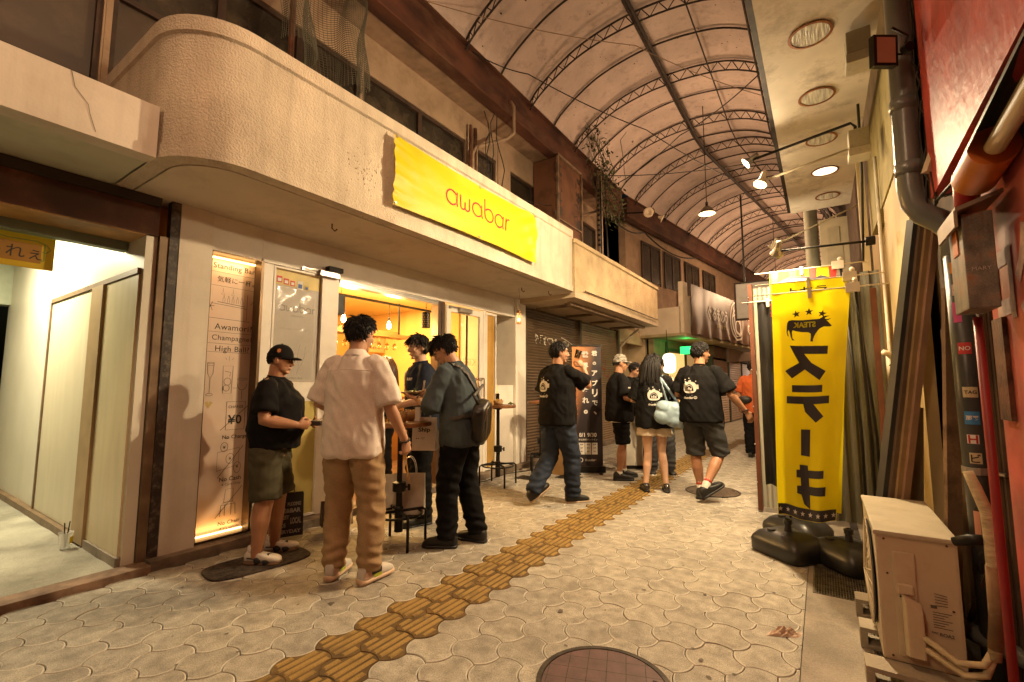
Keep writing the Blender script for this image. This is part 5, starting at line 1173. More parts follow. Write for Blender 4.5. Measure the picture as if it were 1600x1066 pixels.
def steak(cl, f, w_, h_):
    asp = h_/w_
    def g(x, y): return f(.5+x/w_ , 1-y/h_ , .004)      # x metres from the middle, y metres down from the top
    b = MB(); F2 = ((0,0,0),(1,0,0),(0,1,0))
    def poly(pts, step=.03):
        bm = bmesh.new(); bm.faces.new([bm.verts.new((p[0], p[1], 0)) for p in pts]); bm.normal_update(); bmesh.ops.triangulate(bm, faces=bm.faces[:])
        bm.verts.index_update(); vs = [(v.co.x, v.co.y) for v in bm.verts]; fs = [tuple(v.index for v in q.verts) for q in bm.faces]; bm.free()
        vs, fs = cut(vs, fs, step); b.add([g(x, y) for x, y in vs], fs)
    def star(cx, cy, r, rot=0): poly([(cx+(r if i % 2 == 0 else r*.4)*math.sin(R(36*i+rot)), cy-(r if i % 2 == 0 else r*.4)*math.cos(R(36*i+rot))) for i in range(10)])
    star(-.085,.165,.030,-12); star(.0,.155,.030); star(.085,.175,.030,12)
    cow = [(-0.1352, 0.2143), (-0.1116, 0.2097), (-0.0372, 0.2143), (0.0248, 0.2143), (0.0682, 0.2123), (0.0818, 0.2044), (0.0992, 0.2044), (0.1128, 0.2229), (0.1302, 0.244), (0.15, 0.2691), (0.1364, 0.2744), (0.0992, 0.2717), (0.0744, 0.2836), (0.0589, 0.3001), (0.0446, 0.3232), (0.036, 0.343), (0.0285, 0.3661), (0.031, 0.3786), (0.0112, 0.3773), (0.0143, 0.343), (0.0124, 0.3179), (-0.0062, 0.3067), (-0.0496, 0.3034), (-0.0837, 0.2968), (-0.1085, 0.2889), (-0.1141, 0.3034), (-0.1104, 0.3496), (-0.0942, 0.3668), (-0.1128, 0.3641), (-0.1228, 0.3397), (-0.1277, 0.31), (-0.1364, 0.2836), (-0.1432, 0.3034), (-0.1352, 0.3351), (-0.1438, 0.3311), (-0.1507, 0.3034), (-0.1488, 0.2572), (-0.1451, 0.2308)]
    poly(cow, .012); poly([(.083,.206),(.090,.196),(.110,.192),(.135,.194),(.115,.200),(.098,.212)], .02); poly([(.095,.214),(.12,.217),(.145,.212),(.125,.226),(.10,.222)], .02)
    # mirrored katakana as they read from the back
    def st(p): poly([(x, y) for x, y in p], .03)
    st([(-.13,.405),(.13,.415),(.128,.475),(-.03,.468),(.02,.535),(.12,.60),(.08,.665),(-.025,.585),(-.115,.655),(-.165,.60),(-.065,.535),(-.10,.47)])
    st([(-.115,.705),(.10,.700),(.10,.752),(-.115,.757)]); st([(-.155,.79),(.15,.78),(.15,.835),(.04,.84),(.115,.93),(.06,.975),(-.02,.90),(-.035,.842),(-.155,.845)])
    st([(-.05,1.03),(.02,1.028),(.02,1.225),(-.05,1.222)])
    st([(-.06,1.29),(.005,1.29),(.008,1.325),(.13,1.318),(.13,1.375),(.015,1.38),(.02,1.44),(.15,1.435),(.15,1.50),(.026,1.50),(.03,1.60),(-.02,1.57),(-.045,1.505),(-.08,1.50),(-.08,1.445),(-.048,1.442),(-.052,1.385),(-.085,1.385),(-.085,1.33),(-.058,1.327)])
    p = [(-w_/2*.98,h_-.085),(w_/2*.98,h_-.085),(w_/2*.98,h_-.004),(-w_/2*.98,h_-.004)]; poly(p)
    b.build('print', M_navy, cl)
    b = MB(); words(b, 'STEAK', 0, 0, *F2, w=.150, h=.042, bold=.04, step=.02, mirror=True, fn=lambda x, y: f(.5+(x-.030)/w_, 1-(.250-y)/h_, .006)); b.build('small_lettering', M_flag, cl)
    b = MB()
    for i in range(8):
        cx = -w_*.45+w_*.9*i/7; cy = h_-.045
        b.add([f(.5+(cx+(.020 if k % 2 == 0 else .008)*math.sin(R(36*k)))/w_, 1-(cy-(.020 if k % 2 == 0 else .008)*math.cos(R(36*k)))/h_, .007) for k in range(10)], [tuple(range(10))])
    b.build('star_row', flat('star_white', (.6,.55,.5)), cl)
banner_flag(-.045, 4.10, .30, 1.985, .50, -.105, M_flag, 'steak_flag', 'tall yellow steak flag with mirrored black lettering and a bull, in front of the others', .26, 1.3, nar=.28, decorate=steak)
def second(cl, f, w_, h_):
    b = MB(); words(b, 'トセラ', 0, 0, (0,0,0), (1,0,0), (0,1,0), w=.25, h=.05, bold=.03, step=.02, fn=lambda x, y: f(.5+x/w_, 1-(.07-y)/h_, .004)); b.build('print', M_navy, cl)
banner_flag(-.05, 4.22, .34, 2.09, .50, -.08, M_flag, 'yellow_flag', 'second yellow flag almost hidden directly behind the steak flag', .30, 2.6, nar=.22, decorate=second)
def third(cl, f, w_, h_):
    b = MB()
    for i in (0, 2, 4, 6):
        x0 = -.24+i*.073; q = [(x0,0.0),(x0+.06,0.0),(x0+.045,.22),(x0+.01,.22)]
        b.add([f(.5+x/w_, 1-y/h_, .003) for x, y in q], [(0,1,2,3)])
    b.build('red_ray', flat('ray_red', (.50,.03,.02)), cl)
    b = MB(); P = [(-.20,.18),(-.16,.10),(-.08,.07),(.02,.08),(.09,.11),(.14,.09),(.19,.11),(.21,.17)]
    q = MB().ribbon(P, .04, (0,0,0), (1,0,0), (0,1,0)); b.add([f(.5+p[0]/w_, 1-p[1]/h_, .006) for p in q.v], q.f); b.build('outline', M_navy, cl)
    b = MB(); P = [(-.18,.19),(-.14,.13),(-.07,.10),(.02,.11),(.09,.14),(.14,.12),(.18,.15)]
    q = MB().ribbon(P, .045, (0,0,0), (1,0,0), (0,1,0)); b.add([f(.5+p[0]/w_, 1-p[1]/h_, .008) for p in q.v], q.f); b.build('white_shape', flat('cloud_white', (.55,.52,.48)), cl)
banner_flag(-.10, 4.75, .42, 2.30, .50, -.05, M_flag, 'striped_flag', 'red and yellow rayed flag showing only its top above the steak flag', .24, 4.2, nar=.15, decorate=third)
def fourth(cl, f, w_, h_):
    b = MB(); random.seed(8)
    for k in range(26):
        cy = .05+k*.07; cx = .055+random.uniform(-.02,.02); s_ = random.uniform(.012,.035)
        b.add([f(.5+(cx+s_*math.cos(a)*(1 if i % 2 else .5))/w_, 1-(cy+s_*math.sin(a)*(1 if i % 2 else .5))/h_, .004) for i, a in enumerate([q*math.pi/4 for q in range(8)])], [tuple(range(8))])
    b.build('red_blossom', flat('blossom_red', (.45,.02,.015)), cl)
banner_flag(-.365, 4.62, .42, 2.02, .17, .0, flat('black_flag_cloth', (.02,.018,.02), .6), 'black_red_flag', 'narrow black flag with red blossoms peeking out left of the steak flag', -.28, .7, decorate=fourth)
M_pvc = mat('black_water_weight', (.022,.021,.020), .38, vary=.2, scale=5, spec=.5)
def weight(x, y, rz, lb):
    t = thing('banner_weight', (x, y, 0), lb, 'flag base', 'black water-filled flag bases', rz=R(rz))
    b = MB(); lv = [(.170,.205,.0),(.185,.22,.02),(.187,.222,.09),(.178,.212,.115),(.145,.175,.155),(.11,.13,.172),(.05,.06,.178)]; n = 40
    for a, c, z in lv:
        for i in range(n):
            th = 2*math.pi*i/n; b.v.append((a*math.copysign(abs(math.cos(th))**.36, math.cos(th)), c*math.copysign(abs(math.sin(th))**.36, math.sin(th)), z))
    for i in range(len(lv)-1):
        for j in range(n): b.f.append((i*n+j, i*n+(j+1) % n, (i+1)*n+(j+1) % n, (i+1)*n+j)); b.m.append(0)
    b.f.append(tuple((len(lv)-1)*n+j for j in range(n))); b.m.append(0); b.f.append(tuple(range(n-1,-1,-1))); b.m.append(0)
    b.build('tank', M_pvc, t, smooth=True, local=True)
    b = MB().lathe([(.026,.17),(.022,.225),(.030,.23),(.030,.26),(.018,.265),(.016,.17)], (0,0,0), 16); b.build('socket', M_pvc, t, local=True)
    b = MB().lathe([(0,.165),(.03,.168),(.03,.185),(0,.187)], (-.09,.07,0), 14); b.build('filler_cap', M_pvc, t, local=True)
weight(-.275, 4.18, 52, 'front left black flag base standing on the paving'); weight(.10, 4.15, 40, 'front right black flag base beside the air conditioner'); weight(-.24, 4.66, 60, 'rear black flag base half hidden behind the front left one')

# ---------------- air conditioner outdoor unit
ac = thing('outdoor_unit', (.29,3.05,.1), 'beige air conditioner outdoor unit standing on concrete blocks at lower right', 'air conditioner')
M_ac = mat('aged_beige_casing', (.50,.41,.28), .42, vary=.05, scale=4, stain=(.36,.26,.14), sscale=9, samt=.35)
x0, x1, y0, y1, z0, z1 = .158, .430, 2.67, 3.45, .10, .64
b = MB(); b.box(x0, x1, y0, y1, z0, z1-.018); b.build('casing', M_ac, ac, bevel=.012)
b = MB(); b.box(x0-.006, x1+.006, y0-.006, y1+.006, z1-.022, z1); b.build('top_panel', mat('weathered_lid', (.42,.36,.25), .5, vary=.08, stain=(.25,.2,.12), sscale=9, samt=.5), ac, bevel=.008)
b = MB(); b.box(x0+.055, x0+.13, y0-.010, y0-.0, z0+.03, z1-.08); b.build('service_panel', M_ac, ac, bevel=.006)
b = MB(); b.box(x0+.065, x0+.118, y0-.026, y0-.0, z1-.25, z1-.21); b.build('grip', M_ac, ac, bevel=.008)
b = MB(); b.box(x0+.07, x0+.105, y0-.0125, y0-.010, z1-.268, z1-.262); b.build('badge', M_ink, ac)
b = MB(); b.add([(x0+.075,y0-.01,.14),(x0+.14,y0-.01,.14),(x0+.14,y0-.01,.36),(x0+.075,y0-.01,.40),(x0+.085,y0-.055,.15),(x0+.14,y0-.055,.15),(x0+.14,y0-.05,.33),(x0+.085,y0-.05,.36)], [(3,2,1,0),(4,5,6,7),(0,1,5,4),(1,2,6,5),(2,3,7,6),(3,0,4,7)]); b.build('pipe_cover', M_ac, ac, bevel=.006)
cx, cz = x0-.004, .375
b = MB()
for k in range(9): r_ = .03+k*.026; b.tube([(cx-.012+.0*k, y0+.30+r_*math.cos(t_), cz+r_*math.sin(t_)) for t_ in [2*math.pi*i/32 for i in range(33)]], .002, 4, caps=False)
for k in range(12): a_ = math.pi*k/12; b.tube([(cx-.012, y0+.30-.24*math.cos(a_), cz-.24*math.sin(a_)), (cx-.03, y0+.30, cz), (cx-.012, y0+.30+.24*math.cos(a_), cz+.24*math.sin(a_))], .002, 4)
b.build('fan_grille', M_ac, ac)
b = MB().lathe([(0,.0),(.235,.0),(.235,.003),(0,.003)], (cx-.002, y0+.30, cz), 40, (-1,0,0)); b.build('fan_opening', M_dark, ac)
b = MB(); fa = ((0,y0-.003,0),(1,0,0),(0,0,1))
for k in range(7): b.ribbon([(x0+.175, z0+.235-k*.010),(x0+.235-(k % 3)*.012, z0+.235-k*.010)], .003, *fa)
for k in range(5): b.ribbon([(x0+.185, z0+.31-k*.012),(x0+.225, z0+.305-k*.010)], .003, *fa)
b.box(x0+.17,x0+.19,y0-.0035,y0-.002,z0+.25,z0+.262); words(b, 'ROA2', x0+.215, z0+.150, *fa, w=.045, bold=.04); words(b, 'DAC', x0+.178, z0+.153, *fa, w=.02, bold=.05); b.build('rating_label', flat('label_ink', (.13,.11,.09)), ac)
b = MB()
for (xx, zz) in ((x0+.03,z1-.035),(x1-.035,z1-.03),(x0+.035,z0+.02),(x1-.03,z0+.25),(x0+.035,z1-.18)): b.lathe([(0,0),(.005,0),(.004,.003),(0,.0035)], (xx,y0,zz), 8, (0,-1,0))
b.build('screw', M_bronze, ac)
for k, y in enumerate((2.62, 3.0, 3.36)):
    t = thing('concrete_block', (.28,y,0), ['hollow concrete block nearest the camera under the outdoor unit','hollow concrete block under the middle of the outdoor unit','hollow concrete block under the far end of the outdoor unit'][k], 'block')
    b = MB(); xa, xb, ya, yb = .09, .49, y-.06, y+.06
    b.box(xa,xb,ya,yb,.078,.097); b.box(xa,xb,ya,yb,.003,.02)
    for q in range(4): xx = xa+(xb-xa-.03)*q/3; b.box(xx,xx+.03,ya,yb,.0205,.0775)
    b.build('shell', mat('block_concrete', (.34,.29,.21), .85, vary=.15, stain=(.12,.1,.07), bump=.4), t)
# wrapped pipes
M_wrapc = mat('pipe_wrap', (.50,.40,.24), .55, vary=.15, scale=10, stain=(.2,.12,.06), sscale=6, bump=.6, bscale=30, stretch=(1,1,3))
t = thing('wrapped_pipe_run', (.55,2.6,.6), 'cream taped refrigerant pipes looping up beside the outdoor unit', 'pipe')
b = MB(); b.tube([(.28,2.64,.24),(.33,2.60,.225),(.38,2.54,.205),(.45,2.52,.23),(.475,2.52,.28)], .013, 10); b.tube([(.28,2.64,.20),(.34,2.60,.18),(.40,2.54,.165),(.455,2.53,.19),(.485,2.53,.28)], .014, 10)
b.tube([(.48,2.52,.26),(.492,2.51,.40),(.497,2.51,.56),(.498,2.51,.70),(.494,2.51,.80),(.470,2.52,.89),(.455,2.53,.945)], [.020,.020,.020,.021,.020,.019,.016], 12); b.build('taped_pipe', M_wrapc, t, smooth=True)
b = MB(); b.tube([(.484,2.515,.30),(.494,2.51,.42),(.497,2.51,.60)], .0225, 12); b.build('brown_sleeve', mat('brown_sleeve', (.20,.11,.05), .6, vary=.3, stain=(.4,.35,.25), sscale=9), t, smooth=True)
b = MB(); b.tube([(.40,2.56,.66),(.445,2.54,.68),(.48,2.52,.69)], [.016,.022,.02], 10); b.build('clamp', M_iron2, t, smooth=True)
t = MB().tube([(.40,2.9,.24),(.75,2.6,.18)], .035, 14); tag(t.build('grey_floor_pipe', M_grey, smooth=True), 'grey pipe lying low behind the outdoor unit', 'pipe')
tag(MB().tube([(.46,3.0,.1),(.53,2.7,.55)], .010, 8).build('leaning_rod', M_bronze), 'brown rod leaning behind the taped pipes', 'rod')
t = MB(); t.grid(14, 9, lambda u, v: (-.31+.14*u+.02*v, 2.80+.07*v+.06*u, .002+abs(.030*math.sin(math.pi*u)*math.sin(math.pi*v)*(1+1.2*noise.noise(Vector((u*7, v*6, 2)))))))
tag(t.build('crumpled_tissue', flat('tissue', (.5,.36,.27), .8)), 'small crumpled tissue lying on the paving', 'litter')
# ================================================================== PEOPLE
def remesh(mb, voxel, name, m, parent, smooth_it=4, fold=None, far=False):
    me = bpy.data.meshes.new(name); me.from_pydata(mb.v, [], mb.f)
    bm = bmesh.new(); bm.from_mesh(me); bmesh.ops.recalc_face_normals(bm, faces=bm.faces); bm.to_mesh(me); bm.free()
    o = bpy.data.objects.new(name, me); COL.objects.link(o)
    r = o.modifiers.new('r', 'REMESH'); r.mode = 'VOXEL'; r.voxel_size = voxel; r.use_smooth_shade = True
    if smooth_it: s_ = o.modifiers.new('s', 'SMOOTH'); s_.factor = .5; s_.iterations = smooth_it
    bpy.context.view_layer.update()
    dg = bpy.context.evaluated_depsgraph_get(); nm = bpy.data.meshes.new_from_object(o.evaluated_get(dg))
    o.modifiers.clear(); o.data = nm; bpy.data.meshes.remove(me); nm.name = name
    nm.materials.clear(); nm.materials.append(m)
    if fold:
        no = [v.normal.copy() for v in nm.vertices]
        for v, n in zip(nm.vertices, no): v.co = v.co + n*fold(v.co, n)
    nm.polygons.foreach_set('use_smooth', [True]*len(nm.polygons))
    o.parent = parent; return o
V3 = Vector
def nz(x, y, z): return noise.noise(V3((x, y, z)))
def ridge(x, y, z): return 1-2*abs(nz(x, y, z))
def skinmat(nm, c): return mat(nm, c, .5, vary=.07, scale=12, spec=.4)
SK = skinmat('skin_warm', (.46,.25,.15)); SK2 = skinmat('skin_tan', (.38,.19,.105)); SK3 = skinmat('skin_light', (.55,.34,.23))
HAIR = mat('black_hair', (.009,.007,.006), .55, vary=.4, scale=30, spec=.25); HAIRB = mat('brown_hair', (.06,.025,.012), .4, vary=.3, scale=30)
def cloth(nm, c, r=.85, **k): return mat(nm, c, r, vary=k.pop('vary', .10), scale=7, fine=.35, bump=.25, bscale=400, bdist=.002, spec=.1, **k)
C_black = cloth('black_cotton', (.0085,.008,.008)); C_black2 = cloth('black_trouser', (.007,.007,.0075)); C_beige = cloth('beige_shirt', (.66,.58,.52)); C_khaki = cloth('khaki_chino', (.33,.22,.12))
C_olive = cloth('olive_short', (.065,.058,.035)); C_navy = cloth('navy_shirt', (.016,.020,.034)); C_slate = cloth('slate_shirt', (.052,.066,.075)); C_denim = cloth('dark_denim', (.028,.036,.055), vary=.3)
C_cream = cloth('cream_tee', (.60,.50,.38)); C_char = cloth('charcoal_short', (.045,.045,.045)); C_orange = cloth('orange_shirt', (.50,.11,.035)); C_sock = cloth('white_sock', (.62,.57,.50))
M_whites = flat('shoe_white', (.62,.57,.50), .5); M_blk = mat('black_shoe', (.014,.013,.012), .5, vary=.2); M_gum = flat('gum_sole', (.50,.33,.17), .6); M_eye = flat('eye_dark', (.02,.012,.01), .2); M_lip = flat('lip', (.34,.13,.09), .5)
M_logo = flat('logo_white', (.55,.52,.46), .7)

def hand(b, w, d, pn, side, curl=.5, spread=.12, pinch=False):
    """w wrist, d along the hand, pn palm normal (towards the palm side); side +1 right hand"""
    d = V3(d).normalized(); pn = V3(pn); pn = (pn-d*pn.dot(d)).normalized(); sx = d.cross(pn).normalized()*side   # sx points to the thumb
    w = V3(w)
    b.tube([w-d*.02, w+d*.012, w+d*.045, w+d*.085], [(.024,.018),(.026,.018),(.038,.016),(.040,.013)], 10, ref=tuple(sx))
    L = [.078,.086,.080,.062]
    for k in range(4):
        off = .029-.0195*k; base = w+d*(.078-.004*abs(k-1))+sx*off; dirv = (d+sx*(.09-.06*k)*spread*4).normalized(); P = [base-d*.02, base]; R_ = [.0095,.0092]; a = 0
        for s_, l in enumerate((.45,.32,.23)):
            a += curl*(.75 if s_ == 0 else 1.0)*(1+.06*k); dd = (dirv*math.cos(a)+pn*math.sin(a)); P.append(P[-1]+dd*L[k]*l); R_.append((.0088,.0080,.0066)[s_])
        b.tube(P, R_, 7)
    t0 = w+d*.022+sx*.024; t1 = t0+(d*.55+sx*.62+pn*(.25+.3*curl)).normalized()*.042; t2 = t1+(d*.8+sx*(.25-.5*curl)+pn*(.25+.5*curl)).normalized()*.032; t3 = t2+(d*.8+sx*(-.1-.5*curl)+pn*(.2+.4*curl)).normalized()*.024
    b.tube([t0-sx*.015, t0, t1, t2, t3], [.013,.0135,.0115,.0100,.0078], 8)

def head_parts(b, M, fat=0.):
    rot = M.to_3x3()
    def E(c, r): b.ell(M @ V3(c), r, 16, 10, rot)
    def T(P, r, n=8): b.tube([M @ V3(p) for p in P], r, n)
    E((0,-.010,.024), (.075,.094,.092)); E((0,.018,-.020), (.064+.01*fat,.070,.080)); E((0,.030,-.060), (.050+.014*fat,.050,.042+.006*fat)); E((0,.062,-.095), (.024+.008*fat,.020,.017))
    E((0,.066,.030), (.052,.022,.030)); E((.034,.062,-.028), (.020,.020,.022)); E((-.034,.062,-.028), (.020,.020,.022))
    T([(0,.083,.018),(0,.094,-.004),(0,.107,-.028),(0,.098,-.038)], [.008,.010,.0135,.010]); E((.012,.091,-.033), (.009,.010,.008)); E((-.012,.091,-.033), (.009,.010,.008))
    E((0,.083,-.058), (.022,.012,.0058)); E((0,.081,-.068), (.019,.012,.0065)); T([(-.045,.068,.028),(-.02,.083,.034),(.02,.083,.034),(.045,.068,.028)], .008)
    for s_ in (-1, 1):
        b.ell(M @ V3((s_*.078,-.008,-.006)), (.007,.020,.032), 12, 8, rot @ Matrix.Rotation(R(-18*s_), 3, 'Z')); b.ell(M @ V3((s_*.074,-.004,-.024)), (.006,.012,.012), 10, 6, rot)

def scalp_ok(d, style):
    x, y, z = d
    if style == 'buzz': return z > (.55 if y > .45 else (.25 if y > .1 else (-.15 if y > -.3 else -.55)))
    if y > .50: return z > .50
    if y > .20: return z > .22
    if y > -.15: return z > -.02
    return z > -.62
def hair(M, style, parent, m, seed=1, L=.045, n=520, fringe=.0):
    rnd = random.Random(seed); b = MB(); rot = M.to_3x3()
    c0 = V3((0,-.010,.022)); rr = V3((.079,.099,.097))
    N_, K = 26, 18; idx = {}
    for i in range(K+1):
        for j in range(N_):
            t = math.pi*i/K; p = 2*math.pi*j/N_; d = V3((math.sin(t)*math.cos(p), math.sin(t)*math.sin(p), math.cos(t)))
            idx[i, j] = len(b.v); q = 1+.03*rnd.random(); b.v.append(M @ (c0+V3((d.x*rr.x*q, d.y*rr.y*q, d.z*rr.z*q))))
    for i in range(K):
        for j in range(N_):
            t = math.pi*(i+.5)/K; p = 2*math.pi*(j+.5)/N_; d = (math.sin(t)*math.cos(p), math.sin(t)*math.sin(p), math.cos(t))
            if scalp_ok(d, style): b.f.append((idx[i, j], idx[i+1, j], idx[i+1, (j+1) % N_], idx[i, (j+1) % N_])); b.m.append(0)
    k = 0; tries = 0
    while k < n and tries < n*8:
        tries += 1; z = rnd.uniform(-.75, 1); a = rnd.random()*2*math.pi; q = math.sqrt(1-z*z); d = V3((q*math.cos(a), q*math.sin(a), z))
        if not scalp_ok(d, style): continue
        k += 1; p = c0+V3((d.x*rr.x, d.y*rr.y, d.z*rr.z)); crown = V3((0,-.35,.93)); fl = (d-crown); fl = fl-d*fl.dot(d)
        if fl.length < .05: fl = V3((rnd.gauss(0,1), rnd.gauss(0,1), 0))
        fl.normalize(); fl = (fl+V3((rnd.gauss(0,.35), rnd.gauss(0,.35), rnd.gauss(0,.2)))).normalized()
        l = L*rnd.uniform(.7,1.35)
        if d.y > .2 and d.z > .35: l *= 1+fringe
        if style == 'tousled': l *= 1.0+.9*max(0, d.z); lift_ = .55
        elif style == 'buzz': lift_ = .12
        else: lift_ = .22
        P = [p-d*.004]; v = (fl+d*lift_).normalized(); w0 = rnd.uniform(.007,.012)
        for s_ in range(4):
            P.append(P[-1]+v*l/4); v = (v+V3((0,0,-.30 if style != 'tousled' else -.22))+fl*.12+V3((rnd.gauss(0,.12),)*3)).normalized()
            e = P[-1]-c0; g = math.sqrt((e.x/rr.x)**2+(e.y/rr.y)**2+(e.z/rr.z)**2)
            if g < 1.03: P[-1] = c0+e*(1.03/g)
        b.tube([M @ V3(x) for x in P], [(w0, w0*.5),(w0*.95,w0*.5),(w0*.75,w0*.4),(w0*.45,w0*.3),(.0012,.001)], 5)
    return b
def long_hair(M, b, seed, length=.34, side=0):
    rnd = random.Random(seed); c0 = V3((0,-.010,.022))
    for k in range(300):
        a = rnd.uniform(R(165), R(375)); z = rnd.uniform(-.3,.9); q = math.sqrt(1-z*z); d = V3((q*math.cos(a), q*math.sin(a), z)); p = c0+V3((d.x*.082,d.y*.103,d.z*.10))
        P = [p]; v = V3((d.x*.5, d.y*.5, -.5)).normalized()
        tot = length*rnd.uniform(.75,1.05)+z*.08
        for s_ in range(7):
            P.append(P[-1]+v*tot/7); v = (v*.5+V3((d.x*.05+rnd.gauss(0,.05), d.y*.10-.02, -1))).normalized()
            e = P[-1]-c0
            if e.z > -.12:
                h_ = math.hypot(e.x/.088, e.y/.108)
                if h_ < 1 and h_ > .01: P[-1] = c0+V3((e.x/h_, e.y/h_, e.z))
        w0 = rnd.uniform(.007,.012); b.tube([M @ x for x in P], [w0,w0,w0,w0*.95,w0*.9,w0*.8,w0*.6,.002], 5)

def shoe(parent, A, yaw, pitch, up_m, sole_m, name='shoe', sc_=1.0, chunky=0., accents=None, sandal=False):
    """A ankle point above the heel (sole at A.z-.09 when flat)"""
    Mx = Matrix.Translation(A) @ Matrix.Rotation(R(yaw), 4, 'Z') @ Matrix.Rotation(R(-pitch), 4, 'X') @ Matrix.Scale(sc_, 4)
    prof = [(-.084,.014,.055),(-.080,.028,.085),(-.055,.038,.112),(-.015,.041,.114),(.02,.043,.100),(.055,.046,.084),(.09,.050,.073),(.125,.053,.065),(.155,.050,.058),(.176,.042,.050),(.190,.028,.040),(.196,.012,.030)]
    def ring(y, w_, h_, z0=.0, n=14, p_=.62, sh=0.):
        out = []
        for i in range(n):
            t = 2*math.pi*i/n; c_, s_ = math.cos(t), math.sin(t)
            out.append(V3((w_*math.copysign(abs(c_)**p_, c_)+sh, y, z0+h_/2+h_/2*math.copysign(abs(s_)**p_, s_))))
        return out
    def loft(rings, mb):
        n = len(rings[0]); vs = [Mx @ (v-V3((0,0,.09))) for r_ in rings for v in r_]
        fs = [(i*n+j, i*n+(j+1) % n, (i+1)*n+(j+1) % n, (i+1)*n+j) for i in range(len(rings)-1) for j in range(n)]+[tuple(range(n-1,-1,-1)), tuple((len(rings)-1)*n+j for j in range(n))]
        mb.add(vs, fs)
    sh = .026+chunky
    if sandal:
        b = MB(); loft([ring(y, w_*.97, h_*.80, .02) for y, w_, h_ in prof], b); b.tube([Mx @ V3((0,-.03,-.02)), Mx @ V3((0,-.03,.05))], .036, 12)
        so_ = b.build('sock', C_sock, parent, smooth=True, local=True, fix=True)
        b = MB()
        for y0_ in (.03, .10):
            for i in range(9):
                pass
        for y0_, h_, w_ in ((.035,.085,.043),(.105,.062,.049)):
            P = [Mx @ (V3((w_*1.06*math.cos(t), y0_-.02*math.sin(t), .012+h_*1.0*math.sin(t)))-V3((0,0,.09))) for t in [math.pi*i/12 for i in range(13)]]; b.tube(P, [(.026,.005)]*13, 8, ref=tuple(Mx.to_3x3() @ V3((0,1,0))))
        P = [Mx @ (V3(p)-V3((0,0,.09))) for p in ((.042,.03,.05),(.034,-.05,.055),(0,-.082,.058),(-.034,-.05,.055),(-.042,.03,.05))]; b.tube(P, .007, 6)
        o = b.build(name, up_m, parent, smooth=True, local=True)
    else:
        b = MB(); loft([ring(y, w_, h_-.006, .010) for y, w_, h_ in prof], b); b.tube([Mx @ V3((0,-.025,-.03)), Mx @ V3((0,-.028,.012))], [(.036,.045),(.034,.042)], 14, ref=tuple(Mx.to_3x3() @ V3((1,0,0))))
        o = b.build(name, up_m, parent, smooth=True, local=True, fix=True)
        b = MB()
        for k in range(4):
            y = .035+k*.018; P = [Mx @ (V3((x, y, prof[4][2]-.002-k*.0065+.004*(1-(x/.02)**2)))-V3((0,0,.09))) for x in (-.02,-.01,0,.01,.02)]; b.tube(P, .003, 5)
        b.build('lace', M_logo if up_m is not M_blk else M_blk, o, local=True)
    b = MB(); loft([ring(y*1.02, w_*1.05+.001+chunky*.3, sh, -.004, p_=.8) for y, w_, h_ in prof], b); b.build('sole', sole_m, o, smooth=True, local=True, fix=True)
    if accents:
        for (y0_, y1_, z0_, z1_, am) in accents:
            b = MB()
            for s_ in (-1, 1):
                def wd(y):
                    for q in range(len(prof)-1):
                        if prof[q][0] <= y <= prof[q+1][0]: t = (y-prof[q][0])/(prof[q+1][0]-prof[q][0]); return prof[q][1]*(1-t)+prof[q+1][1]*t
                    return .02
                n_ = 6; vs = []
                for i in range(n_+1):
                    y = y0_+(y1_-y0_)*i/n_
                    for z in (z0_, z1_): vs.append(Mx @ (V3((s_*(wd(y)+.0035), y, z))-V3((0,0,.09))))
                b.add(vs, [(2*i,2*i+1,2*i+3,2*i+2) for i in range(n_)])
            b.build('side_patch', am, o, local=True)
    return o

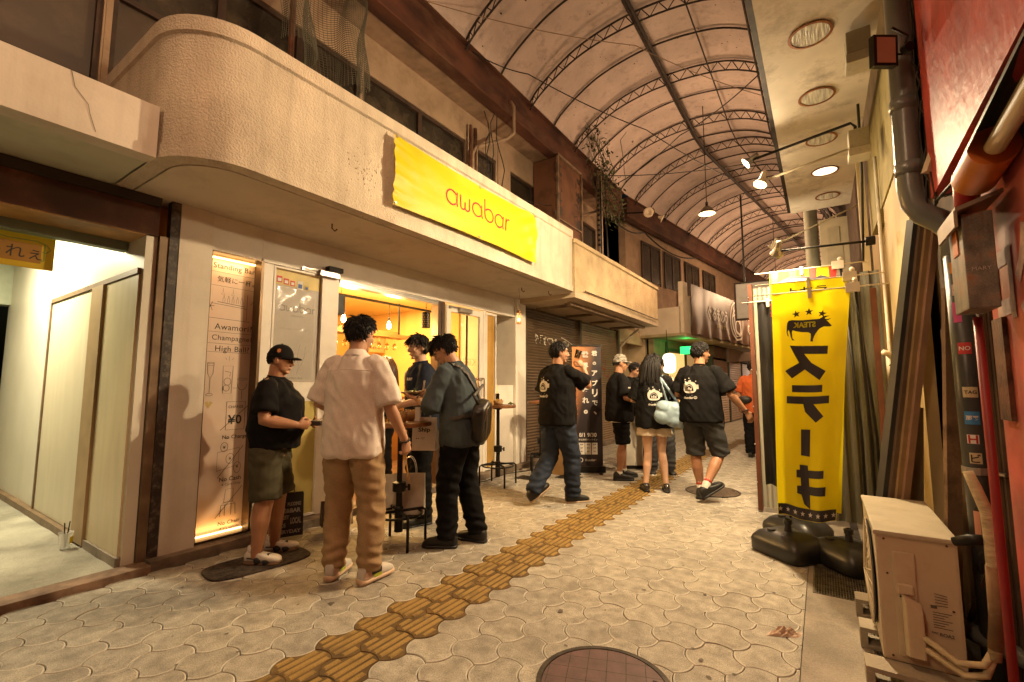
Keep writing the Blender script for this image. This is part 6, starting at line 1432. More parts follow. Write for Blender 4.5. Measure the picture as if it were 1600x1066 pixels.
def lerp(a, b_, t): return V3(a)*(1-t)+V3(b_)*t
def person(loc, facing, H, label, skin, top=None, bottom=None, fat=0., lean=0., twist=0., head=(0,0,0), arms=None, legs=None, hands=None, hairs=('short',1), near=True,
           top_m=None, top_len=.86, sleeve=.62, sleeve_r=.0, bottom_m=None, bottom_kind='trousers', shoes=None, slim=0., group=None, loose=0., ankles=None):
    rz = math.atan2(-facing[0], facing[1]); s_ = H/1.72
    root = thing('person', loc, label, 'person', group, rz=rz); root.scale = (s_, s_, s_)
    vx = .0058 if near else .0085; vc = .0085 if near else .012
    fx = 1+.16*fat; fy = 1+.42*fat
    def tw(p, k=1.):
        p = V3(p); c_, q = math.cos(R(twist)*k), math.sin(R(twist)*k); return V3((p.x*c_-p.y*q, p.x*q+p.y*c_, p.z))
    nb = tw((0, lean, 1.455)); S_ = {1: tw((.168*fx**.5, lean*.92, 1.395)), -1: tw((-.168*fx**.5, lean*.92, 1.395))}
    hc = V3((0, lean+.025, 1.605)); hy, hp, hr = head
    hc = nb+(Matrix.Rotation(R(twist+hy*.5), 3, 'Z') @ Matrix.Rotation(R(-hp*.8), 3, 'X') @ V3((0,.02,.150)))
    HM = Matrix.Translation(hc) @ Matrix.Rotation(R(twist+hy), 4, 'Z') @ Matrix.Rotation(R(-hp), 4, 'X') @ Matrix.Rotation(R(hr), 4, 'Y')
    arms = arms or {}; legs = legs or {}
    AR_ = {}
    for sd in (1, -1):
        a = arms.get(sd, ((sd*.25, -.02, 1.13), (sd*.27, .05, .90))); AR_[sd] = (V3(a[0]), V3(a[1]))
    LG = {}
    for sd in (1, -1):
        l = legs.get(sd, dict(a=(sd*.10, 0, .085))); an = V3(l['a']); hp_ = V3((sd*.09, 0, .87)); kn = V3(l['k']) if 'k' in l else (hp_+an)/2+V3((sd*.01, .035, .02)); LG[sd] = (hp_, kn, an, l.get('yaw', -6*sd), l.get('pitch', 0))
    # ---- body
    b = MB()
    sp = lambda z: lean*max(0, (z-.92)/.54)**1.2
    rings = [(.80,.10,.09),(.86,.155,.115),(.93,.165*fx,.120*fy),(1.03,.142*fx,.105*fy),(1.12,.140*fx,.105*fy),(1.24,.160*fx,.115*(1+.2*fat)),(1.33,.155,.104),(1.395,.112,.080),(1.45,.060,.058)]
    b.tube([tuple(tw((0, sp(z)+.02*fat, z), max(0,(z-.95)/.4) if z < 1.35 else 1)) for z, _, _ in rings], [(a, c) for _, a, c in rings], 20, ref=(1,0,0))
    nk = HM @ V3((0,-.012,-.05)); b.tube([nb-V3((0,.005,.03)), nb+V3((0,0,.01)), nk], [.060+.008*fat,.057+.008*fat,.056+.008*fat], 14)
    head_parts(b, HM, fat)
    for sd in (1, -1):
        e, w_ = AR_[sd]; s0 = S_[sd]; b.ell(s0-V3((0,0,.012)), (.046,.046,.046), 12, 8)
        b.tube([lerp(s0, nb, .25), s0, lerp(s0,e,.35), lerp(s0,e,.75), e, lerp(e,w_,.25), lerp(e,w_,.65), w_], [r_*(1+.18*fat)*(1-slim) for r_ in (.040,.045,.047,.044,.040,.042,.033)]+[.0265*(1-slim*.6)], 12)
        hd = (hands or {}).get(sd, {}); d = hd.get('d', (w_-e).normalized()); pn = hd.get('n', (-sd, .2, 0)); hand(b, w_, d, pn, sd, hd.get('curl', .45))
        h0, kn, an, _, _ = LG[sd]
        b.tube([h0+V3((0,0,.03)), lerp(h0,kn,.12), lerp(h0,kn,.6), kn, lerp(kn,an,.22)+V3((0,-.012,0)), lerp(kn,an,.4)+V3((0,-.012,0)), lerp(kn,an,.75), an, an-V3((0,0,.045))], [r_*(1+.22*fat)*(1-slim) for r_ in (.088,.090,.070,.054,.057,.058,.041,.036,.036)], 14)
    remesh(b, vx, 'body', skin, root, 2)
    # ---- face details
    b = MB()
    for sx in (-1, 1): b.ell(HM @ V3((sx*.031,.0815,.010)), (.0095,.005,.0038), 10, 6, HM.to_3x3())
    b.build('eyes', M_eye, root, smooth=True, local=True)
    b = MB()
    for sx in (-1, 1): b.tube([HM @ V3((sx*q[0], q[1], q[2])) for q in ((.014,.0925,.029),(.030,.0905,.034),(.048,.076,.030))], [.0022,.003,.0015], 6)
    b.build('eyebrows', HAIR, root, local=True)
    b = MB(); b.ell(HM @ V3((0,.0925,-.061)), (.019,.0045,.0032), 12, 6, HM.to_3x3()); b.build('lips', M_lip, root, smooth=True, local=True)
    # ---- hair
    st, seed = hairs[0], hairs[1]; kw = hairs[2] if len(hairs) > 2 else {}
    hm = kw.pop('m', HAIR); hb = hair(HM, 'short' if st == 'long' else st, root, hm, seed, **kw)
    if st == 'long': long_hair(HM, hb, seed)
    hb.build('hair', hm, root, smooth=True, local=True)
    # ---- top
    random.seed(seed)
    ph = seed*3.7
    def fold_top(p, n):
        g = .008*ridge(p.x*7+ph, p.y*7, p.z*2.3)+.006*ridge(p.x*13+p.z*9, p.y*13+ph, p.z*6)+.003*nz(p.x*30, p.y*30, p.z*14)
        low = max(0, 1.25-p.z)*.9
        g += .012*low*math.sin(math.atan2(p.x, p.y)*7+ph+3*nz(p.x*2, p.y*2, p.z*2+ph))
        for sd in (1, -1):
            q = (p-S_[sd]).length
            g += .006*math.exp(-((q-.13)/.07)**2)*math.sin(q*95+p.z*40+p.x*20)*.7
        return g*(1 if near else .9)
    if top_m is not None:
        b = MB(); o_ = .022+loose; zt = top_len
        R0 = [(zt,.170+o_+.002,.122+o_+.008),(zt+.07,.168+o_+.004,.122+o_+.010),(max(zt+.14,1.0),.158*1.0+o_+.008,.118+o_+.010),(1.14,.156+o_,.112+o_+.005),(1.25,.166+o_*.8,.114+o_),(1.34,.172+o_*.3,.110+o_*.7),(1.40,.145,.094+.01),(1.445,.085,.074),(1.462,.060,.060)]
        Rr = [(z, a*((fx if z > zt+.1 else fx**.4) if z < 1.3 else 1), c*((1+(.36 if z > zt+.1 else .16)*fat) if z < 1.3 else 1+.1*fat)) for z, a, c in R0]
        b.tube([tuple(tw((0, sp(z)+.028*fat*(z < 1.3), z), max(0,(z-.95)/.4) if z < 1.35 else 1)) for z, _, _ in Rr], [(a, c) for _, a, c in Rr], 28, ref=(1,0,0))
        for sd in (1, -1):
            e, w_ = AR_[sd]; s0 = S_[sd]; P = [lerp(s0, nb, .35)-V3((0,0,.008)), s0-V3((0,0,.004)), lerp(s0, e, .45)]; r_ = [.054,.060+.006*fat,.064+.010*fat+sleeve_r*.45]
            if sleeve <= 1: P += [lerp(s0, e, sleeve*.95), lerp(s0, e, sleeve)]; r_ += [.068+.010*fat+sleeve_r, .070+.010*fat+sleeve_r]
            else: P += [e, lerp(e, w_, (sleeve-1))]; r_ += [.068+sleeve_r, .055+sleeve_r]
            b.tube(P, r_, 18)
        tp = remesh(b, vc, 'shirt', top_m, root, 4, fold_top)
        b = MB(); n_ = 24; nr = []
        P = [nb+V3((.066*math.cos(a), .066*math.sin(a)+.006, .006+.012*math.sin(a+math.pi))) for a in [2*math.pi*i/n_ for i in range(n_+1)]]; b.tube(P, .009, 7); b.build('collar', top_m, tp, smooth=True, local=True)
    else: tp = None
    # ---- bottom
    def fold_bot(p, n):
        g = .009*ridge(p.x*8+ph+p.z*4, p.y*8, p.z*6)+.005*ridge(p.x*5, p.y*5+ph, p.z*17+p.x*9)+.003*nz(p.x*25, p.y*25, p.z*18)
        for sd in (1, -1):
            _, kn, an, _, _ = LG[sd]
            if p.x*sd > -.02 or abs(kn.x-p.x) < .08:
                g += .006*math.exp(-((p.z-kn.z)/.10)**2)*math.sin(p.z*75+p.x*30+ph)*.6
                if bottom_kind == 'trousers': g += .009*math.exp(-((p.z-an.z-.06)/.09)**2)*math.sin(p.z*88+p.x*22*sd+nz(p.x*9,p.y*9,0)*3)*.7
        g += .005*math.exp(-((p.z-.80)/.07)**2)*math.sin(p.z*60+abs(p.x)*80)
        return g
    if bottom_m is not None:
        b = MB(); b.tube([(0,.01*fat,1.00),(0,.01*fat,.93),(0,0,.85),(0,0,.80)], [(.140,.100*(1+.15*fat)),(.164*(1+.06*fat),.118*(1+.18*fat)),(.172*(1+.08*fat),.128),(.11,.10)], 24, ref=(1,0,0))
        for sd in (1, -1):
            h0, kn, an, _, _ = LG[sd]; k_ = 1+.15*fat
            if bottom_kind == 'trousers': b.tube([h0+V3((0,0,.02)), lerp(h0,kn,.35), lerp(h0,kn,.8), kn, lerp(kn,an,.35), lerp(kn,an,.8), an+V3((0,0,-.015))], [q*k_ for q in (.105,.097+loose*.4,.082+loose*.5,.076+loose*.5,.074+loose*.5,.066+loose*.5,.064+loose*.5)], 20)
            elif bottom_kind == 'shorts': b.tube([h0+V3((0,0,.02)), lerp(h0,kn,.35), lerp(h0,kn,.75), lerp(h0,kn,1.02)], [q*k_ for q in (.106,.100,.095,.096)], 22)
            elif bottom_kind == 'skirt': b.tube([h0+V3((0,0,.02)), lerp(h0,kn,.3), lerp(h0,kn,.42)], [.115,.125,.135], 20)
        remesh(b, vc, 'skirt' if bottom_kind == 'skirt' else bottom_kind, bottom_m, root, 3, fold_bot)
    # ---- shoes and socks
    if shoes:
        for sd in (1, -1):
            _, kn, an, yw, pt = LG[sd]
            if ankles:
                b = MB(); b.tube([an+V3((0,0,-.03)), an+V3((0,0,.0)), lerp(an, kn, ankles[0])], .041, 12); b.build('sock', ankles[1], root, smooth=True, local=True)
                if len(ankles) > 2: b = MB(); b.tube([lerp(an, kn, ankles[0]*.62), lerp(an, kn, ankles[0]*.85)], .0425, 12); b.build('sock_band', ankles[2], root, smooth=True, local=True)
            shoe(root, an, yw, pt, shoes[0], shoes[1], **(shoes[2] if len(shoes) > 2 else {}))
    return root, HM, tp, AR_, LG, S_, nb
def onto(sh, b, direction, off=.003):
    """drop flat artwork onto a garment along a local direction"""
    bv = BVHTree.FromPolygons([v.co for v in sh.data.vertices], [tuple(p.vertices) for p in sh.data.polygons]); d = V3(direction).normalized(); out = []
    for v in b.v:
        hit = bv.ray_cast(V3(v)-d*1.0, d); out.append(tuple(hit[0]-d*off) if hit[0] is not None else tuple(v))
    b.v = out; return b
def emblem(sh, cx, cz, d, wdt=.17):
    """rounded pot emblem over a word, laid on the back of the shirt"""
    d = V3(d).normalized(); u = d.cross(V3((0,0,1))).normalized(); base = V3((0,0,0))
    u = -u if (u.x < 0) else u
    k = wdt/.17
    def P_(x, y): return tuple(u*(cx+x*k)+V3((0,0,cz+y*k)))
    def put(b2, name, m_, off): o_ = onto(sh, b2, d, off).build(name, m_, sh, local=True); return o_
    def shape(pts, b2, step=.012):
        bm = bmesh.new(); bm.faces.new([bm.verts.new((p[0], p[1], 0)) for p in pts]); bm.normal_update(); bmesh.ops.triangulate(bm, faces=bm.faces[:]); bm.verts.index_update()
        vs = [(v.co.x, v.co.y) for v in bm.verts]; fs = [tuple(q.index for q in f.verts) for f in bm.faces]; bm.free(); vs, fs = cut(vs, fs, step); b2.add([P_(x, y) for x, y in vs], fs)
    so_ = [(.075*math.copysign(abs(math.cos(t))**.7, math.cos(t)), .06*math.copysign(abs(math.sin(t))**.7, math.sin(t))) for t in [2*math.pi*i/36 for i in range(36)]]
    b2 = MB(); shape(so_, b2); shape([(.07,-.015),(.098,-.015),(.098,.03),(.07,.03)], b2); shape([(-.02,.055),(.02,.055),(.014,.075),(-.014,.075)], b2); shape([(-.05,.048),(-.036,.053),(-.045,.068),(-.056,.062)], b2)
    for (x, y, r_) in ((-.055,.085,.006),(-.065,.068,.004),(-.01,.098,.007),(.003,.078,.004),(.068,.066,.006),(-.03,-.085,.003),(.03,-.082,.003)): shape([(x+r_*math.cos(t), y+r_*math.sin(t)) for t in [math.pi*i/4 for i in range(8)]], b2)
    words(b2, 'thunder', -.012, -.108, (0,0,0), (1,0,0), (0,1,0), w=.115, bold=.03, step=.012, fn=lambda x, y: P_(x, y))
    q = MB().ribbon(arc(.066,-.106,.015,0,360,16,.012), .006, (0,0,0), (1,0,0), (0,1,0)); b2.add([P_(v[0], v[1]) for v in q.v], q.f)
    words(b2, 'G', .066, -.106, (0,0,0), (1,0,0), (0,1,0), w=.010, bold=.03, fn=lambda x, y: P_(x, y))
    put(b2, 'back_print', M_logo, .003)
    b2 = MB(); shape([(.050*math.cos(t)-.002, -.036+.072*math.sin(t)) for t in [math.pi*i/14 for i in range(15)]], b2); put(b2, 'print_window', sh.data.materials[0], .0042)
    b2 = MB()
    for i in range(3): shape([(-.034+i*.023,-.030),(-.018+i*.023,-.030),(-.018+i*.023,-.004-.006*(i != 1)),(-.026+i*.023,.004-.006*(i != 1)),(-.034+i*.023,-.004-.006*(i != 1))], b2, .008)
    q = MB().ribbon(arc(-.002,-.030,.040,25,155,12,.052), .005, (0,0,0), (1,0,0), (0,1,0)); b2.add([P_(v[0], v[1]) for v in q.v], q.f)
    put(b2, 'print_detail', M_logo, .0052)
def glasses(root, HM, m=None, wd=.0022):
    b = MB()
    for sx in (-1, 1):
        P = [HM @ V3((sx*.033+.023*math.cos(t), .097-.006*abs(math.cos(t)), .008+.017*math.sin(t))) for t in [2*math.pi*i/18 for i in range(19)]]; b.tube(P, wd, 6)
        b.tube([HM @ V3((sx*.056,.090,.012)), HM @ V3((sx*.072,.05,.012)), HM @ V3((sx*.079,-.005,.012))], wd, 6)
    b.tube([HM @ V3((-.011,.099,.012)), HM @ V3((0,.102,.014)), HM @ V3((.011,.099,.012))], wd, 6)
    b.build('glasses', m or M_iron2, root, local=True)
    if m is None or True:
        pass
def cap(root, HM, m, brim=True, patch=None, side=None):
    b = MB(); c0 = V3((0,-.010,.022)); n = 28; K = 10
    for i in range(K+1):
        t = math.pi/2*i/K*1.06
        for j in range(n):
            p = 2*math.pi*j/n; z = max(math.cos(t)*.112, -.005)+.022+.004; zz = z-.018*max(0, -math.sin(p))*(i/K)
            b.v.append(HM @ V3((math.sin(t)**.85*.086*math.cos(p), -.010+math.sin(t)**.85*.107*math.sin(p), zz)))
    for i in range(K):
        for j in range(n): b.f.append((i*n+j, (i+1)*n+j, (i+1)*n+(j+1) % n, i*n+(j+1) % n)); b.m.append(0)
    o = b.build('cap', m, root, smooth=True, local=True)
    b = MB(); N_ = 14; vs = []
    for i in range(N_+1):
        a = R(25+130*i/N_); x, y = .084*math.cos(a), -.010+.104*math.sin(a)
        L_ = .075*math.sin(math.pi*i/N_)**.55
        for q, dz in ((0, .0), (.5, .004), (1, -.006)):
            vs.append(HM @ V3((x*(1-.0*q), y+L_*q, .030+dz-.10*abs(x)*q+.004)))
        for q, dz in ((1, -.010), (.5, .0), (0, -.004)): vs.append(HM @ V3((x*(1-.0*q), y+L_*q, .030+dz-.10*abs(x)*q)))
    b.add(vs, [(i*6+j, i*6+(j+1) % 6, (i+1)*6+(j+1) % 6, (i+1)*6+j) for i in range(N_) for j in range(6)]); b.build('cap_brim', m, o, smooth=True, local=True)
    b = MB().ell(HM @ V3((0,-.010,.139)), (.008,.008,.005), 10, 6); b.build('cap_button', m, o, local=True)
    if patch:
        b = MB(); bv = BVHTree.FromPolygons([v.co for v in o.data.vertices], [tuple(p.vertices) for p in o.data.polygons]); Rm = HM.to_3x3(); d = Rm @ V3((-side, 0, -.25)).normalized()
        o0 = HM @ V3((side*.3, .005, .135)); u = Rm @ V3((0,1,0)); v_ = u.cross(d).normalized()
        pts = [(.016*math.cos(t)*(1 if i % 2 else .8), .020*math.sin(t)*(1 if i % 2 else .85)) for i, t in enumerate([math.pi*q/6 for q in range(12)])]
        vs = []
        for x, y in pts:
            h_ = bv.ray_cast(o0+u*x+v_*y, d); vs.append(h_[0]-d*.003 if h_[0] is not None else o0+u*x+v_*y)
        b.add(vs, [tuple(range(12))]); b.build('cap_patch', patch, o, local=True)
def W_(root, p): return root.matrix_basis @ V3(p)

SOLE = {}
# 1 capped man in sandals
rt, HM, sh, AR_, LG, S_, nb = person((-3.50,1.93,.012), (.74,.67), 1.565, 'stocky person in black cap, black tee and olive shorts standing on the dark mat', SK2, fat=1.2, lean=.02, head=(-4,6,0),
    arms={1:((.27,.04,1.12),(.20,.265,1.075)), -1:((-.27,.06,1.12),(-.14,.28,1.06))}, hands={1:dict(d=(-.55,.8,-.05), n=(-.7,-.5,.1), curl=.75), -1:dict(d=(.6,.75,0), n=(.5,-.5,.3), curl=.7)},
    legs={1:dict(a=(.13,-.02,.085), yaw=-8), -1:dict(a=(-.13,.02,.085), yaw=12)}, hairs=('buzz',3,dict(L=.012,n=200)), top_m=C_black, top_len=.885, sleeve=.78, sleeve_r=.012, bottom_m=C_olive, bottom_kind='shorts', shoes=(mat('dark_strap',(.025,.03,.035),.6), mat('cork_sole',(.14,.08,.04),.7), dict(sandal=True, chunky=.008)), ankles=(.20, C_sock))
glasses(rt, HM); cap(rt, HM, C_black, patch=mat('orange_patch',(.45,.15,.03),.6), side=1)
b = MB(); P = [nb+V3((-.05,-.07,.0)), nb+V3((-.04,-.135,-.06)), nb+V3((-.02,-.17,-.16)), nb+V3((.02,-.185,-.22)), nb+V3((.03,-.17,-.14)), nb+V3((.05,-.075,.0))]; b.tube(P, .004, 6); b.build('neck_cord', M_blk, rt, local=True, smooth=True)
p = W_(rt, (.03,.375,1.07)); t = MB(); fx_ = rt.matrix_basis; t.box(-.035,.11,.34,.42,1.06,1.10, mx=fx_); tag(t.build('wallet', mat('dark_wallet',(.03,.022,.018),.5), bevel=.004), 'small dark wallet held in both hands by the capped person', 'wallet')
# 2 man in beige shirt from behind
rt2, HM, sh, AR2, LG, S_, nb = person((-2.655,2.03,0), (-.36,.93), 1.755, 'tall person in a pale beige short-sleeved shirt and khaki trousers seen from behind', SK, lean=.01, head=(-14,10,-4), loose=.012,
    arms={1:((.255,.01,1.11),(.315,.12,.885)), -1:((-.262,-.0,1.13),(-.24,.24,1.08))}, hands={1:dict(d=(.05,.32,-1), n=(-.8,.4,0), curl=.85), -1:dict(d=(.2,1,.1), n=(.6,0,-.5), curl=.5)},
    legs={1:dict(a=(.135,.02,.095), yaw=-16), -1:dict(a=(-.125,.03,.095), yaw=8)}, hairs=('tousled',7,dict(L=.030,n=900)), top_m=C_beige, top_len=.80, sleeve=.93, sleeve_r=.016, bottom_m=C_khaki, bottom_kind='trousers',
    shoes=(mat('sneaker_grey_white',(.50,.46,.41),.6), flat('sneaker_sole',(.60,.42,.28),.6), dict(chunky=.014, accents=[(-.07,-.02,.035,.075,flat('peach_patch',(.55,.36,.26))),(-.02,.06,.05,.085,M_blk),(.0,.06,.028,.048,flat('lime_patch',(.35,.40,.03)))])), ankles=(.10, M_blk))
b = MB(); pts_ = [AR2[1][1]+V3((math.cos(t)*.031, math.sin(t)*.031, .012*math.sin(t))) for t in [2*math.pi*i/20 for i in range(21)]]; b.tube(pts_, .006, 6); b.build('bracelet', M_blk, rt2, smooth=True, local=True)
bv = BVHTree.FromPolygons([v.co for v in sh.data.vertices], [tuple(p_.vertices) for p_ in sh.data.polygons]); b = MB()
for zf in (lambda x: 1.355-.25*x*x,):
    P = []
    for i in range(31):
        x = -.17+.34*i/30; h_ = bv.ray_cast(V3((x,-1,zf(x))), V3((0,1,0)))
        if h_[0] is not None: P.append(h_[0]-V3((0,.0005,0)))
    b.tube(P, .0028, 5)
b.build('yoke_seam', C_beige, sh, local=True)
b = MB(); P = [nb+V3((.062*math.cos(a), -.004+.064*math.sin(a), .012)) for a in [R(150+240*i/20) for i in range(21)]]
vs = []
for q in P: dd = (q-nb); dd.z = 0; dd.normalize(); vs += [q+V3((0,0,.024))-dd*.004, q-V3((0,0,.012))+dd*.020, q+V3((0,0,.028))-dd*.007]
b.add(vs, [(3*i,3*i+1,3*i+4,3*i+3) for i in range(20)]+[(3*i+2,3*i,3*i+3,3*i+5) for i in range(20)]); b.build('shirt_collar', C_beige, sh, smooth=True, local=True)
hp = W_(rt2, AR2[1][1]+V3((-.03,.06,-.085))); tip = W_(rt2, AR2[1][1]+V3((-.01,.11,-.30)))
t = MB().tube([hp, tip], [.0035,.0022], 6); t.tube([hp+V3((.006,.006,0)), tip+V3((-.014,-.008,.01))], [.0035,.0022], 6); tag(t.build('chopsticks', mat('bamboo',(.50,.27,.08),.5)), 'wooden chopsticks held pointing down in the right hand of the person in beige', 'chopsticks')
# 3 navy shirt, smiling, behind the table
rt3, HM, sh, AR3, LG, S_, nb = person((-3.24,3.28,0), (-.52,-.85), 1.77, 'person in glasses and navy polo with grey cross strap, smiling behind the table', SK3, lean=.03, head=(16,6,0), loose=.02,
    arms={1:((.27,.02,1.12),(.16,.24,1.02)), -1:((-.26,.05,1.12),(-.15,.27,1.06))}, hands={1:dict(curl=.6, d=(-.5,.8,0), n=(0,0,-1)), -1:dict(curl=.6, d=(.5,.8,.1), n=(0,0,-1))},
    legs={1:dict(a=(.14,.0,.09)), -1:dict(a=(-.14,.02,.09))}, hairs=('short',12,dict(L=.044,n=760,fringe=.6)), top_m=C_navy, top_len=.84, sleeve=.85, sleeve_r=.015, bottom_m=C_black2, shoes=(M_blk, M_blk), slim=.05)
glasses(rt3, HM, mat('silver_rim',(.6,.55,.5),.3,metal=.8), .0024)
def strap(sh, pts, wd, m_, parent, name='strap', off=.008):
    bv = BVHTree.FromPolygons([v.co for v in sh.data.vertices], [tuple(p_.vertices) for p_ in sh.data.polygons]); P = []
    for i in range(len(pts)-1):
        for q in range(6):
            a = lerp(pts[i], pts[i+1], q/6); P.append(a)
    P.append(V3(pts[-1])); Q = []; Nn = []
    for a in P:
        h_ = bv.find_nearest(a); Q.append(h_[0]+h_[1]*off); Nn.append(h_[1])
    vs = []
    for i, q in enumerate(Q):
        d = (Q[min(i+1,len(Q)-1)]-Q[max(i-1,0)]).normalized(); s_ = d.cross(Nn[i]).normalized()*wd/2; vs += [q-s_-Nn[i]*.004, q+s_-Nn[i]*.004, q+s_+Nn[i]*.003, q-s_+Nn[i]*.003]
    n = len(Q); b = MB(); b.add(vs, [(4*i+j, 4*i+(j+1) % 4, 4*i+4+(j+1) % 4, 4*i+4+j) for i in range(n-1) for j in range(4)]); return b.build(name, m_, parent, local=True, smooth=False)
strap(sh, [(.10,.0,1.45),(.07,.12,1.38),(.0,.15,1.26),(-.10,.15,1.12),(-.19,.08,1.02)], .042, mat('grey_strap',(.09,.09,.08),.7), rt3)
b = MB(); words(b, 'SURF', 0, 0, (0,0,0), (1,0,0), (0,0,1), w=.07, bold=.06, step=.02, fn=lambda x, y: (-(x)-.09, .3, y+1.30)); b2 = onto(sh, b, (0,-1,0), .003); b2.build('chest_print', M_logo, sh, local=True)
# 4 slate overshirt, looking down at a plate
rt4, HM4, sh, AR4, LG, S_, nb = person((-2.50,2.985,0), (-.97,-.24), 1.72, 'person in a slate grey shirt and black trousers bowing over a plate with chopsticks', SK, lean=.085, head=(12,34,0), loose=.018,
    arms={-1:((-.235,.16,1.10),(-.10,.375,1.17)), 1:((.22,.14,1.13),(.07,.33,1.245))}, hands={-1:dict(d=(.25,.9,.12), n=(0,-.1,1), curl=.38), 1:dict(d=(-.35,.8,-.25), n=(-.2,-.3,-1), curl=.6)},
    legs={1:dict(a=(.10,-.10,.09), yaw=-10, k=(.10,-.0,.48)), -1:dict(a=(-.11,.07,.09), yaw=14)}, hairs=('tousled',21,dict(L=.036,n=800,fringe=.35)), top_m=C_slate, top_len=.80, sleeve=1.12, sleeve_r=.022, bottom_m=C_black2, shoes=(M_blk, M_blk, dict(chunky=.006)))
glasses(rt4, HM4)
strap(sh, [(-.13,.10,1.44),(-.10,-.02,1.46),(-.06,-.11,1.38),(.0,-.14,1.25),(.06,-.15,1.12)], .035, mat('dark_strap2',(.05,.042,.035),.6), rt4)
strap(sh, [(-.18,.0,1.02),(-.12,-.11,1.03),(-.02,-.15,1.05)], .025, mat('dark_strap2',(.05,.042,.035),.6), rt4)
t = thing('sling_bag', (-2.25,3.05,1.0), 'dark leather sling bag with pale zips on the back of the slate shirted person', 'bag')
Mb = rt4.matrix_basis @ Matrix.Translation((-.09,-.215,1.00)) @ Matrix.Rotation(R(-30), 4, 'Y') @ Matrix.Rotation(R(12), 4, 'X')
b = MB(); n = 26
for z, k_ in ((-.165,.55),(-.155,.85),(-.12,1),(.0,1.03),(.11,.97),(.15,.75),(.165,.4)):
    for i in range(n): a = 2*math.pi*i/n; b.v.append(tuple(Mb @ V3((.115*k_*math.copysign(abs(math.cos(a))**.55, math.cos(a)), .060*(k_**.5)*math.copysign(abs(math.sin(a))**.6, math.sin(a)), z))))
for i in range(6):
    for j in range(n): b.f.append((i*n+j, i*n+(j+1) % n, (i+1)*n+(j+1) % n, (i+1)*n+j)); b.m.append(0)
b.f += [tuple(range(n-1,-1,-1)), tuple(6*n+j for j in range(n))]; b.m += [0,0]; b.build('bag_body', mat('dark_leather', (.022,.016,.013), .38, vary=.3, scale=8, bump=.3, bscale=60), t, smooth=True, fix=True)
b = MB()
for x0_, r_ in ((-.05,.0),(.055,.0)): b.tube([Mb @ V3(q) for q in ((x0_-.02,-.062,-.12),(x0_-.01,-.067,0),(x0_,-.064,.09),(x0_+.03,-.055,.13))], .0035, 5)
b.tube([Mb @ V3((.1*math.cos(a_)*.9, -.058, .02+.12*math.sin(a_))) for a_ in [R(20+140*i/14) for i in range(15)]], .003, 5); b.build('zip', mat('brass_zip', (.36,.28,.18), .35, metal=.7), t)
b = MB(); b.tube([Mb @ V3((-.02,.02,.16)), Mb @ V3((-.03,.05,.24)), W_(rt4, (.03,-.17,1.28))], .012, 8); b.build('bag_strap', MATS['dark_strap2'], t, smooth=True)
pl = W_(rt4, AR4[-1][1]+V3((.05,.10,.035)))
t = thing('held_plate', pl, 'paper plate with green salad held up in the left hand of the bowing person', 'plate')
b = MB().lathe([(0,0),(.055,.0),(.085,.014),(.088,.017),(.054,.006),(0,.005)], pl, 28); b.build('plate', mat('brown_plate', (.40,.26,.13), .6), t, smooth=True)
b = MB(); rnd = random.Random(5)
for k in range(70):
    p = V3(pl)+V3((rnd.gauss(0,.03), rnd.gauss(0,.03), .012+abs(rnd.gauss(0,.008)))); a = rnd.random()*6; s_ = rnd.uniform(.006,.016); b.add([p+V3((s_*math.cos(a+q), s_*math.sin(a+q), rnd.uniform(-.004,.006))) for q in (0,1.6,3.1,4.7)], [(0,1,2,3)])
b.build('salad', mat('salad_green', (.22,.26,.04), .5, vary=.5, scale=50), t)
h1 = W_(rt4, AR4[1][1]+V3((-.045,.065,-.01)))
t = MB()
for k in (0, .012): t.tube([h1+V3((.015+k,.0,.085)), h1+V3((0,k,0)), V3(pl)+V3((.03-k*2,.02+k,.015))], .003, 6)
tag(t.build('chopsticks', mat('pale_wood', (.62,.50,.34), .5)), 'pale disposable chopsticks held over the salad plate', 'chopsticks')
b = MB(); pts_ = [AR4[-1][1]-(AR4[-1][1]-AR4[-1][0])*.10+V3((math.cos(t_)*.031, .012*math.cos(t_), math.sin(t_)*.031)) for t_ in [2*math.pi*i/18 for i in range(19)]]; b.tube(pts_, .007, 6); b.build('wrist_watch', M_blk, rt4, smooth=True, local=True)
# 5 man in black tee and jeans, drinking while walking
rt5, HM, sh, AR5, LG, S_, nb = person((-2.47,4.58,0), (.22,.97), 1.765, 'person in black printed shirt and dark jeans walking with a drink raised to the mouth', SK2, lean=.02, head=(-38,2,0), near=True, loose=.022, fat=.15,
    arms={1:((.25,.235,1.24),(.155,.27,1.455)), -1:((-.25,.05,1.13),(-.2,.18,1.0))}, hands={1:dict(d=(-.55,-.25,.75), n=(-.5,.3,-.4), curl=.8)},
    legs={1:dict(a=(.10,.13,.09), k=(.10,.12,.49), yaw=-22), -1:dict(a=(-.10,-.28,.155), k=(-.095,.0,.49), yaw=-14, pitch=-32)}, hairs=('short',31,dict(L=.034,n=520)), top_m=C_black, top_len=.83, sleeve=.80, sleeve_r=.020, bottom_m=C_denim, shoes=(M_blk, flat('tan_sole',(.40,.28,.17))))
emblem(sh, -.035, 1.235, (.15,1,0), .165)
p = W_(rt5, AR5[1][1]+V3((-.075,-.02,.09))); t = MB().lathe([(.026,0),(.030,.002),(.036,.10),(.034,.10),(.028,.004)], p, 16, (.3,.1,.95)); tag(t.build('drink_glass', M_gl, smooth=True), 'clear drink glass at the mouth of the person in jeans', 'glass')
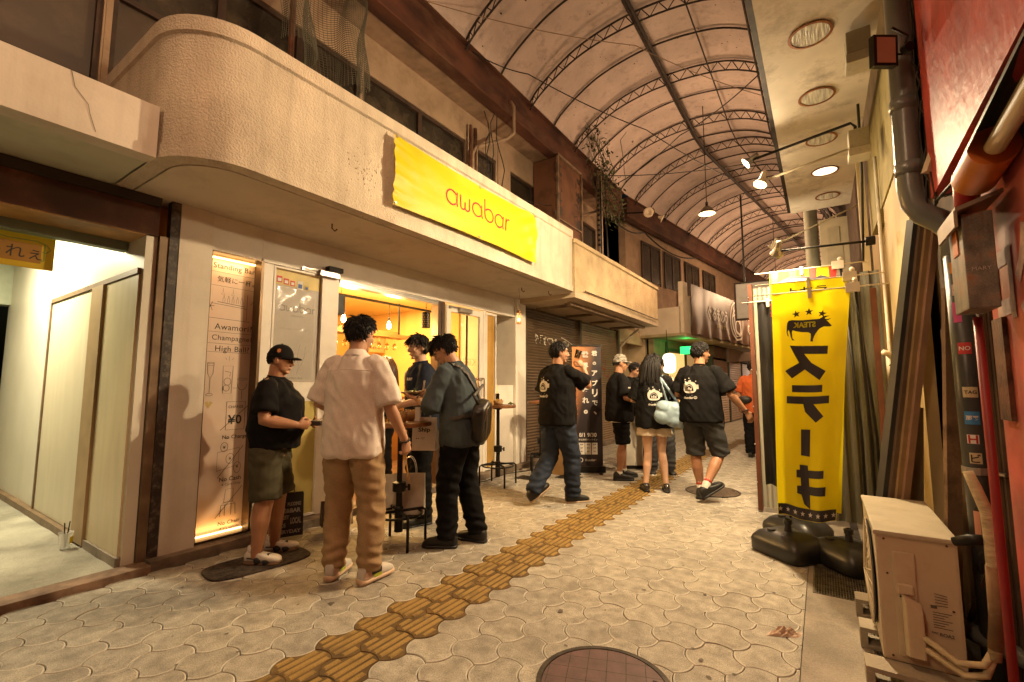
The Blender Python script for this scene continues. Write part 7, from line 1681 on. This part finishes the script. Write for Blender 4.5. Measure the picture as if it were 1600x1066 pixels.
# 6 camo cap, profile to the right
rt6, HM, sh, AR6, LG, S_, nb = person((-2.37,6.22,0), (.80,.60), 1.70, 'person in a grey camouflage cap, black shirt and black shorts standing in profile', SK2, near=False, head=(0,4,0), loose=.035, lean=.0,
    arms={1:((.27,.02,1.12),(.20,.25,1.08)), -1:((-.26,.05,1.12),(-.1,.28,1.08))}, hands={1:dict(d=(-.4,.9,0), n=(0,0,-1), curl=.6)}, legs={1:dict(a=(.11,-.05,.09)), -1:dict(a=(-.11,.08,.09))},
    hairs=('buzz',41,dict(L=.01,n=160)), top_m=C_black, top_len=.80, sleeve=.88, sleeve_r=.02, bottom_m=C_black2, bottom_kind='shorts', shoes=(M_blk, M_blk, dict(chunky=.012)), ankles=(.08, C_sock))
cap(rt6, HM, mat('camo_cap', (.20,.18,.15), .8, vary=.9, scale=26)); glasses(rt6, HM)
b = MB(); b.tube([(0,0,.815),(0,0,.785)], [(.20,.165),(.20,.165)], 24, ref=(1,0,0)); b.build('undershirt_hem', C_cream, rt6, local=True, smooth=True)
b = MB(); words(b, 'CREW', 0, 0, (0,0,0), (1,0,0), (0,0,1), w=.08, bold=.05, step=.02, fn=lambda x, y: (.3, x+.08, y+1.26)); onto(sh, b, (-1,0,0), .003).build('chest_print', M_logo, sh, local=True)
# 7 dark tee between them, further back, head bowed
person((-2.66,7.45,0), (.75,-.2), 1.66, 'dark haired person in a black tee bowing the head behind the camouflage cap', SK, near=False, head=(0,28,0), lean=.05, hairs=('short',51,dict(L=.05,n=420)), top_m=C_black, bottom_m=C_black2, shoes=(M_blk, M_blk),
    arms={1:((.25,.06,1.12),(.15,.28,1.08)), -1:((-.25,.06,1.12),(-.12,.28,1.08))})
# 8 woman with the blue bag
rt8, HM, sh, AR8, LG, S_, nb = person((-1.735,5.72,0), (-.42,.90), 1.66, 'long haired person in a long black printed shirt and cream skirt seen from behind', SK3, near=True, head=(-62,4,0), loose=.032, slim=.10,
    arms={1:((.25,.04,1.13),(.19,.26,1.15)), -1:((-.25,.06,1.13),(-.12,.28,1.12))}, hands={1:dict(d=(-.3,.9,.2), n=(-1,0,0), curl=.6)}, legs={1:dict(a=(.125,.0,.085), k=(.085,.03,.48)), -1:dict(a=(-.125,.0,.085), k=(-.085,.03,.48))},
    hairs=('long',61,dict(L=.06,n=420,fringe=.3)), top_m=C_black, top_len=.80, sleeve=.92, sleeve_r=.02, bottom_m=C_cream, bottom_kind='skirt', shoes=(mat('patent_black',(.02,.018,.018),.2,spec=.8), M_blk, dict(sc_=.92, chunky=.010)))
emblem(sh, -.02, 1.20, (.0,1,0), .175)
t = thing('shoulder_bag', (-1.5,5.7,.95), 'puffy pale blue shoulder bag hanging at the right hip of the long haired person', 'bag')
Mb = rt8.matrix_basis @ Matrix.Translation((.185,-.21,.985)) @ Matrix.Rotation(R(12), 4, 'Y')
b = MB()
for (x, z, rx_, rz_) in ((-.10,.050,.105,.085),(.01,.060,.10,.085),(.115,.035,.10,.085),(-.10,-.060,.11,.095),(.02,-.070,.11,.095),(.13,-.070,.10,.09),(.0,0,.20,.14)): b.ell(Mb @ V3((x,0,z)), (rx_,.085,rz_), 18, 12, Mb.to_3x3())
remesh(b, .009, 'bag_body', mat('pale_blue_nylon', (.26,.36,.43), .38, vary=.07, scale=4, spec=.5), t, 5, fold=lambda p_, n_: .004*ridge(p_.x*12, p_.y*12, p_.z*12)).matrix_parent_inverse = t.matrix_basis.inverted()
b = MB(); top_ = W_(rt8, S_[1]+V3((-.055,-.01,.055)))
for dx, dy in ((-.085,-.01),(.06,.02)): b.tube([Mb @ V3((dx,-.02,.12)), lerp(Mb @ V3((dx,-.02,.12)), top_+V3((-.02,-.09,0)), .55), top_+V3((.0,-.10,-.03)), top_, top_+V3((0,.09,-.04)), Mb @ V3((dx*.5,.12,.16))], [(.016,.006)]*6, 8)
b.build('bag_strap', mat('pale_blue_nylon', (0,0,0)), t, smooth=True)
# 9 cream tee man facing us, mostly hidden
person((-2.02,6.88,0), (.45,-.89), 1.67, 'person in cream tee and dark grey trousers facing us behind the long haired person', SK, near=False, head=(10,6,0), hairs=('short',71,dict(L=.055,n=420)), top_m=C_cream, bottom_m=cloth('grey_wide', (.05,.05,.052)), loose=.03,
    shoes=(M_blk, M_whites), arms={1:((.26,.05,1.12),(.2,.25,1.08)), -1:((-.27,.05,1.13),(-.22,.25,1.10))}, legs={1:dict(a=(.12,0,.09)), -1:dict(a=(-.13,.03,.09))})
# 10 striding man in charcoal shorts
rt10, HM, sh, AR10, LG, S_, nb = person((-1.17,5.62,0), (.12,.99), 1.775, 'person in a black printed shirt and charcoal shorts striding away with a lifted heel', SK2, near=True, head=(-40,2,0), loose=.024, lean=.02, fat=.12,
    arms={1:((.315,.03,1.135),(.41,.21,.95)), -1:((-.26,.02,1.13),(-.2,.2,1.05))}, hands={1:dict(d=(.35,.35,-.75), n=(-.6,.5,0), curl=.4)},
    legs={1:dict(a=(.06,-.14,.16), k=(.155,.12,.50), yaw=-42, pitch=-30), -1:dict(a=(-.05,.06,.09), k=(-.095,.06,.49), yaw=0)}, hairs=('short',81,dict(L=.03,n=520)), top_m=C_black, top_len=.845, sleeve=.85, sleeve_r=.02, bottom_m=C_char, bottom_kind='shorts',
    shoes=(M_blk, M_blk, dict(chunky=.010)), ankles=(.24, C_sock, flat('sock_red',(.45,.05,.03))))
emblem(sh, -.045, 1.215, (.10,1,0), .175)
b = MB(); w_ = AR10[1][1]-(AR10[1][1]-AR10[1][0]).normalized()*.02; b.tube([w_+V3((math.cos(t_)*.030, math.sin(t_)*.030, .014*math.cos(t_))) for t_ in [2*math.pi*i/18 for i in range(19)]], .008, 6); b.build('wrist_watch', M_iron, rt10, smooth=True, local=True)
# 11 orange shirt beyond the screen
rt11 = person((-1.03,9.35,0), (.1,1), 1.72, 'person in an orange shirt with black waist bag beyond the brown edged screen', SK, near=False, hairs=('short',91,dict(L=.04,n=300)), top_m=C_orange, top_len=.80, sleeve=.9, bottom_m=C_black2, shoes=(M_blk, M_blk), loose=.02)[0]
t = MB(); t.ell(W_(rt11, (-.12,-.17,1.02)), (.13,.06,.075), 18, 10); tag(t.build('waist_bag', M_blk, smooth=True), 'black bag on the back of the orange shirted person', 'bag')
# 12-14 people inside the bar
person((-5.35,3.42,.05), (-.2,-.98), 1.62, 'dark haired person inside the bar just right of the beige shirted head', SK, near=False, head=(10,5,0), hairs=('short',101,dict(L=.06,n=320)), top_m=C_black, bottom_m=C_black2, shoes=(M_blk, M_blk))
person((-5.15,3.75,.05), (-.6,.8), 1.56, 'second dark haired person inside the bar, lower and further right', SK, near=False, hairs=('short',111,dict(L=.06,n=320)), top_m=C_black, bottom_m=C_black2, shoes=(M_blk, M_blk))
person((-4.75,4.12,.05), (-.3,-.95), 1.60, 'brown haired person inside the bar behind the smiling person in navy', SK3, near=False, hairs=('long',121,dict(L=.06,n=300,m=HAIRB)), top_m=cloth('brown_top', (.10,.05,.03)), bottom_m=C_black2, shoes=(M_blk, M_blk))
# ================================================================== TABLES, BAGS, SIGNS
M_wood = mat('round_table_wood', (.20,.085,.03), .4, vary=.3, scale=4, stretch=(1,4,1))
def table(x, y, h, r, label, rz=0, foot=.27):
    t = thing('bar_table', (x, y, 0), label, 'table', 'round standing tables', rz=R(rz))
    MB().lathe([(0,h-.035),(r-.008,h-.035),(r,h-.028),(r,h-.006),(r-.006,h),(0,h)], (0,0,0), 40).build('table_top', M_wood, t, local=True, auto=40)
    b = MB(); b.lathe([(0,h-.036),(.05,h-.04),(.05,h-.055),(.022,h-.06),(.022,.50),(.055,.49),(.055,.42),(.026,.41),(.026,.30),(.035,.29),(.035,.10),(0,.09)], (0,0,0), 16); b.build('column', M_iron2, t, local=True, auto=40)
    b = MB(); b.tube([(-.02,0,.455),(.085,0,.455)], .008, 6); b.tube([(.085,0,.43),(.085,0,.48)], .012, 6); b.build('crank', M_iron2, t, local=True)
    ring = MB().tube([(foot*.80*math.cos(a), foot*.80*math.sin(a), .24) for a in [2*math.pi*i/36 for i in range(37)]], .010, 7); ring.build('foot_ring', M_iron2, t, local=True, smooth=True)
    for k in range(4):
        a = math.pi/4+k*math.pi/2; c_, s_ = math.cos(a), math.sin(a)
        MB().tube([(.03*c_,.03*s_,.26),(foot*.88*c_,foot*.88*s_,.26),(foot*c_,foot*s_,.24),(foot*c_,foot*s_,.0)], [.012,.012,.012,.012], 8).build('leg', M_iron2, t, local=True, smooth=True)
    return t
tb1 = table(-2.92, 2.70, .98, .25, 'round standing table between the four friends outside the bar', 20, .23)
tb2 = table(-3.56, 4.98, 1.02, .235, 'round standing table with pipe legs by the glass door, food boats on top', 10, .25)
tb3 = table(-3.52, 6.02, 1.04, .20, 'round standing table half hidden behind the person in jeans', 35, .20)
M_basket = mat('kraft_boat', (.34,.20,.08), .7, vary=.15); M_fries = mat('fried_food', (.50,.27,.05), .6, vary=.4, scale=40)
def tub(x, y, z, r, label, food=M_fries, seed=1, hgt=.07):
    t = thing('food_tub', (x, y, z), label, 'food tub')
    MB().lathe([(0,.002),(r*.72,.002),(r,hgt),(r*.97,hgt),(r*.68,.008),(0,.008)], (x,y,z), 18).build('tub', M_basket, t, smooth=True)
    b = MB(); rnd = random.Random(seed)
    for k in range(34):
        a = rnd.random()*6.28; q = rnd.random()**.5*r*.8; p = V3((x+q*math.cos(a), y+q*math.sin(a), z+hgt*.75+rnd.random()*.02)); d = V3((rnd.gauss(0,1), rnd.gauss(0,1), rnd.gauss(0,.6))).normalized()*.022; b.tube([p-d, p+d], .005, 5)
    b.build('food', food, t)
tub(-2.90, 2.80, .98, .055, 'kraft tub of golden fried food on the middle table', seed=1, hgt=.085)
tub(-2.83, 2.63, .98, .045, 'second smaller kraft tub near the edge of the middle table', mat('wrapped_food', (.30,.18,.10), .6, vary=.4, scale=30), 2, .09)
tub(-3.52, 4.93, 1.02, .07, 'kraft tub heaped with fried food on the table by the glass door', seed=3, hgt=.06)
for k, (x, y, lb, m_) in enumerate(((-3.66, 4.85, 'small crumpled food wrapper left on the table by the glass door', mat('wrapper', (.45,.32,.20), .6, vary=.3, scale=30)), (-3.44, 5.10, 'small heap of green edamame on the table by the glass door', mat('edamame', (.10,.14,.03), .6, vary=.3, scale=30)))):
    b = MB(); rnd = random.Random(k+9)
    for q in range(16): b.ell((x+rnd.gauss(0,.022), y+rnd.gauss(0,.022), 1.03+abs(rnd.gauss(0,.010))), (.016,.010,.008), 7, 5)
    tag(b.build('food_scraps', m_), lb, 'food')
def glass(x, y, z, lb, h=.12, r=.033, liquid=None):
    t = thing('drinking_glass', (x, y, z), lb, 'glass')
    MB().lathe([(0,.0),(r*.8,.0),(r,h),(r-.003,h),(r*.78,.008),(0,.008)], (x,y,z), 20).build('glass', M_gl, t, smooth=True)
    if liquid: MB().lathe([(0,.009),(r*.76,.009),(r*.90,h*.55),(0,h*.55)], (x,y,z), 18).build('drink', liquid, t, smooth=True)
glass(-3.60, 5.02, 1.02, 'tall glass standing on the table by the glass door', .15, .028)
glass(-2.98, 2.60, .98, 'drinking glass on the middle table', .12, .034, mat('amber_drink', (.5,.28,.05), .1, trans=.6))
b = MB(); b.add([(-2.78,2.72,.985),(-2.76,2.75,.985),(-2.765,2.77,1.10),(-2.785,2.73,1.10)], [(0,1,2,3)]); b.box(-3.06,-3.0,2.64,2.70,.981,.985); tag(b.build('paper_napkin', flat('napkin', (.6,.56,.5))), 'folded white napkin on the middle table', 'napkin')
b = MB(); b.box(-3.60,-3.40,5.95,6.15,1.041,1.052); tag(b.build('serving_tray', mat('pink_tray', (.40,.16,.12), .5)), 'pinkish serving tray on the half hidden third table', 'tray')
# paper carrier with black lettering, hung from the middle table edge
def carrier(name, o, u, w_, h_, d_, m_, label, tilt=0., txt=None, handles=True, m_txt=None):
    o = V3(o); u = V3(u).normalized(); v = (V3((0,0,1))+u*tilt).normalized(); n = u.cross(V3((0,0,1))).normalized(); t = thing(name, o, label, 'bag')
    b = MB()
    def f(s_, q, side):
        k = (q-.5)*2; bulge = d_/2*(1-.55*q)+.006*nz(s_*5, q*5, side*3+o.x*9); return o+u*(s_-.5)*w_+v*q*h_+n*side*bulge
    b.grid(10, 14, lambda a, c: f(a, c, 1)); b.grid(10, 14, lambda a, c: f(a, c, -1))
    for s_ in (0, 1): b.grid(4, 14, lambda a, c: f(s_, c, 1)*(1-a)+f(s_, c, -1)*a)
    b.grid(10, 4, lambda a, c: f(a, 0, 1)*(1-c)+f(a, 0, -1)*c); bag = b.build('bag_body', m_, t, smooth=False)
    if handles:
        b = MB()
        for side in (1, -1):
            P = [f(.5+.22*math.cos(a), 1, side)+V3((0,0,.13*math.sin(a)*1.1)) for a in [math.pi*i/12 for i in range(13)]]; b.tube(P, [(.012,.002)]*13, 6, ref=tuple(n))
        b.build('handle', m_, t)
    if txt:
        b = MB()
        for body, cx, cy, w2, h2, bd in txt: words(b, body, 0, 0, (0,0,0), u, v, w=w2, h=h2, bold=bd, step=.03, fn=lambda x, y: f(.5+(x+cx)/w_, (y+cy)/h_, 1)+n*.0025)
        b.build('print', m_txt or M_ink, bag)
    return t
cr = (.83,.557,0)
carrier('paper_carrier', (-2.80,2.86,.74), cr, .20, .27, .09, mat('white_carrier', (.72,.69,.64), .5, vary=.06), 'white carrier bag with black ship lettering hanging at the middle table', txt=[('Ship', .0,.165,.10,.045,.03),('▪▪ ////', -.03,.10,.07,None,0)])
carrier('white_carrier', (-2.97,2.86,.20), cr, .26, .33, .10, mat('shiny_carrier', (.66,.62,.56), .25, vary=.06, bump=.6, bscale=14), 'shiny white carrier bag hung low beneath the middle table')
carrier('white_carrier', (-3.17,2.78,.20), cr, .17, .31, .09, mat('shiny_carrier', (.66,.62,.56), .25), 'flat pale bag hanging behind the other one under the middle table', handles=False)
carrier('black_tote', (-3.70,2.20,.065), (.45,.90,0), .25, .33, .12, mat('black_tote', (.022,.022,.024), .7), 'black tote bag printed with dense white lettering standing at the doorstep behind the capped person',
        txt=[('OSO', -.05,.27,.08,.045,.05),('PUDDING', .055,.25,.10,.03,.04),('CAFE&BAR', 0,.20,.21,.035,.05),('MARKET', -.04,.15,.12,.03,.04),('LOCAL', .07,.12,.08,.05,.05),('GOODS', -.055,.09,.10,.035,.03),('EVERYDAY', .01,.04,.20,.03,.05)], m_txt=flat('tote_print', (.30,.29,.27)))
carrier('brown_tote', (-3.62,2.62,.065), (.45,.90,0), .26, .20, .12, mat('dark_brown_tote', (.07,.045,.028), .7), 'low dark brown bag with black lettering next to the black tote', txt=[('OKO', 0,.10,.18,.06,.02)])
# mat
b = MB(); n = 48
poly = [(.185*math.copysign(abs(math.cos(a))**.5, math.cos(a)), .34*math.copysign(abs(math.sin(a))**.6, math.sin(a))) for a in [2*math.pi*i/n for i in range(n)]]
c_, s_ = math.cos(R(-8)), math.sin(R(-8)); poly = [(-3.45+x*c_-y*s_, 1.86+x*s_+y*c_) for x, y in poly]
b.add([(x, y, .001) for x, y in poly]+[(x, y, .011) for x, y in poly]+[(-3.43+(x+3.43)*.96, 1.83+(y-1.83)*.97, .014) for x, y in poly], [(i,(i+1)%n,(i+1)%n+n,i+n) for i in range(n)]+[(i+n,(i+1)%n+n,(i+1)%n+2*n,i+2*n) for i in range(n)]+[tuple(range(2*n,3*n))])
tag(b.build('floor_mat', mat('brown_coir_mat', (.045,.030,.020), .95, vary=.5, scale=30, fine=.7, stain=(.10,.07,.05), sscale=14, bump=1.0, bscale=160)), 'dark brown doormat with rounded corners under the capped person', 'mat')
# roll-up banner
ru = thing('rollup_banner', (-2.93,6.42,0), 'tall roll-up banner, orange fading to black, with white Japanese lettering', 'banner stand')
o_ = V3((-3.12,6.28,.09)); u = V3((.83,.557,0)).normalized(); v = V3((0,0,1)); n_ = u.cross(v)
m = mat('rollup_print', (.02,.014,.016), .45); t_ = m.node_tree; N = t_.nodes
tc = N.new('ShaderNodeTexCoord'); sx = N.new('ShaderNodeSeparateXYZ'); t_.links.new(tc.outputs['Generated'], sx.inputs[0])
mr = N.new('ShaderNodeMath'); mr.operation = 'MULTIPLY_ADD'; t_.links.new(sx.outputs[2], mr.inputs[0]); mr.inputs[1].default_value = 1.0
m2 = N.new('ShaderNodeMath'); m2.operation = 'MULTIPLY_ADD'; t_.links.new(sx.outputs[0], m2.inputs[0]); m2.inputs[1].default_value = -.95; m2.inputs[2].default_value = .1; t_.links.new(m2.outputs[0], mr.inputs[2])
rp = N.new('ShaderNodeValToRGB'); rp.color_ramp.elements[0].position = .25; rp.color_ramp.elements[0].color = (.02,.014,.016,1); rp.color_ramp.elements[1].position = .85; rp.color_ramp.elements[1].color = (.50,.20,.06,1)
t_.links.new(mr.outputs[0], rp.inputs[0]); t_.links.new(rp.outputs[0], N['Principled BSDF'].inputs['Base Color'])
Wd, Ht = .44, 1.78
b = MB(); b.grid(8, 20, lambda a, c: o_+u*(a*Wd)+v*(c*Ht)+n_*(.006*math.sin(c*5))); sheet = b.build('printed_sheet', m, ru, smooth=True)
fl = (o_+n_*.010, u, v)
b = MB()
def vert(body, x, ytop, w_, gap, bold=.03):
    for i, ch in enumerate(body): words(b, ch, x, ytop-gap*(i+.5), *fl, w=w_ if ch not in '、。の' else w_*.6, bold=bold)
vert('君のアプリで、', .335, 1.74, .085, .148, .035); vert('世界を獲れ。', .195, 1.74, .10, .172, .04)
words(b, '8/1 9/30', .22, .455, *fl, w=.26, bold=.03); words(b, '参加無料オンライン', .22, .385, *fl, w=.28, bold=.01); words(b, 'thunder', .25, .09, *fl, w=.15, bold=.02)
b.ribbon(arc(.11,.09,.03,0,360,20), .009, *fl)
for i in range(3): x = .085+i*.095; b.prism([(x,.17),(x+.085,.17),(x+.085,.34),(x,.34)], *fl)
b.build('white_lettering', flat('rollup_white', (.6,.56,.5)), sheet)
b = MB(); vert('アプリケーソン', .06, 1.25, .045, .075, .0); words(b, '#', .33, .09, *fl, w=.02); b.build('orange_lettering', flat('rollup_orange', (.55,.16,.04)), sheet)
b = MB()
for i in range(3):
    x = .127+i*.095
    for k in range(3): words(b, ['賞金','参加','応募'][i], x, .315-k*.05, *(o_+n_*.012, u, v), w=.05-.008*k, bold=.02)
b.build('card_lettering', M_ink, sheet)
b = MB(); b.bar(o_-u*.03-v*.045, o_+u*(Wd+.03)-v*.045, .10, .085); b.bar(o_-u*.01+v*(Ht+.008), o_+u*(Wd+.01)+v*(Ht+.008), .02, .02); b.bar(o_+u*.06-v*.08-n_*.02, o_+u*.06-v*.08+n_*.22, .04, .012); b.bar(o_+u*.38-v*.08, o_+u*.38-v*.08+n_*.2, .04, .012); b.build('base', M_iron2, ru)
# things around the shutters
t = thing('cardboard_box', (-3.25,6.15,0), 'tall brown cardboard box behind the person in jeans', 'box')
b = MB(); b.box(-3.42,-3.12,5.98,6.28,.0,.62); b.build('carton', mat('cardboard', (.30,.17,.06), .8, vary=.1), t); b = MB(); b.box(-3.42,-3.12,6.12,6.15,.621,.622); b.box(-3.119,-3.118,6.1,6.16,.3,.62); b.build('packing_tape', mat('tape', (.40,.28,.12), .3), t)
t = MB(); t.ell((-3.27,6.12,.78), (.13,.12,.17), 16, 10); tag(t.build('backpack', M_blk, smooth=True), 'black backpack set on top of the cardboard box', 'backpack')
t = thing('sandwich_board', (-2.75,7.0,0), 'white standing board with dark edging behind the roll-up banner', 'sign')
b = MB(); b.bar((-2.62,6.95,.40), (-2.36,7.12,.40), .03, .80); b.build('panel', mat('whiteboard', (.55,.50,.42), .4), t); b = MB(); b.bar((-2.64,6.94,.03), (-2.34,7.13,.03), .05, .05); b.build('foot', M_iron2, t)
t = thing('folding_stool', (-2.25,7.4,0), 'small black stool in shadow among the group', 'stool')
b = MB(); b.box(-2.42,-2.12,7.3,7.6,.44,.47); b.build('seat', M_iron2, t)
for x, y in ((-2.4,7.32),(-2.14,7.32),(-2.4,7.58),(-2.14,7.58)): MB().box(x-.012,x+.012,y-.012,y+.012,0,.44).build('leg', M_iron2, t)
# parked bicycle far away
t = thing('bicycle', (-2.35,13.6,0), 'dark bicycle parked by the far shutters', 'bicycle')
bx, by = -2.30, 12.6
for dy in (0, 1.0):
    b = MB(); b.tube([(bx, by+dy+.32*math.cos(a), .33+.32*math.sin(a)) for a in [2*math.pi*i/28 for i in range(29)]], .015, 6)
    for k in range(10): a = math.pi*k/5; b.tube([(bx,by+dy,.33),(bx,by+dy+.31*math.cos(a),.33+.31*math.sin(a))], .003, 4)
    b.build('wheel', M_iron2, t)
b = MB(); b.tube([(bx,by,.33),(bx,by+.15,.85),(bx-.0,by+.13,1.0)], .015, 6); b.tube([(bx,by+.14,.75),(bx,by+.55,.35),(bx,by+1.0,.33),(bx,by+.68,.78),(bx,by+.55,.35)], .014, 6); b.tube([(bx,by+.15,.8),(bx,by+.68,.75),(bx,by+.70,.92)], .014, 6); b.tube([(bx-.25,by+.2,1.02),(bx-.1,by+.12,1.0),(bx+.1,by+.12,1.0),(bx+.25,by+.2,1.02)], .012, 6); b.build('frame', M_steel, t)
b = MB(); b.ell((bx,by+.72,.95), (.07,.13,.03), 12, 6); b.build('saddle', M_iron2, t)
b = MB(); b.box(bx-.16,bx+.16,by-.28,by-.02,.75,.98); b.build('basket', M_steel, t)
# potted plant dark shape near the entrance
# ground specks and litter
b = MB(); rnd = random.Random(17)
for k in range(120):
    x, y = rnd.uniform(-3.7,-.3), rnd.uniform(.9,6.5); s_ = rnd.uniform(.004,.016)*(1 if rnd.random() < .9 else 2); a0 = rnd.random()*6
    b.add([(x+s_*math.cos(a0+q)*rnd.uniform(.5,1.2), y+s_*math.sin(a0+q)*rnd.uniform(.5,1.2), .0028) for q in (0,.9,1.9,2.9,4,5.1)], [tuple(range(6))])
tag(b.build('gum_spots', mat('gum_spot', (.11,.09,.07), .8)), kind='stuff')
tag(MB().tube([(-3.95,4.6,.01),(-3.8,5.0,.008),(-3.85,5.6,.01),(-3.7,6.1,.008),(-3.86,6.4,.3)], .006, 6).build('power_cord', M_blk, smooth=True), 'thin black power cord lying along the doorstep', 'cord')
